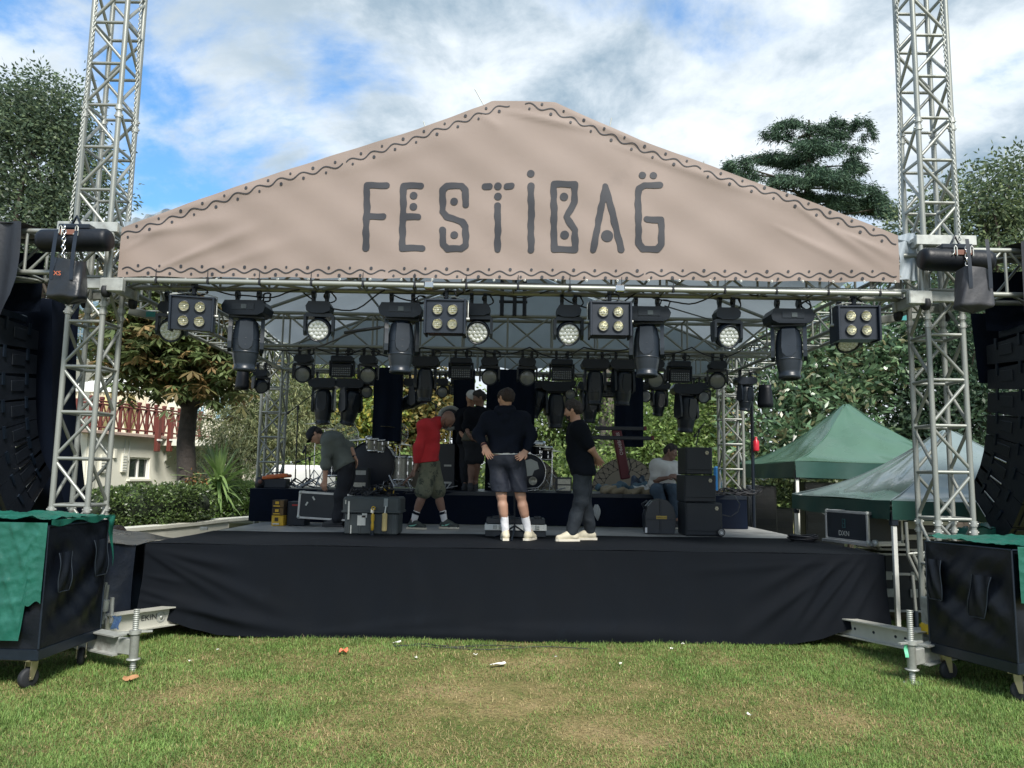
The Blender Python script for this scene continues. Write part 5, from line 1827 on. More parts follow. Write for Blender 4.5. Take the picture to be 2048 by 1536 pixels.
p.cloth('hoodie', p.torso(.030) + p.arm('L', .024, 1.62) + p.arm('R', .026, 1.85) + [(J['neck'] + Vector((0, -.03, .0)), J['chest'] + Vector((0, -.11, .10)), .085, .05, .04)], NAVY,
        cuts=[(hem, (0, 0, -1))], wr=.010, wscale=17, seed=5)
p.cloth('hood', [(J['neck'] + Vector((-.07, -.055, .015)), J['neck'] + Vector((.07, -.055, .015)), .058, .058, .03), (J['neck'] + Vector((-.04, -.09, -.03)), J['neck'] + Vector((.04, -.09, -.03)), .05, .05, .04), (J['neck'] + Vector((0, -.085, -.03)), J['neck'] + Vector((0, -.09, -.11)), .055, .028, .04)], NAVY, wr=.005, seed=3)
p.cloth('undershirt_hem', p.torso(.022), WTEE, cuts=[(hem - Vector((0, 0, .022)), (-.10, 0, -1)), (hem + Vector((0, 0, .03)), (0, 0, 1))], wr=.002)
p.cloth('shorts', [(J['pelvis'] + p.latp * (-.085), J['pelvis'] + p.latp * .085, .128, .128, .05), (J['pelvis'] + Vector((-.07, -.03, -.02)), J['pelvis'] + Vector((.07, -.03, -.02)), .115, .115, .05)] + p.leg('L', .030, .97, .022) + p.leg('R', .030, .97, .022), NAVYS,
        cuts=[(hem - Vector((0, 0, .015)), (-.06, 0, 1)), (J['knL'] + Vector((0, 0, .035)), (0, 0, -1))], wr=.013, wscale=16, seed=8)
for S in 'LR':
    p.sock(S, WSOCK, .60); p.shoe(S, CREAMS, SOLE)
wv = U(J['haL'] - J['elL'])
p.put('wristband', MB().cyl(J['wrL'] - wv * .03, J['wrL'] - wv * .008, .036, n=14).mesh('wristband'), mat('maroon_band', (.05, .012, .02), .6))

# ---- man in black tee, facing left, hands clasped behind
Y = 9.15
J = JP(Y, head=(1147, 822), neck=(1153, 846), chest=(1157, 878), pelvis=(1166, 941), shL=(1158, 860, -.19), shR=(1152, 860, .19), elL=(1182, 897, -.20), wrL=(1196, 917, -.07), haL=(1202, 928, .0),
       elR=(1180, 897, .22), wrR=(1194, 915, .06), haR=(1196, 932, .0), hipL=(1166, 948, -.09), hipR=(1164, 948, .09), knL=(1161, 1004, -.10), knR=(1170, 1004, .10), anL=(1145, 1062, -.11), anR=(1180, 1062, .12), toL=(1117, 1072, -.14), toR=(1150, 1070, .10))
p = Person('man in a black tee and dark trousers turned sideways with hands clasped behind him', J, (-.93, .30, -.18), SK_A, (at(1160, 1078, Y).x, Y, SZ))
p.ground = {'L': SZ + .008, 'R': SZ + .008}
p.body({'L': dict(palm=(0, .8, .5), spread=.3, curl=.5, side=1), 'R': dict(palm=(0, -.8, .4), spread=.5, curl=.3, side=-1)})
p.hair(HAIRB, 'quiff'); p.beard(HAIRB); p.eyes()
J = p.J
p.cloth('tee', p.torso(.034) + [(J['chest'].lerp(J['pelvis'], .45) + Vector((-.04, 0, 0)), J['pelvis'] + Vector((-.03, 0, .03)), .14, .135, .06)] + p.arm('L', .030, .80) + p.arm('R', .030, .80), BTEE,
        cuts=[(J['pelvis'] - Vector((0, 0, .06)), (0, 0, -1)), (J['neck'] + Vector((.0, 0, .025)), (-.3, 0, 1))], wr=.008, seed=6)
p.cloth('trousers', [(J['pelvis'] + p.latp * (-.08), J['pelvis'] + p.latp * .08, .128, .128, .05)] + p.leg('L', .024, 2.0, .008) + p.leg('R', .024, 2.0, .008) + [(J['anL'] + Vector((0, 0, .04)), J['anL'] - Vector((0, 0, .005)), .060, .062, .03), (J['anR'] + Vector((0, 0, .04)), J['anR'] - Vector((0, 0, .005)), .060, .062, .03)], SLATE,
        cuts=[(J['pelvis'] + Vector((0, 0, .03)), (0, 0, 1)), (Vector((0, 0, SZ + .07)), (0, 0, -1))], wr=.012, wscale=15, seed=9)
for S in 'LR': p.shoe(S, CREAMS, SOLE)

# ---- bald man in red sweatshirt, stooping
Y = 10.75
J = JP(Y, head=(895, 839, -.05), neck=(874, 844), chest=(859, 868), pelvis=(857, 925), shL=(853, 850, .17), shR=(850, 853, -.17), elR=(838, 893, -.22), wrR=(832, 929, -.18), haR=(826, 950, -.18),
       elL=(850, 905, .25), wrL=(822, 952, .25), haL=(806, 966, .25), hipL=(860, 931, .09), hipR=(858, 931, -.09), knL=(876, 984, .10), knR=(848, 986, -.10), anL=(890, 1043, .10), anR=(826, 1043, -.10), toL=(912, 1052, .08), toR=(835, 1052, -.12))
p = Person('bald man in a red sweatshirt and camouflage shorts stooping forward in mid step', J, (.52, -.18, -.83), SK_C, (at(860, 1056, Y).x, Y, SZ))
p.ground = {'L': SZ + .004, 'R': SZ + .004}
p.body({'R': dict(palm=(.8, .3, 0), spread=.7, curl=.12, side=1), 'L': dict(palm=(0, 0, -1), spread=.5, curl=.35, side=-1)})
p.eyes()
J = p.J
p.beard(mat('stubble', (.06, .04, .034), .7))
p.cloth('sweatshirt', p.torso(.036) + p.arm('R', .030, 1.92) + p.arm('L', .026, 1.2) + [(J['neck'], J['neck'] + U(J['head'] - J['neck']) * .02, .075, .07, .03)], RED,
        cuts=[(J['pelvis'] + Vector((0, 0, -.0)), (.12, 0, -1))], wr=.012, wscale=15, seed=11)
p.cloth('shorts', [(J['pelvis'] + p.latp * (-.08), J['pelvis'] + p.latp * .08, .13, .13, .05)] + p.leg('L', .034, .93, .03) + p.leg('R', .034, .93, .03), CAMO,
        cuts=[(J['pelvis'] + Vector((0, 0, .03)), (0, 0, 1))], wr=.012, wscale=17, seed=12)
for S in 'LR':
    p.sock(S, WSOCK, .66, NAVY); p.shoe(S, DSHOE, SOLE, MINT)
pw = MB()
# ---- man in grey shirt with cap, bending to lift the case
Y = 11.0
J = JP(Y, head=(632, 871), neck=(649, 879), chest=(668, 886), pelvis=(692, 931), shL=(657, 884, -.16), shR=(668, 878, .17), elL=(652, 926, -.20), wrL=(650, 961, -.20), haL=(647, 978, -.20),
       elR=(699, 891, .10), wrR=(709, 913, -.02), haR=(716, 930, -.05), hipL=(692, 938, -.09), hipR=(696, 938, .09), knL=(682, 990, -.12), knR=(690, 990, .10), anL=(674, 1040, -.12), anR=(690, 1040, .10), toL=(650, 1048, -.14), toR=(664, 1048, .1))
p = Person('man in a grey shirt and black cap bending down to lift the black flight case', J, (-.55, -.25, -.80), SK_A, (at(680, 1050, Y).x, Y, SZ))
p.ground = {'L': SZ + .004, 'R': SZ + .004}
p.body({'L': dict(palm=(.3, .9, 0), spread=.1, curl=1.1, side=1), 'R': dict(palm=(-.6, -.4, -.2), spread=.3, curl=.4, side=-1)})
p.eyes()
J = p.J
p.hair(HAIRB)
c, u, f, h = J['head'], p.hu, p.face, p.hs
cap = [(c + u * .045 - f * .02, c + u * .045 + f * .02, .098, .096, .02)]
cp_ = p.put('cap', sdf_mesh(cap, .008, 'cap', [(c + u * .025, -u * .96 - f * .25)], .002, 30, 2), BPANT)
p.put('cap_brim', MB().grid(lambda a, b: c + u * (.045 - .02 * (2 * a - 1) ** 2) + f * (.085 + .075 * b * (1 - .45 * (2 * a - 1) ** 2)) + h * (.075 * (2 * a - 1)), 10, 4).mesh('cap_brim'), BPANT, cp_)
p.put('glasses', MB().tube([c + h * .085 - f * .01 + u * .012, c + h * .07 + f * .10 + u * .012, c + f * .115 + u * .012, c - h * .07 + f * .10 + u * .012, c - h * .085 - f * .01 + u * .012], .004, 5).mesh('glasses'), BLK)
p.cloth('shirt', p.torso(.036) + p.arm('L', .032, 1.10) + p.arm('R', .032, .98) + [(J['chest'].lerp(J['pelvis'], .5) + Vector((-.02, -.02, -.06)), J['pelvis'] + Vector((-.04, -.03, .0)), .12, .12, .08)], GREYS,
        cuts=[(J['pelvis'] + p.torso_axis * -.02, p.torso_axis * -1.0)], wr=.012, wscale=16, seed=14)
p.cloth('trousers', [(J['pelvis'] + p.latp * (-.08), J['pelvis'] + p.latp * .08, .13, .13, .05)] + p.leg('L', .024, 1.95, .014) + p.leg('R', .024, 1.95, .014), BPANT,
        cuts=[(J['pelvis'] + p.torso_axis * .06, p.torso_axis)], wr=.010, seed=15)
for S in 'LR': p.shoe(S, BSHOE, BSHOE)
p.put('wristwatch', MB().cyl(J['wrR'] - U(J['haR'] - J['wrR']) * .012, J['wrR'] + U(J['haR'] - J['wrR']) * .010, .035, n=14).mesh('wristwatch'), BLK)

# ---- two people at the back on the riser
Y = 12.42
J = JP(Y, head=(959, 797), neck=(959, 818), chest=(957, 838), pelvis=(951, 884), shL=(940, 829, -.06), shR=(974, 830, .08), elL=(932, 852, -.1), wrL=(936, 866, -.22), haL=(941, 874, -.26), elR=(976, 858, 0), wrR=(968, 872, -.2), haR=(960, 878, -.25),
       hipL=(944, 888), hipR=(960, 888), knL=(943, 928), knR=(954, 926), anL=(941, 966), anR=(951, 964, .1), toL=(941, 972, -.2), toR=(950, 970, -.12))
p = Person('dark haired man in dark clothes on the riser beside the white cap', J, (-.9, -.25, -.25), SK_C, (at(948, 972, Y).x, Y, RZ))
p.ground = {'L': RZ + .004, 'R': RZ + .004}
p.body({'L': dict(palm=(.8, .2, 0), side=1), 'R': dict(palm=(-.8, .2, 0), side=-1)}, h=.010)
p.hair(HAIRB, 'quiff'); J = p.J
p.cloth('shirt', p.torso(.03) + p.arm('L', .026, 1.3) + p.arm('R', .026, 1.3), BTEE, cuts=[(J['pelvis'] + Vector((0, 0, .02)), (0, 0, -1))])
p.cloth('shirt_tail', p.torso(.036), mat('khaki_cloth', (.075, .075, .055), .8), cuts=[(J['pelvis'] + Vector((0, 0, .01)), (0, 0, -1)), (J['pelvis'] + Vector((0, 0, .17)), (0, 0, 1))])
p.cloth('shorts', [(J['pelvis'] + p.latp * (-.08), J['pelvis'] + p.latp * .08, .125, .125, .05)] + p.leg('L', .03, .75, .02) + p.leg('R', .03, .75, .02), BPANT)
for S in 'LR': p.shoe(S, BSHOE, BSHOE)

Y = 12.84
J = JP(Y, head=(943, 797), neck=(941, 818), chest=(938, 838), pelvis=(938, 884), shL=(924, 830, .05), shR=(952, 830), elL=(918, 854), wrL=(924, 870, -.15), haL=(930, 874, -.22), elR=(956, 856), wrR=(950, 874, -.15), haR=(946, 882, -.18),
       hipL=(932, 890), hipR=(945, 890), knL=(931, 930), knR=(944, 930), anL=(930, 964), anR=(946, 964), toL=(928, 970, -.2), toR=(948, 970, -.2))
p = Person('man with a white cap half hidden behind the dark haired man on the riser', J, (.35, -.8, -.4), SK_B, (at(938, 970, Y).x, Y, RZ))
p.ground = {'L': RZ + .004, 'R': RZ + .004}
p.body({'L': dict(palm=(.8, .2, 0), side=1), 'R': dict(palm=(-.8, .2, 0), side=-1)}, h=.010)
J = p.J; c, u, f, h = J['head'], p.hu, p.face, p.hs
p.eyes()
p.put('cap', sdf_mesh([(c + u * .045 - f * .02, c + u * .045 + f * .02, .098, .096, .02)], .008, 'cap', [(c + u * .03, -u * .97 - f * .2)], .002, 30, 2), mat('white_cap_cloth', (.6, .6, .6), .8))
p.cloth('shirt', p.torso(.03) + p.arm('L', .026, 1.3) + p.arm('R', .026, 1.3), BTEE, cuts=[(J['pelvis'] - Vector((0, 0, .04)), (0, 0, -1))])
p.cloth('trousers', [(J['pelvis'] + p.latp * (-.08), J['pelvis'] + p.latp * .08, .125, .125, .05)] + p.leg('L', .024, 1.95, .015) + p.leg('R', .024, 1.95, .015), BPANT)
for S in 'LR': p.shoe(S, BSHOE, BSHOE)

# ---- man in white tee sitting on the riser edge
Y = 12.0
J = JP(Y, head=(1341, 905), neck=(1332, 921), chest=(1328, 936), pelvis=(1324, 970), shL=(1313, 931, -.10), shR=(1345, 931, .14), elL=(1312, 960, -.14), wrL=(1333, 956, -.30), haL=(1345, 953, -.34), elR=(1352, 957, .0), wrR=(1350, 951, -.24), haR=(1343, 950, -.34),
       hipL=(1317, 974, -.02), hipR=(1333, 974, .04), knL=(1313, 981, -.42), knR=(1345, 978, -.40), anL=(1338, 1035, -.44), anR=(1352, 1035, -.42), toL=(1350, 1044, -.56), toR=(1362, 1044, -.56))
p = Person('young man in a white tee sitting on the riser edge beside the stacked speakers', J, (.82, -.48, -.25), SK_C, (at(1325, 976, Y).x, Y - .2, RZ))
p.ground = {'L': SZ + .01, 'R': SZ + .01}
p.body({'L': dict(palm=(0, .3, -.9), curl=.7, side=1), 'R': dict(palm=(0, .3, -.9), curl=.7, side=-1)}, h=.009)
p.hair(HAIRB, 'quiff'); p.eyes(); J = p.J
p.cloth('tee', p.torso(.034) + p.arm('L', .034, .75) + p.arm('R', .034, .75), WTEE, cuts=[(J['pelvis'] - Vector((0, 0, .03)), (0, 0, -1)), (J['neck'] + Vector((0, 0, .01)), (.2, -.2, 1))], wr=.011, seed=21)
p.cloth('jeans', [(J['pelvis'] + p.latp * (-.08), J['pelvis'] + p.latp * .08, .12, .12, .05)] + p.leg('L', .022, 1.93, .012) + p.leg('R', .022, 1.93, .012), JEAN, cuts=[(J['pelvis'] + Vector((0, 0, .03)), (0, 0, 1))], wr=.009, seed=22)
for S in 'LR': p.shoe(S, BSHOE, SOLE)

# ---- somebody crouching behind the plastic covered case: only hair shows
b = at(236, 1070, 9.3)
gx = lambda x, y, z: Vector((b.x + x, 9.3 + y, z))
J = dict(head=gx(0, 0, .86), neck=gx(0, .06, .70), chest=gx(0, .10, .54), pelvis=gx(0, .20, .24), shL=gx(-.17, .08, .62), shR=gx(.17, .08, .62), elL=gx(-.22, -.10, .40), wrL=gx(-.12, -.28, .38), haL=gx(-.08, -.36, .38), elR=gx(.22, -.10, .40), wrR=gx(.12, -.28, .38), haR=gx(.08, -.36, .38),
         hipL=gx(-.10, .18, .24), hipR=gx(.10, .18, .24), knL=gx(-.16, -.22, .44), knR=gx(.16, -.22, .44), anL=gx(-.14, .02, .09), anR=gx(.14, .02, .09), toL=gx(-.15, -.18, .03), toR=gx(.15, -.18, .03))
p = Person('person crouching behind the plastic covered case, only dark hair and forehead visible', J, (.1, -.8, -.6), SK_B, (b.x, 9.3, 0))
p.ground = {'L': .004, 'R': .004}
p.body({'L': dict(palm=(0, 0, -1), side=1), 'R': dict(palm=(0, 0, -1), side=-1)}, h=.011)
p.hair(HAIRA)
p.cloth('shirt', p.torso(.03) + p.arm('L', .028, 1.4) + p.arm('R', .028, 1.4), BTEE)
p.cloth('trousers', p.leg('L', .024, 1.9) + p.leg('R', .024, 1.9), BPANT)
for S in 'LR': p.shoe(S, BSHOE, BSHOE)
# ================================================================== things standing on the stage
EDGE = mat('aluminium_edge', (0.55, 0.56, 0.56), .4, .6, .1, 12)
CASEB = mat('black_laminate', (0.016, 0.022, 0.030), .45, 0, .15, 8, bump=.05)
GREYT = mat('worn_grey_trunk', (0.050, 0.062, 0.066), .55, 0, .2, 5, wear=((.11, .12, .115), .60, .78, 6))
STICK = mat('pale_sticker', (.55, .57, .54), .6, 0, .1, 10)
YLW = mat('yellow_plastic', (.60, .38, .03), .5)
ORG = mat('orange_plastic', (.55, .13, .03), .45)


def flight_case(name, label, c, size, R=None, cat='flight case', group=None, body=CASEB, edge=.022, latch=True, lidz=None):
    """box with metal edging on all twelve edges and ball corners; c is the centre"""
    c = Vector(c)
    R = R or Matrix.Identity(3)
    w, d, h = size
    t = thing(name, label, cat, c - Vector((0, 0, h / 2)), 0, group)
    T = lambda x, y, z: c + R @ Vector((x, y, z))
    MB().box(c, (w - .006, d - .006, h - .006), R).build('case_body', body, t)
    for a in (-1, 1):
        for b in (-1, 1):
            MB().box(T(a * (w / 2 - edge / 2 + .003), b * (d / 2 - edge / 2 + .003), 0), (edge, edge, h - .06), R, .003).build('edge_strip', EDGE, t)
            MB().box(T(0, a * (d / 2 - edge / 2 + .003), b * (h / 2 - edge / 2 + .003)), (w - .06, edge, edge), R, .003).build('edge_strip', EDGE, t)
            MB().box(T(a * (w / 2 - edge / 2 + .003), 0, b * (h / 2 - edge / 2 + .003)), (edge, d - .06, edge), R, .003).build('edge_strip', EDGE, t)
            for e in (-1, 1):
                MB().lathe(T(a * (w / 2 - .018), b * (d / 2 - .018), e * (h / 2 - .018)), (0, 0, 1), [(0, -.03), (.02, -.026), (.03, -.01), (.03, .01), (.02, .026), (0, .03)], 8).build('ball_corner', STEEL, t)
    if lidz is not None:
        MB().box(T(0, -d / 2 - .002, lidz), (w - .05, .012, .03), R).build('lid_edge', EDGE, t)
        if latch:
            for x in (-w * .3, w * .3):
                MB().box(T(x, -d / 2 - .008, lidz - .02), (.11, .012, .10), R, .004).build('butterfly_latch', STEEL, t)
    return t, T


# the case being lifted: tilted black panel with metal edge
q0, q1, q2 = at(594, 1036, 10.85), at(606, 986, 10.85), at(692, 1042, 10.85)
vx, vz = (q2 - q0), (q1 - q0)
ang = math.atan2(vx.z, vx.x)
R = Matrix.Rotation(-ang, 3, 'Y')
cc = q0 + vx / 2 + vz / 2
t, T = flight_case('flight_case', 'black flight case with metal edges being lifted by the man in the grey shirt', cc + Vector((0, .09, .01)), (vx.length + .05, .18, .37), R, edge=.028)
for x, z, a in ((-.15, .02, .5), (-.06, .10, -.6)):
    MB().box(T(x - .1, -.094, z), (.022, .004, .055), R @ Matrix.Rotation(a, 3, 'Y')).build('sticker', STICK, t)
MB().tube([T(-.03, 0, .19), T(-.02, 0, .225), T(.05, 0, .225), T(.06, 0, .19)], .010, 6).build('handle', BLK, t)

# grey trunk
Y = 9.5
q = at(740, 1072, Y)
w, h = .70, .47
t = thing('storage_trunk', 'scuffed grey moulded trunk with stickers and yellow tools hung on its front', 'trunk', (q.x, Y + .25, SZ))
m = MB().box((q.x, Y + .26, SZ + .14), (w - .05, .46, .27), bev=.02)
for k in range(5): m.box((q.x - .27 + k * .135, Y + .03, SZ + .14), (.03, .02, .24), bev=.004)
m.build('trunk_body', GREYT, t)
MB().box((q.x, Y + .26, SZ + .37), (w, .50, .19), bev=.025).box((q.x, Y + .26, SZ + .285), (w + .02, .52, .025), bev=.005).build('trunk_lid', GREYT, t)
for x, z, ww, hh, mm in ((-.27, .30, .022, .22, STICK), (-.31, .40, .012, .05, STICK), (-.115, .18, .10, .12, STICK), (-.08, .24, .06, .05, STICK), (.18, .40, .05, .10, mat('grey_sticker', (.25, .28, .28), .5)), (-.24, .07, .015, .10, STICK)):
    MB().box((q.x + x, Y - .006 if z > .29 else Y + .018, SZ + z), (ww, .006, hh)).build('sticker', mm, t)
MB().box((q.x + .02, Y + .0, SZ + .30), (.05, .03, .06), bev=.006).build('latch', CHROME, t)
for x, hh in ((.0, .9),):
    tl = thing('hammer', 'hammer with a yellow handle hanging on the front of the grey trunk', 'tool', (q.x + .03, Y - .03, SZ))
    MB().lathe((q.x + .03, Y - .03, SZ + .03), (0, 0, 1), [(0, .03), (.018, .035), (.020, .10), (.014, .13), (.022, .16), (.021, .22), (.012, .24), (0, .24)], 12).build('handle', YLW, tl)
    MB().cyl((q.x + .03, Y - .03, SZ + .005), (q.x + .03, Y - .03, SZ + .065), .022, n=12).build('grip_end', BLK, tl)
    MB().lathe((q.x + .035, Y - .03, SZ + .33), (0, -1, 0), [(.014, -.012), (.026, -.012), (.026, .012), (.014, .012), (.014, -.012)], 16).build('ring', YLW, tl)
    MB().cyl((q.x + .03, Y - .03, SZ + .27), (q.x + .033, Y - .03, SZ + .31), .012, n=8).build('shaft', CHROME, tl)
tl = thing('bottle', 'pale yellow long bottle tied to the front of the grey trunk', 'bottle', (q.x + .175, Y - .03, SZ))
MB().box((q.x + .175, Y - .025, SZ + .165), (.060, .04, .22), bev=.012).build('bottle_body', mat('pale_yellow', (.62, .48, .20), .5), tl)
MB().cyl((q.x + .175, Y - .025, SZ + .275), (q.x + .185, Y - .025, SZ + .36), .010, .007, 8).build('nozzle', WHITE, tl)
# connectors and cable heap on top
hp = MB()
r_ = random.Random(4)
for k in range(30):
    c = Vector((q.x + .02 + r_.gauss(0, .15), Y + .24 + r_.gauss(0, .07), SZ + .475))
    pts = [c + Vector((r_.gauss(0, .05), r_.gauss(0, .05), abs(r_.gauss(0, .055)))) for _ in range(6)]
    hp.tube(pts, .008, 5)
    hp.cyl(pts[-1], pts[-1] + Vector((r_.gauss(0, .03), r_.gauss(0, .02), .03)), .016, n=7)
hp = tagged(hp.build('cable_heap', CABLE), 'heap of black cables and connectors on the grey trunk', 'cable heap')
m = MB()
for k in range(5):
    c = Vector((q.x + .10 + r_.gauss(0, .07), Y + .20, SZ + .55 + r_.gauss(0, .02)))
    m.tube([c, c + Vector((r_.gauss(0, .04), -.02, .02)), c + Vector((r_.gauss(0, .05), -.03, -.02))], .007, 5)
m.build('yellow_lead', YLW, hp)
# yellow and black boxes
DKB = mat('dark_brown_card', (.05, .035, .02), .7)
Y = 10.9
labs = ['plain yellow carton at the bottom of the small stack on the stage', 'dark carton with yellow panels in the middle of the small stack', 'dark carton with yellow panels on top of the small stack']
q = at(554, 1050, Y)
for k, (hh, lb) in enumerate(((.145, labs[0]), (.105, labs[1]), (.105, labs[2]))):
    z = SZ + .002 + (0, .147, .254)[k]
    t = thing('carton', lb, 'carton', (q.x, Y + .1, z), 0, 'cartons stacked on the stage')
    MB().box((q.x, Y + .1, z + hh / 2), (.165, .18, hh - .003), bev=.003).build('carton_body', YLW if k == 0 else DKB, t)
    for x, zz, ww, h2 in ((-.015, .62, .05, .35), (-.015, .2, .10, .14)):
        MB().box((q.x + x, Y + .008, z + hh * zz), (ww, .005, hh * h2)).build('front_print', DKB if k == 0 and zz > .5 else YLW if k else STICK, t)
    MB().box((q.x + .050, Y + .0075, z + hh / 2), (.05, .004, hh * .9)).build('side_print', YLW if k == 0 else mat('brown_card', (.13, .08, .03), .7), t)
q = at(585, 1046, 10.95)
t = thing('amplifier_box', 'plain black box behind the small stack of cartons', 'box', (q.x, 11.1, SZ))
MB().box((q.x + .03, 11.15, SZ + .17), (.26, .3, .335), bev=.01).build('box_body', BLK, t)
MB().box((q.x + .02, 10.995, SZ + .29), (.10, .006, .022)).build('red_badge', mat('red_badge', (.4, .03, .03), .5), t)
# tool box on riser
q = at(551, 978, 12.1)
t = thing('tool_box', 'grey plastic tool box with an orange lid on the riser end', 'tool box', (q.x, 12.1, RZ))
MB().box((q.x, 12.15, RZ + .075), (.36, .22, .15), bev=.012).build('box_body', GREYP, t)
MB().box((q.x, 12.15, RZ + .175), (.40, .25, .05), Matrix.Rotation(-.10, 3, 'Y'), .012).box((q.x + .0, 12.15, RZ + .205), (.30, .18, .025), Matrix.Rotation(-.10, 3, 'Y'), .01).build('lid', ORG, t)
MB().tube([(q.x - .09, 12.15, RZ + .20), (q.x - .08, 12.15, RZ + .235), (q.x + .08, 12.15, RZ + .25), (q.x + .09, 12.15, RZ + .22)], .012, 6).build('handle', BLK, t)
t = thing('black_pouch', 'round black pouch beside the tool box', 'pouch', (q.x - .26, 12.1, RZ))
MB().lathe((q.x - .24, 12.12, RZ + .0), (0, 0, 1), [(0, 0), (.11, .0), (.12, .08), (.09, .16), (0, .18)], 16, .7).build('pouch_body', NYLON, t)
MB().lathe((q.x - .22, 12.02, RZ + .10), (0, -1, 0), [(0, .0), (.035, .0), (.03, .01), (0, .012)], 12).build('patch', mat('brown_leather', (.16, .07, .05), .6), t)


def mic_stand(label, base, top, boom_a, boom_b):
    t = thing('mic_stand', label, 'mic stand', base, 0, 'microphone stands on the riser')
    base = Vector(base)
    for k in range(3):
        a = 2 * PI * k / 3 + .4
        MB().tube([base + Vector((0, 0, .16)), base + Vector((.16 * math.cos(a), .16 * math.sin(a), .06)), base + Vector((.30 * math.cos(a), .30 * math.sin(a), .012))], .010, 6).build('leg', BLKM, t)
    strut('pole', base + Vector((0, 0, .1)), top, .010, t, BLKM, 8)
    MB().cyl(Vector(top) - Vector((0, 0, .03)), Vector(top) + Vector((0, 0, .03)), .022, n=8).build('swivel', BLKM, t)
    strut('boom', boom_a, boom_b, .008, t, BLKM, 8)
    d = (Vector(boom_a) - Vector(boom_b)).normalized()
    MB().cyl(Vector(boom_a), Vector(boom_a) + d * .07, .018, n=8).build('counterweight', BLKM, t)
    return t


b = at(590, 968, 12.2)
mic_stand('tall boom mic stand near the rear tower, boom rising towards the lights', (b.x, 12.2, RZ), at(596, 816, 12.2), at(580, 823, 12.2), at(640, 778, 12.0))
b = at(620, 968, 12.4)
mic_stand('short boom mic stand behind the bending man', (b.x, 12.4, RZ), at(619, 918, 12.4), at(600, 922, 12.4), at(642, 906, 12.4))
b = at(612, 968, 12.9)
mic_stand('plain tall stand close to the short boom stand', (b.x, 12.9, RZ), at(611, 895, 12.9), at(609, 899, 12.9), at(614, 888, 12.9))
b = at(868, 985, 12.9)
mic_stand('boom mic stand above the bald man, boom falling from the lights', (b.x, 12.9, RZ), at(872, 812, 12.9), at(888, 822, 12.9), at(842, 790, 12.9))
b = at(1377, 975, 13.2)
mic_stand('thin stand rising behind the stacked speakers', (b.x, 13.2, RZ), at(1398, 862, 13.2), at(1392, 868, 13.2), at(1410, 845, 13.2))

# scattered stand legs and hardware on the riser
hw = MB()
r_ = random.Random(9)
for k in range(46):
    px = r_.choice([r_.uniform(575, 660), r_.uniform(780, 900), r_.uniform(975, 1130)])
    y = r_.uniform(12.0, 12.9)
    a = at(px, 970, y); a.z = RZ + r_.uniform(.01, .05)
    th, l = r_.uniform(0, PI), r_.uniform(.15, .42)
    hw.cyl(a, a + Vector((math.cos(th) * l, math.sin(th) * l * .4, r_.uniform(0, .18))), .010, n=6)
hw_ = tagged(hw.build('stand_hardware', mat('worn_chrome', (.35, .36, .37), .35, .7, .4, 20)), 'loose chrome and black stand parts lying along the riser', 'hardware', kind='stuff')

# ---- drums
SPARK = mat('silver_sparkle_shell', (.38, .38, .33), .3, .4, .3, 60)
HEADM = mat('drum_skin', (.55, .56, .54), .5, 0, .06, 10)
CYM = mat('bronze_cymbal', (.40, .36, .24), .3, .9, .15, 20)


def drum_along(t, c, axis, r, depth, shell, front, hoop=CHROME, lugs=8, part='drum'):
    c, ax_ = Vector(c), Vector(axis).normalized()
    s = MB().lathe(c, ax_, [(r, 0), (r, depth)], 32).build(part + '_shell', shell, t)
    MB().lathe(c + ax_ * depth, ax_, [(0, .003), (r * .97, .003), (r * .985, 0)], 32).build('drum_head', front, t)
    MB().lathe(c, -ax_, [(0, .003), (r * .97, .003), (r * .985, 0)], 32).build('drum_head', HEADM, t)
    for h in (0, depth):
        MB().lathe(c + ax_ * h, ax_, [(r * .985, -.018), (r * 1.03, -.018), (r * 1.03, .018), (r * .985, .018), (r * .985, -.018)], 32).build('hoop', hoop, t)
    a = ax_.orthogonal().normalized(); b = ax_.cross(a)
    lg = MB()
    for k in range(lugs):
        q = (a * math.cos(2 * PI * k / lugs) + b * math.sin(2 * PI * k / lugs)) * (r * 1.035)
        lg.cyl(c + q - ax_ * .01, c + q + ax_ * (depth + .01), .006, n=5)
        lg.box(c + q + ax_ * depth * .3, (.02, .02, .05)); lg.box(c + q + ax_ * depth * .75, (.02, .02, .05))
    lg.build('tension_rod', CHROME, t)


def cymbal(t, c, tilt, r, m=CYM, base_z=RZ):
    c = Vector(c)
    n = (Matrix.Rotation(tilt[0], 3, 'X') @ Matrix.Rotation(tilt[1], 3, 'Y')) @ Vector((0, 0, 1))
    MB().lathe(c, n, [(r, 0), (r * .6, .012), (r * .22, .022), (r * .2, .030), (r * .12, .042), (0, .046), (0, .043), (r * .12, .038), (r * .2, .024), (r * .6, .008), (r, -.003), (r, 0)], 32).build('cymbal', m, t)


def stand(t, c, z0=RZ, r=.009):
    c = Vector(c)
    strut('stand_pole', (c.x, c.y, z0 + .1), c, r, t, CHROME, 8)
    for k in range(3):
        a = 2 * PI * k / 3 + .3
        strut('stand_leg', (c.x, c.y, z0 + .30), (c.x + .24 * math.cos(a), c.y + .24 * math.sin(a), z0 + .015), .007, t, CHROME, 6)


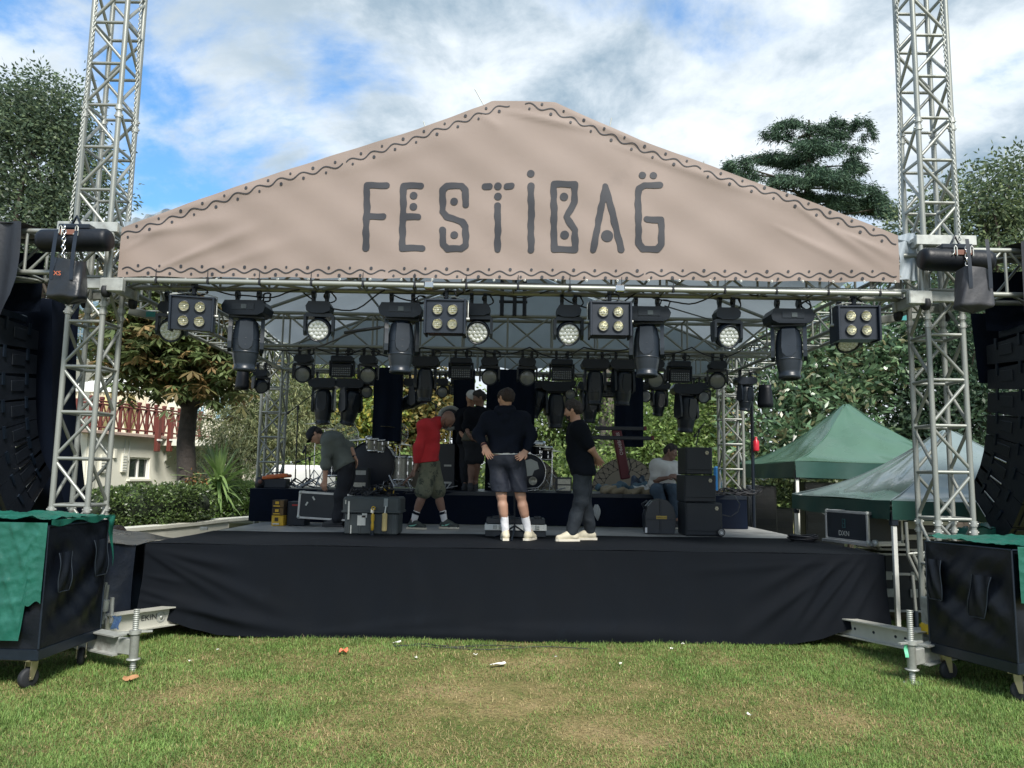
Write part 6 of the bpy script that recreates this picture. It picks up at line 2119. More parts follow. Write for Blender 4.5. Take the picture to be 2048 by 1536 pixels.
Yd = 13.0
c = at(742, 945, Yd)
t = thing('drum_kit', 'drum kit with a large dark bass drum and silver sparkle toms by the drape', 'drum kit', (c.x, Yd, RZ))
DARKH = mat('black_drum_head', (.008, .012, .022), .45, 0, .2, 4)
drum_along(t, (c.x, Yd + .42, RZ + .40), (0, -1, 0), .385, .42, DARKH, DARKH, BLKM, 10, 'bass_drum')
for px, py, r in ((748, 887, .135), (764, 890, .115)):
    q = at(px, py, Yd + .1)
    drum_along(t, q - Vector((0, 0, .10)), (0, -.25, 1), r, .20, SPARK, HEADM, CHROME, 6, 'tom')
q = at(800, 952, Yd + .2); drum_along(t, (q.x, q.y, RZ + .15), (0, 0, 1), .20, .38, SPARK, HEADM, CHROME, 8, 'floor_tom')
q = at(668, 958, Yd + .2); drum_along(t, (q.x, q.y, RZ + .2), (0, 0, 1), .19, .30, DARKH, HEADM, CHROME, 8, 'floor_tom')
for px, py, tl, r in ((779, 852, (.12, .05), .22), (632, 848, (.05, -.02), .20), (650, 858, (.02, .05), .22), (716, 880, (.1, -.1), .22), (800, 888, (.06, .1), .20)):
    q = at(px, py, Yd + .15)
    cymbal(t, q, tl, r); stand(t, q)
# two round clear drum films standing on edge
for px, py, r, Y, lb in ((689, 873, .245, 13.3, 'round clear drum film seen above the back of the bending man'), (793, 868, .20, 13.2, 'round clear drum film beside the drape column')):
    q = at(px, py, Y)
    f = thing('drum_film', lb, 'drum head', q, 0, 'clear round drum films')
    FILM = mat('clear_film', (.55, .58, .58), .25, 0, .1, 5, alpha=.34)
    MB().lathe(q, (0, -1, .12), [(0, 0), (r, 0)], 36).build('film', FILM, f)
    MB().tube([q + Vector((r * math.cos(a), .12 * r * math.sin(a), r * math.sin(a))) for a in (2 * PI * i / 36 for i in range(36))], .007, 5, True).build('rim', CHROME, f)
    stand(f, q - Vector((0, -.02, r * .9)))
# white rimmed drum on a stand behind the bald man
q = at(901, 836, 12.9)
f = thing('hanging_drum', 'pale rimmed round drum on a stand behind the head of the bald man', 'drum', q)
MB().lathe(q, (.25, -1, 0), [(0, 0), (.15, .0), (.155, .012), (.205, .012), (.212, 0), (.212, -.08)], 32).build('drum_ring', mat('grey_drum_rim', (.30, .32, .31), .5), f)
MB().lathe(q, (.25, -1, 0), [(0, .006), (.150, .006)], 28).build('drum_head', DARKH, f)
stand(f, q + Vector((0, .05, -.2)))
# second kit behind the navy hoodie man
c = at(1048, 945, 12.7)
t = thing('drum_kit', 'drum kit with a pale patched bass drum beside the navy hoodie man', 'drum kit', (c.x, 12.7, RZ))
drum_along(t, (c.x, 13.05, RZ + .31), (.15, -1, 0), .30, .38, DARKH, DARKH, CHROME, 10, 'bass_drum')
d_ = Vector((.15, -1, 0)).normalized(); cf_ = Vector((c.x, 13.05, RZ + .31)) + d_ * .386
sx_ = Vector((1, .15, 0)).normalized()
MB().prism([(-.16, .02), (-.10, .18), (.02, .22), (.13, .17), (.16, .06), (.08, .03), (.05, -.05), (-.06, -.07)], cf_ + sx_ * .03, sx_, (0, 0, 1), d_, .003).build('head_print', mat('pale_patch', (.45, .48, .46), .6), t)
MB().lathe(cf_ + sx_ * .09 + Vector((0, 0, -.14)), d_, [(0, .004), (.062, .004), (.066, .008), (.070, .003)], 20).build('port_ring', SPARK, t)
for px, py, r in ((1075, 895, .13), (1092, 905, .11)):
    q = at(px, py, 13.2); drum_along(t, q - Vector((0, 0, .10)), (0, -.25, 1), r, .18, DARKH, HEADM, CHROME, 6, 'tom')
for px, py, tl, r in ((1082, 893, (.1, .1), .20), (1104, 902, (.05, .1), .20)):
    q = at(px, py, 13.1); cymbal(t, q, tl, r); stand(t, q)
q = at(1104, 955, 12.6); stand(t, q + Vector((0, 0, .4)))
br = MB()
for k in range(12):
    q = at(1090, 898, 13.3)
    a = .4 + k * .17
    br.tube([q, q + Vector((.10 * math.cos(a), 0, .14 * math.sin(a))), q + Vector((.26 * math.cos(a), 0, .22 * math.sin(a) - .02))], .004, 4)
tagged(br.build('cable_spray', CABLE), 'thin black leads fanning up beside the second drum kit', 'cable')
t = thing('upright_case', 'tall black case with pale fittings standing between the two drum kits', 'case', (at(888, 985, 12.8).x, 12.8, RZ))
q = at(888, 985, 12.8)
MB().box((q.x, 12.95, RZ + .38), (.34, .3, .76), bev=.015).build('case_body', CASEB, t)
for z in (.12, .40): MB().box((q.x + .05, 12.795, RZ + z), (.12, .006, .03)).build('fitting', STEEL, t)
# rack of silver gear near the bending man
t = thing('rack_case', 'small open rack with silver gear beside the dark bass drum', 'rack', (at(710, 970, 12.3).x, 12.3, RZ))
q = at(712, 970, 12.3)
MB().box((q.x, 12.45, RZ + .17), (.36, .3, .34), bev=.01).build('rack_body', CASEB, t)
for k in range(3): MB().box((q.x + .03, 12.296, RZ + .07 + k * .095), (.24, .008, .07)).build('rack_unit', (SPARK, GREYP, STEEL)[k], t)
q = at(1128, 985, 12.2)
t = thing('rack_case', 'small pale grey rack of gear behind the black tee man', 'rack', (q.x, 12.2, RZ))
MB().box((q.x, 12.35, RZ + .12), (.24, .3, .24), bev=.01).build('rack_body', GREYP, t)
for k in range(2): MB().box((q.x, 12.196, RZ + .07 + k * .10), (.20, .008, .08)).build('rack_unit', SPARK, t)

# ---- half round painted panels
PAN = mat('cream_panel', (.36, .32, .25), .75, 0, .08, 4)
PRT = mat('brown_black_print', (.035, .03, .032), .7)
for cx, rpx, lb in ((1250, 66, 'half round cream panel with a lattice border behind the red column stand'), (1056, 64, 'half round cream panel with a lattice border half hidden by the second drum kit'), (806, 66, 'half round cream panel with a lattice border behind the stooping man in red')):
    Y = 13.55
    c = at(cx, 966, Y); c.z = RZ + .02
    R_ = rpx / FPX * Y * 1.0
    t = thing('half_round_panel', lb, 'stage panel', c, 0, 'half round panels across the back of the riser')
    pts = [(R_ * math.cos(PI * i / 40), R_ * .98 * math.sin(PI * i / 40)) for i in range(41)]
    MB().prism(pts, c, (1, 0, 0), (0, 0, 1), (0, 1, 0), .03).build('board', PAN, t)

    def pat(X, Z, R_=R_):
        r = np.hypot(X, Z / .98); a = np.arctan2(Z, X)
        D = np.minimum(np.abs(r - R_ * .66) - .005, np.abs(r - R_ * .985) - .006)
        n = 14
        f = (r - R_ * .66) / (R_ * .325)
        ph = a / PI * n
        z1 = np.abs(((ph + f) % 1) - .5); z2 = np.abs(((ph - f) % 1) - .5)
        inb = (f > 0) & (f < 1)
        w = .055
        L_ = np.where(inb, np.minimum(z1, z2) - w, 1) * .2
        D = np.minimum(D, L_)
        dm = np.abs(((ph + .5) % 1) - .5) * 2.6 + np.abs(f - .5) * 1.4
        D = np.minimum(D, np.where(inb, dm - .26, 1) * .1)
        return np.maximum(D, np.maximum(r - R_ * .99, .01 - Z))
    V, F = print_mesh(pat, -R_ * 1.02, R_ * 1.02, 0, R_ * 1.02, .012)
    MB().add([(c.x + x, Y - .004, c.z + z) for x, z in V], F).build('painted_lattice', PRT, t)

# ---- red column keyboard stand
DRED = mat('dark_red_metal', (.10, .012, .022), .45, .2, .1, 6)
a, b = at(1251, 958, 12.6), at(1232, 858, 12.6)
t = thing('column_stand', 'leaning dark red column keyboard stand with two dark arms and white lettering', 'keyboard stand', (a.x, 12.6, RZ))
ax_ = (b - a); L = ax_.length; ax_.normalize(); rt = Vector((ax_.z, 0, -ax_.x))
Rm = Matrix((rt, Vector((0, 1, 0)), ax_)).transposed()
MB().box((a + b) / 2, (.155, .12, L), Rm, .018).build('column', DRED, t)
for k in (-.055, .055): MB().box((a + b) / 2 + rt * k - Vector((0, .062, 0)), (.012, .01, L * .96), Rm).build('column_rib', DRED, t)
lettering('SPIDERPRO', .075, a.lerp(b, .70) - Vector((0, .0635, 0)), -ax_, rt, mat('white_print', (.6, .58, .58), .6), t)
for (x0, y0), (x1, y1), mm in (((1190, 857), (1290, 857), BLK), ((1184, 876), (1305, 876), BLK)):
    p, q = at(x0, y0, 12.55), at(x1, y1, 12.55)
    MB().box((p + q) / 2, ((q - p).length, .05, .065), bev=.01).build('arm', mm, t)
    MB().box(q, (.05, .06, .07), bev=.008).build('arm_end', DRED, t)
MB().tube([at(1258, 915, 12.5), at(1262, 935, 12.45), at(1257, 950, 12.5)], .009, 5).build('cable', CABLE, t)

# ---- clothes heap, bag
BLUEC = mat('faded_blue_cloth', (.085, .15, .20), .85, 0, .3, 8, bump=.2)
TANC = mat('tan_cloth', (.26, .22, .15), .85, 0, .2, 8, bump=.2)


def heap(name, label, cat, px0, px1, py, Y, zb, h, m, seed, rough=.022):
    r_ = random.Random(seed)
    p, q = at(px0, py, Y), at(px1, py, Y)
    P = []
    n = 9
    for k in range(n):
        a = Vector((p.x + (q.x - p.x) * (k + .5) / n, Y + r_.uniform(-.1, .16), zb + .03 + r_.uniform(0, h)))
        b = a + Vector((r_.uniform(-.16, .16), r_.uniform(-.12, .12), r_.uniform(-.04, .04)))
        P.append((a, b, r_.uniform(.035, .06), r_.uniform(.03, .05), .05))
    c = Vector(((p.x + q.x) / 2, Y, zb))
    me = sdf_mesh(P, .012, name, [(c + Vector((0, 0, .002)), (0, 0, -1))], rough, 26, seed)
    me.transform(Matrix.Translation(-c))
    o = link(name, me, None, m); o.location = c
    return tagged(o, label, cat)


heap('jacket', 'heap of crumpled faded blue clothing on the riser by the red column', 'clothing', 1196, 1288, 960, 12.25, RZ, .12, BLUEC, 3)
heap('blanket', 'crumpled tan cloth in front of the blue clothing on the riser', 'clothing', 1200, 1305, 974, 11.98, RZ - .02, .07, TANC, 5)
q = at(1276, 962, 12.5)
t = thing('bag', 'blue grey plastic bag standing behind the clothes heap', 'bag', (q.x, 12.5, RZ))
MB().grid(lambda u, v: Vector((q.x + .14 * (u - .5) * 2 * (1 - .25 * v), 12.5 - .09 * math.sin(u * PI) + .02 * math.sin(u * 17 + v * 9), RZ + .26 * v + .03 * math.sin(u * 9) * v)), 20, 14).grid(lambda u, v: Vector((q.x + .14 * (u - .5) * 2 * (1 - .25 * v), 12.5 + .09 * math.sin(u * PI), RZ + .26 * v + .03 * math.sin(u * 9) * v)), 20, 14).build('sack', mat('blue_grey_plastic', (.05, .08, .13), .3, 0, .4, 7, bump=.3, bscale=15), t)
q = at(1297, 955, 12.3)
t = heap('towel', 'crumpled white cloth beside the man in the white tee', 'cloth', 1285, 1308, 962, 12.3, RZ, .08, WTEE, 8)

# ---- hard drum case with yellow name plate
Y = 10.45
q = at(1322, 1068, Y)
t = thing('drum_case', 'rounded dark drum case with a yellow plate lettered HARDCASE', 'drum case', (q.x, Y + .1, SZ))
prof = [(-.185, .0), (.185, .0), (.20, .10), (.205, .24), (.17, .36), (.10, .435), (0, .46), (-.10, .435), (-.17, .36), (-.205, .24), (-.20, .10)]
MB().prism(prof, (q.x, Y + .02, SZ + .01), (1, 0, 0), (0, 0, 1), (0, 1, 0), .26).build('case_shell', GREYP, t)
MB().prism([(a * 1.04, b * 1.02 - .004) for a, b in prof], (q.x, Y + .12, SZ + .01), (1, 0, 0), (0, 0, 1), (0, 1, 0), .035).build('rim_band', BLK, t)
MB().box((q.x, Y + .012, SZ + .235), (.022, .012, .44)).build('strap', BLK, t)
MB().box((q.x, Y + .014, SZ + .20), (.39, .008, .02)).build('strap', BLK, t)
pl = MB().box((q.x + .01, Y + .004, SZ + .225), (.145, .006, .042), bev=.002).build('name_plate', mat('yellow_plate', (.50, .36, .06), .4), t)
lettering('HARDCASE', .032, (q.x + .01, Y - .0005, SZ + .225), (1, 0, 0), (0, 0, 1), BLK, pl, sx=.85)
MB().tube([(q.x - .20, Y + .10, SZ + .34), (q.x - .24, Y + .06, SZ + .40), (q.x - .17, Y + .08, SZ + .44)], .018, 6).build('side_handle', GREYP, t)
MB().grid(lambda u, v: Vector((q.x - .215 + .03 * u, Y - .01, SZ + .02 + .07 * v)), 2, 2).build('white_tag', WSOCK, t)

# ---- stack of black speakers
Y = 10.2
zz = SZ + .004
labs = ['bottom black speaker of the stack of three, wheel at its corner', 'middle black speaker of the stack of three', 'top black speaker of the stack of three beside the man in the white tee']
SPK = mat('speaker_black', (.016, .021, .028), .55, 0, .15, 30, bump=.12, bscale=90)
for k, (a, b, hh) in enumerate(((1372, 1445, .435), (1370, 1433, .362), (1373, 1427, .365))):
    p, q = at(a, 1000, Y), at(b, 1000, Y)
    w = q.x - p.x; cx = (p.x + q.x) / 2
    t = thing('speaker', labs[k], 'speaker', (cx, Y + .25, zz), 0, 'stacked black speakers on the stage')
    MB().box((cx, Y + .27, zz + hh / 2), (w, .50, hh - .006), bev=.012).build('cabinet', SPK, t)
    MB().box((cx, Y + .016, zz + hh / 2 + .02), (w - .03, .012, hh - .09), bev=.004).build('grille', SPK, t)
    MB().box((cx, Y + .014, zz + .03), (w - .03, .008, .012)).build('foot_strip', BLK, t)
    e = MB()
    for j in range(6):
        an = j * PI / 3
        e.lathe((cx + w / 2 - .075 + .014 * math.cos(an), Y + .006, zz + hh - .075 + .016 * math.sin(an)), (0, -1, 0), [(0, .004), (.011, .003), (.012, 0)], 8)
    e.build('emblem', mat('cream_emblem', (.55, .5, .36), .5), t)
    if k == 0:
        MB().lathe((cx + w / 2 - .03, Y - .03, zz + .055), (0, -1, 0), [(.018, 0), (.022, .004), (.05, .006), (.055, -.01), (.05, -.03), (0, -.03)], 20).build('wheel', RUBBER, t)
        MB().lathe((cx + w / 2 - .03, Y - .034, zz + .055), (0, -1, 0), [(0, 0), (.030, .0), (.034, .003), (.038, 0)], 18).build('wheel_rim', EDGE, t)
    zz += hh
# cable loops behind the stack
cl = MB()
r_ = random.Random(6)
for k in range(34):
    px = r_.uniform(1425, 1510)
    c = at(px, 985, 12.0); c.z = RZ + r_.uniform(.005, .10)
    rr = r_.uniform(.05, .14)
    cl.tube([c + Vector((rr * math.cos(a), rr * .6 * math.sin(a), .02 * math.sin(2 * a + k))) for a in (2 * PI * i / 14 for i in range(14))], .008, 5, True)
tagged(cl.build('cable_heap', CABLE), 'tangle of black cables on the riser beside the stacked speakers', 'cable heap')
lp = MB().tube([at(1445, 1030, 10.6), at(1462, 1033, 10.6), at(1476, 1023, 10.6), at(1480, 1008, 10.6), at(1470, 992, 11.0), at(1450, 985, 11.8)], .008, 6)
tagged(lp.build('grey_cable', GREYP), 'grey cable looping out from the bottom speaker of the stack', 'cable')

# ---- white pedal case with stand at the feet of the navy hoodie man
Y = 9.45
p, q = at(970, 1072, Y), at(1092, 1072, Y)
cx, w = (p.x + q.x) / 2, q.x - p.x
t = thing('pedal_case', 'low white edged case open at the feet of the navy hoodie man', 'case', (cx, Y + .15, SZ))
MB().box((cx, Y + .2, SZ + .05), (w, .36, .075), bev=.006).build('case_base', CASEB, t)
MB().box((cx, Y + .19, SZ + .125), (w + .015, .38, .07), bev=.006).build('white_rim', WHITE, t)
MB().box((cx, Y + .21, SZ + .20), (w - .02, .34, .065), bev=.006).build('case_lid', GREYP, t)
for x in (-.25, -.18, .12, .26): MB().box((cx + x, Y - .004, SZ + .13), (.05, .012, .05), bev=.003).build('latch', STEEL, t)
for x in (-.24, -.05, .1, .27): MB().box((cx + x, Y + .12, SZ + .245), (.09, .11, .03), bev=.006).build('pedal', BLK, t)
for x in (-.3, .3): MB().box((cx + x, Y + .1, SZ + .008), (.05, .05, .012)).build('foot', RUBBER, t)
MB().tube([(cx - .2, Y + .1, SZ + .24), (cx - .22, Y + .1, SZ + .34), (cx - .12, Y + .1, SZ + .38), (cx - .06, Y + .1, SZ + .25)], .005, 5).build('lead', CABLE, t)
b = at(1029, 1074, 9.30)
mic_stand('straight black stand in front of the white edged case, between the hoodie man\'s legs', (b.x, 9.30, SZ), at(1029, 975, 9.30), at(1029, 975, 9.30), at(1029, 968, 9.30))

# ---- white plastic bag hanging from the riser
q = at(1193, 1043, 11.7)
t = thing('plastic_bag', 'white plastic bag hanging on the riser front behind the black tee man', 'bag', (q.x, 11.7, SZ))
MB().grid(lambda u, v: Vector((q.x + (u - .5) * .10 * (math.sin(PI * min(1, .12 + v * .9)) + .1) + .02 * v, 11.72 - .05 * math.sin(u * PI) + .012 * math.sin(u * 15 + v * 8), SZ + .22 - .24 * (v - .5) * 1.0)), 12, 18).build('sack', mat('white_film', (.66, .68, .67), .35, 0, .1, 8, trans=.3), t)

# ---- flight cases on the right
e0, e1 = at(1652, 1092, 9.9), at(1738, 1100, 9.0)
q0, q1 = at(1652, 1086, 9.75), at(1737, 1093, 9.05)
ang = math.atan2(q1.y - q0.y, q1.x - q0.x)
R = Matrix.Rotation(ang, 3, 'Z')
nrm = R @ Vector((0, 1, 0))
L = (Vector((q1.x, q1.y)) - Vector((q0.x, q0.y))).length
cc = Vector(((q0.x + q1.x) / 2, (q0.y + q1.y) / 2, SZ + .21)) + nrm * .25
t, T = flight_case('flight_case', 'black flight case lettered DXN with metal edges, on the stage end under the low tent', cc, (L, .5, .36), R, edge=.03, lidz=-.17, latch=False)
MB().box(T(0, -.02, -.19), (L + .05, .54, .03), R).build('wheel_board', EDGE, t)
o = T(-.03, -.256, -.09)
rx = R @ Vector((1, 0, 0))
lettering('DXN', .085, o, rx, (0, 0, 1), STICK, t)
for dx in (-.022, .022):
    MB().box(o + rx * dx + Vector((0, 0, .12)), (.010, .004, .11), R).build('teal_mark', mat('teal_print', (.03, .09, .10), .5), t)
for dz in (.07, .12, .17):
    MB().box(o + Vector((0, 0, dz)), (.05, .004, .010), R).build('teal_mark', MATS['teal_print'], t)
MB().lathe(T(L / 2 + .05, -.2, -.17), R @ Vector((0, 1, 0)), [(0, -.02), (.04, -.02), (.04, .02), (0, .02)], 14).build('caster_wheel', STEEL, t)
# coil of cable on the stage edge
co = MB()
c = at(1606, 1082, 9.6); c.z = SZ + .02
for k in range(9):
    rr = .14 + .012 * (k % 4)
    co.tube([c + Vector((rr * math.cos(a) + .01 * math.sin(3 * a + k), rr * .8 * math.sin(a), .012 * k * .6 + .008 * math.sin(2 * a + k))) for a in (2 * PI * i / 24 for i in range(24))], .009, 5, True)
tagged(co.build('cable_coil', CABLE), 'coil of black cable lying on the stage by the DXN case', 'cable coil')
# racks beside the stage under the low tent
for k, (px, Y, ww, z0, z1, lb) in enumerate(((1800, 9.35, .55, .12, .80, 'tall black flight case with butterfly latches beside the stage, behind the white tent leg'), (1800, 9.40, .52, .83, 1.28, 'black flight case on top of the latched case behind the white tent leg'),
                                             (1866, 9.6, .45, .12, .98, 'black flight case behind the tower foot and silver frame'), (1868, 9.8, .5, 1.0, 1.42, 'open black rack with silver rails behind the tower chords'))):
    q = at(px, 1100, Y)
    t, T = flight_case('flight_case', lb, (q.x, Y + .3, (z0 + z1) / 2), (ww, .6, z1 - z0), None, group='flight cases beside the stage', edge=.028, lidz=.10, latch=True)
    if k in (0, 2):
        for x in (-.14, .14):
            MB().box(T(x, -.31, -.12), (.09, .014, .10), bev=.005).build('recessed_latch', STEEL, t)
    if k in (1, 3):
        for j in range(4): MB().box(T(0, -.306, -.15 + j * .085), (ww - .08, .012, .06)).build('rack_unit', (GREYP, EDGE, GREYP, BLK)[j], t)
    if k == 0: MB().box(T(-.22, -.318, .17), (.02, .02, .06), bev=.004).build('red_clip', mat('red_clip', (.5, .05, .06), .5), t)
# leaning silver frame
t = thing('silver_frame', 'folded silver frame leaning beside the tower foot in front of the flight cases', 'frame', at(1835, 1190, 8.3))
for a, b in (((1815, 1108), (1862, 1210)), ((1825, 1106), (1868, 1200)), ((1815, 1108), (1868, 1104)), ((1825, 1150), (1832, 1228)), ((1812, 1044), (1816, 1106)), ((1955, 1043), (1962, 1080)), ((1932, 1052), (1934, 1075))):
    strut('bar', at(*a, 8.3), at(*b, 8.3), .017, t, ALU)
MB().cyl(at(1832, 1222, 8.2), at(1833, 1258, 8.2), .022).build('hydraulic_tube', GREYP, t)
# dark racks far right behind the stage
for k, (px, w, z1, lb) in enumerate(((1525, .5, 1.55, 'dark equipment rack standing behind the riser under the matt tent'), (1562, .42, 1.15, 'lower dark equipment rack beside the tall one under the matt tent'), (1648, .7, 1.62, 'dark stacked trunks in the shade under the matt tent'))):
    Y = 13.6 + k * .3
    q = at(px, 1000, Y)
    t = thing('equipment_rack', lb, 'rack', (q.x, Y, 0), 0, 'dark racks under the matt tent')
    MB().box((q.x, Y + .3, z1 / 2), (w, .6, z1), bev=.01).build('rack_body', CASEB, t)
    for j in range(5): MB().box((q.x, Y - .006, z1 - .12 - j * .17), (w - .06, .012, .12)).build('rack_unit', (GREYP, BLK)[j % 2], t)
# light pole with red cloth
b = at(1503, 800, 12.6)
t = thing('speaker_pole', 'thin dark pole beside the rear tower with a red bottle strapped to it', 'pole', (b.x, 12.6, 0))
strut('pole', (b.x, 12.6, 0), (b.x, 12.6, b.z), .028, t, BLKM)
q = at(1512, 888, 12.55)
MB().lathe(q - Vector((0, 0, .12)), (0, 0, 1), [(0, 0), (.045, 0), (.05, .02), (.05, .16), (.02, .20), (.02, .235), (0, .24)], 14).build('red_bottle', mat('red_gloss', (.5, .02, .04), .3), t)
q = at(1436, 955, 14.2)
t = thing('blue_sheet', 'bright blue plastic sheet standing at the foot of the rear tower', 'plastic sheet', (q.x, 14.2, RZ))
MB().box((q.x, 14.25, 1.63), (.13, .1, .50), bev=.03).build('sheet', mat('blue_plastic', (.02, .16, .42), .4, 0, .2, 6, bump=.2), t)

# white things behind the riser
WSH = mat('white_canvas', (.72, .74, .72), .6, 0, .05, 3, bump=.05)
p, q = at(540, 950, 16.5), at(642, 950, 16.5)
t = thing('white_trailer', 'white boxy trailer standing behind the riser by the willow', 'trailer', ((p.x + q.x) / 2, 17, 0))
zt = at(590, 930, 16.5).z
MB().box(((p.x + q.x) / 2, 17.2, (zt + .5) / 2), (q.x - p.x, 1.5, zt - .5), bev=.09).build('trailer_body', WSH, t)
for k in range(4): MB().box((p.x + (k + .5) * (q.x - p.x) / 4, 16.445, zt * .62), (.012, .012, .6)).build('panel_seam', STICK, t)
for x in (p.x + .3, q.x - .3): MB().lathe((x, 16.5, .28), (0, 1, 0), [(0, 0), (.2, 0), (.28, .04), (.28, .16), (0, .2)], 18).build('wheel', RUBBER, t)
p, q = at(700, 920, 16.8), at(768, 895, 16.8)
t = thing('white_awning', 'sloping white awning behind the drum kit', 'awning', (p.x, 17, 0))
MB().prism([(p.x - .1, 1.55), (q.x, 1.55), (q.x, q.z), (p.x + .15, at(715, 903, 16.8).z)], (0, 16.8, 0), (1, 0, 0), (0, 0, 1), (0, 1, 0), .9).build('cloth', WSH, t)
for x in (p.x, q.x - .05): strut('leg', (x, 17.2, 0), (x, 17.2, 1.56), .025, t, WHITE)
# ================================================================== foliage helpers
BARK = mat('tree_bark', (.060, .048, .038), .9, 0, .35, 9, bump=.8, bscale=28)
BARKG = mat('grey_bark', (.11, .10, .085), .9, 0, .3, 9, bump=.7, bscale=28)


def leafmat(name, trans=.40, rough=.45, spec=.4):
    return mat(name, (.1, .1, .1), rough, 0, .22, 3.0, attr=True, trans=trans, spec=spec)


LEAF = leafmat('broad_leaf'); LEAFG = leafmat('glossy_leaf', .26, .30, .6); NEED = leafmat('needle_leaf', .12, .7, .2)


def rand_dirs(n):
    v = rng.normal(size=(n, 3)); return v / np.linalg.norm(v, axis=1)[:, None]


def leaf_cards(C, length, width, cols, droop=.3, dirs=None, fold=.0, jitter=.35):
    """rhombic leaves (two triangles each) at centres C"""
    n = len(C)
    d = rand_dirs(n) if dirs is None else dirs + rng.normal(size=(n, 3)) * jitter
    d[:, 2] -= droop
    d /= np.linalg.norm(d, axis=1)[:, None]
    r = rand_dirs(n); s = np.cross(d, r); s /= np.linalg.norm(s, axis=1)[:, None] + 1e-9
    nn = np.cross(s, d)
    L = length * rng.uniform(.7, 1.25, n)[:, None]; W = width * rng.uniform(.75, 1.2, n)[:, None]
    a = C; b = C + d * L * .45 + s * W * .5 - nn * W * .12; c = C + d * L - nn * L * .10; e = C + d * L * .45 - s * W * .5 - nn * W * .12
    V = np.stack([a, b, c, e], 1).reshape(-1, 3)
    i = np.arange(n)[:, None] * 4
    F = np.concatenate([i + np.array([0, 1, 2]), i + np.array([0, 2, 3])], 0)
    K = np.repeat(cols, 4, 0)
    return V, F, K


def palmate(C, size, cols, nleaf=6):
    """hand shaped leaves: leaflets around a drooping stalk end"""
    n = len(C)
    up = rand_dirs(n) * .5; up[:, 2] += 1; up /= np.linalg.norm(up, axis=1)[:, None]
    a = np.cross(up, rand_dirs(n)); a /= np.linalg.norm(a, axis=1)[:, None]
    b = np.cross(up, a)
    Vs, Fs, Ks = [], [], []
    S = size * rng.uniform(.7, 1.2, n)[:, None]
    for k in range(nleaf):
        t = (k - (nleaf - 1) / 2) * .85
        d = a * math.cos(t) + b * math.sin(t) - up * .45
        s = -a * math.sin(t) + b * math.cos(t)
        L = S * (1 - .10 * abs(k - (nleaf - 1) / 2)); W = L * .36
        p0 = C; p1 = C + d * L * .62 + s * W * .5; p2 = C + d * L - up * L * .1; p3 = C + d * L * .62 - s * W * .5
        base = k * n * 4
        Vs.append(np.stack([p0, p1, p2, p3], 1).reshape(-1, 3))
        i = base + np.arange(n)[:, None] * 4
        Fs += [i + np.array([0, 1, 2]), i + np.array([0, 2, 3])]
        Ks.append(np.repeat(cols * rng.uniform(.85, 1.15, (n, 1)), 4, 0))
    return np.concatenate(Vs), np.concatenate(Fs), np.concatenate(Ks)


def palette(n, cs, w=None):
    cs = np.array(cs, float)
    k = rng.choice(len(cs), n, p=w)
    return cs[k] * rng.uniform(.75, 1.25, (n, 1))


def clump_centres(ells, n, shell=.55):
    """points in a union of ellipsoids (c, r), biased to the outside"""
    vol = np.array([e[1][0] * e[1][1] * e[1][2] for e in ells]); k = rng.choice(len(ells), n, p=vol / vol.sum())
    d = rand_dirs(n); rad = rng.uniform(0, 1, n) ** (1 / 3); rad = shell + (1 - shell) * rad
    c = np.array([e[0] for e in ells])[k]; r = np.array([e[1] for e in ells])[k]
    return c + d * rad[:, None] * r


def foliage_obj(name, V, F, K, m, parent):
    off = np.zeros(3); p = parent
    while p is not None: off += np.array(p.location); p = p.parent
    return link(name, np_mesh(name, V - off, F, False, K), parent, m)


def limb(mb, a, b, r0, r1, seed, bend=.12, n=6):
    r_ = random.Random(seed)
    a, b = Vector(a), Vector(b)
    L = (b - a).length
    s = Vector((r_.uniform(-1, 1), r_.uniform(-1, 1), r_.uniform(-.3, .6))) * L * bend
    mb.tube([a.lerp(b, i / n) + s * math.sin(PI * i / n) for i in range(n + 1)], [r0 + (r1 - r0) * i / n for i in range(n + 1)], 8)


def tree(name, label, cat, base, trunk_h, tr, ells, nclump, per, spread, leaf, pal, m=LEAF, bark=BARK, group=None, kind='oval', w=None, droop=.3, nlimb=12, lean=(0, 0), shell=.55, palleaf=6):
    base = Vector(base)
    t = thing(name, label, cat, base, 0, group)
    top = base + Vector((lean[0], lean[1], trunk_h))
    mb = MB()
    mb.tube([base + Vector((0, 0, -.05)), base + Vector((0, 0, .15)), base.lerp(top, .35) + Vector((.05, 0, 0)), base.lerp(top, .7) + Vector((-.03, 0, 0)), top], [tr * 1.35, tr * 1.1, tr, tr * .92, tr * .85], 14)
    C = clump_centres(ells, nclump, shell)
    idx = rng.choice(nclump, min(nlimb, nclump), replace=False)
    for q in idx:
        tgt = Vector(C[q])
        limb(mb, top + Vector((0, 0, -.1)), top.lerp(tgt, .92), tr * .5, tr * .06, int(q))
        for q2 in range(2):
            j = int(rng.integers(nclump))
            if np.linalg.norm(C[j] - C[q]) < 2.2: limb(mb, top.lerp(tgt, .55), Vector(C[j]), tr * .16, tr * .04, j)
    mb.build('trunk', bark, t)
    P = np.repeat(C, per, 0) + rng.normal(size=(nclump * per, 3)) * np.array([spread, spread, spread * .7])
    tint = np.repeat(rng.uniform(.75, 1.25, (nclump, 1)), per, 0)
    K = palette(len(P), pal, w) * tint
    if kind == 'palm': V, F, Kc = palmate(P, leaf[0], K, palleaf)
    else:
        out = P - np.repeat(C, per, 0)
        V, F, Kc = leaf_cards(P, leaf[0], leaf[1], K, droop, out / (np.linalg.norm(out, axis=1)[:, None] + 1e-6))
    foliage_obj('crown', V, F, Kc, m, t)
    return t


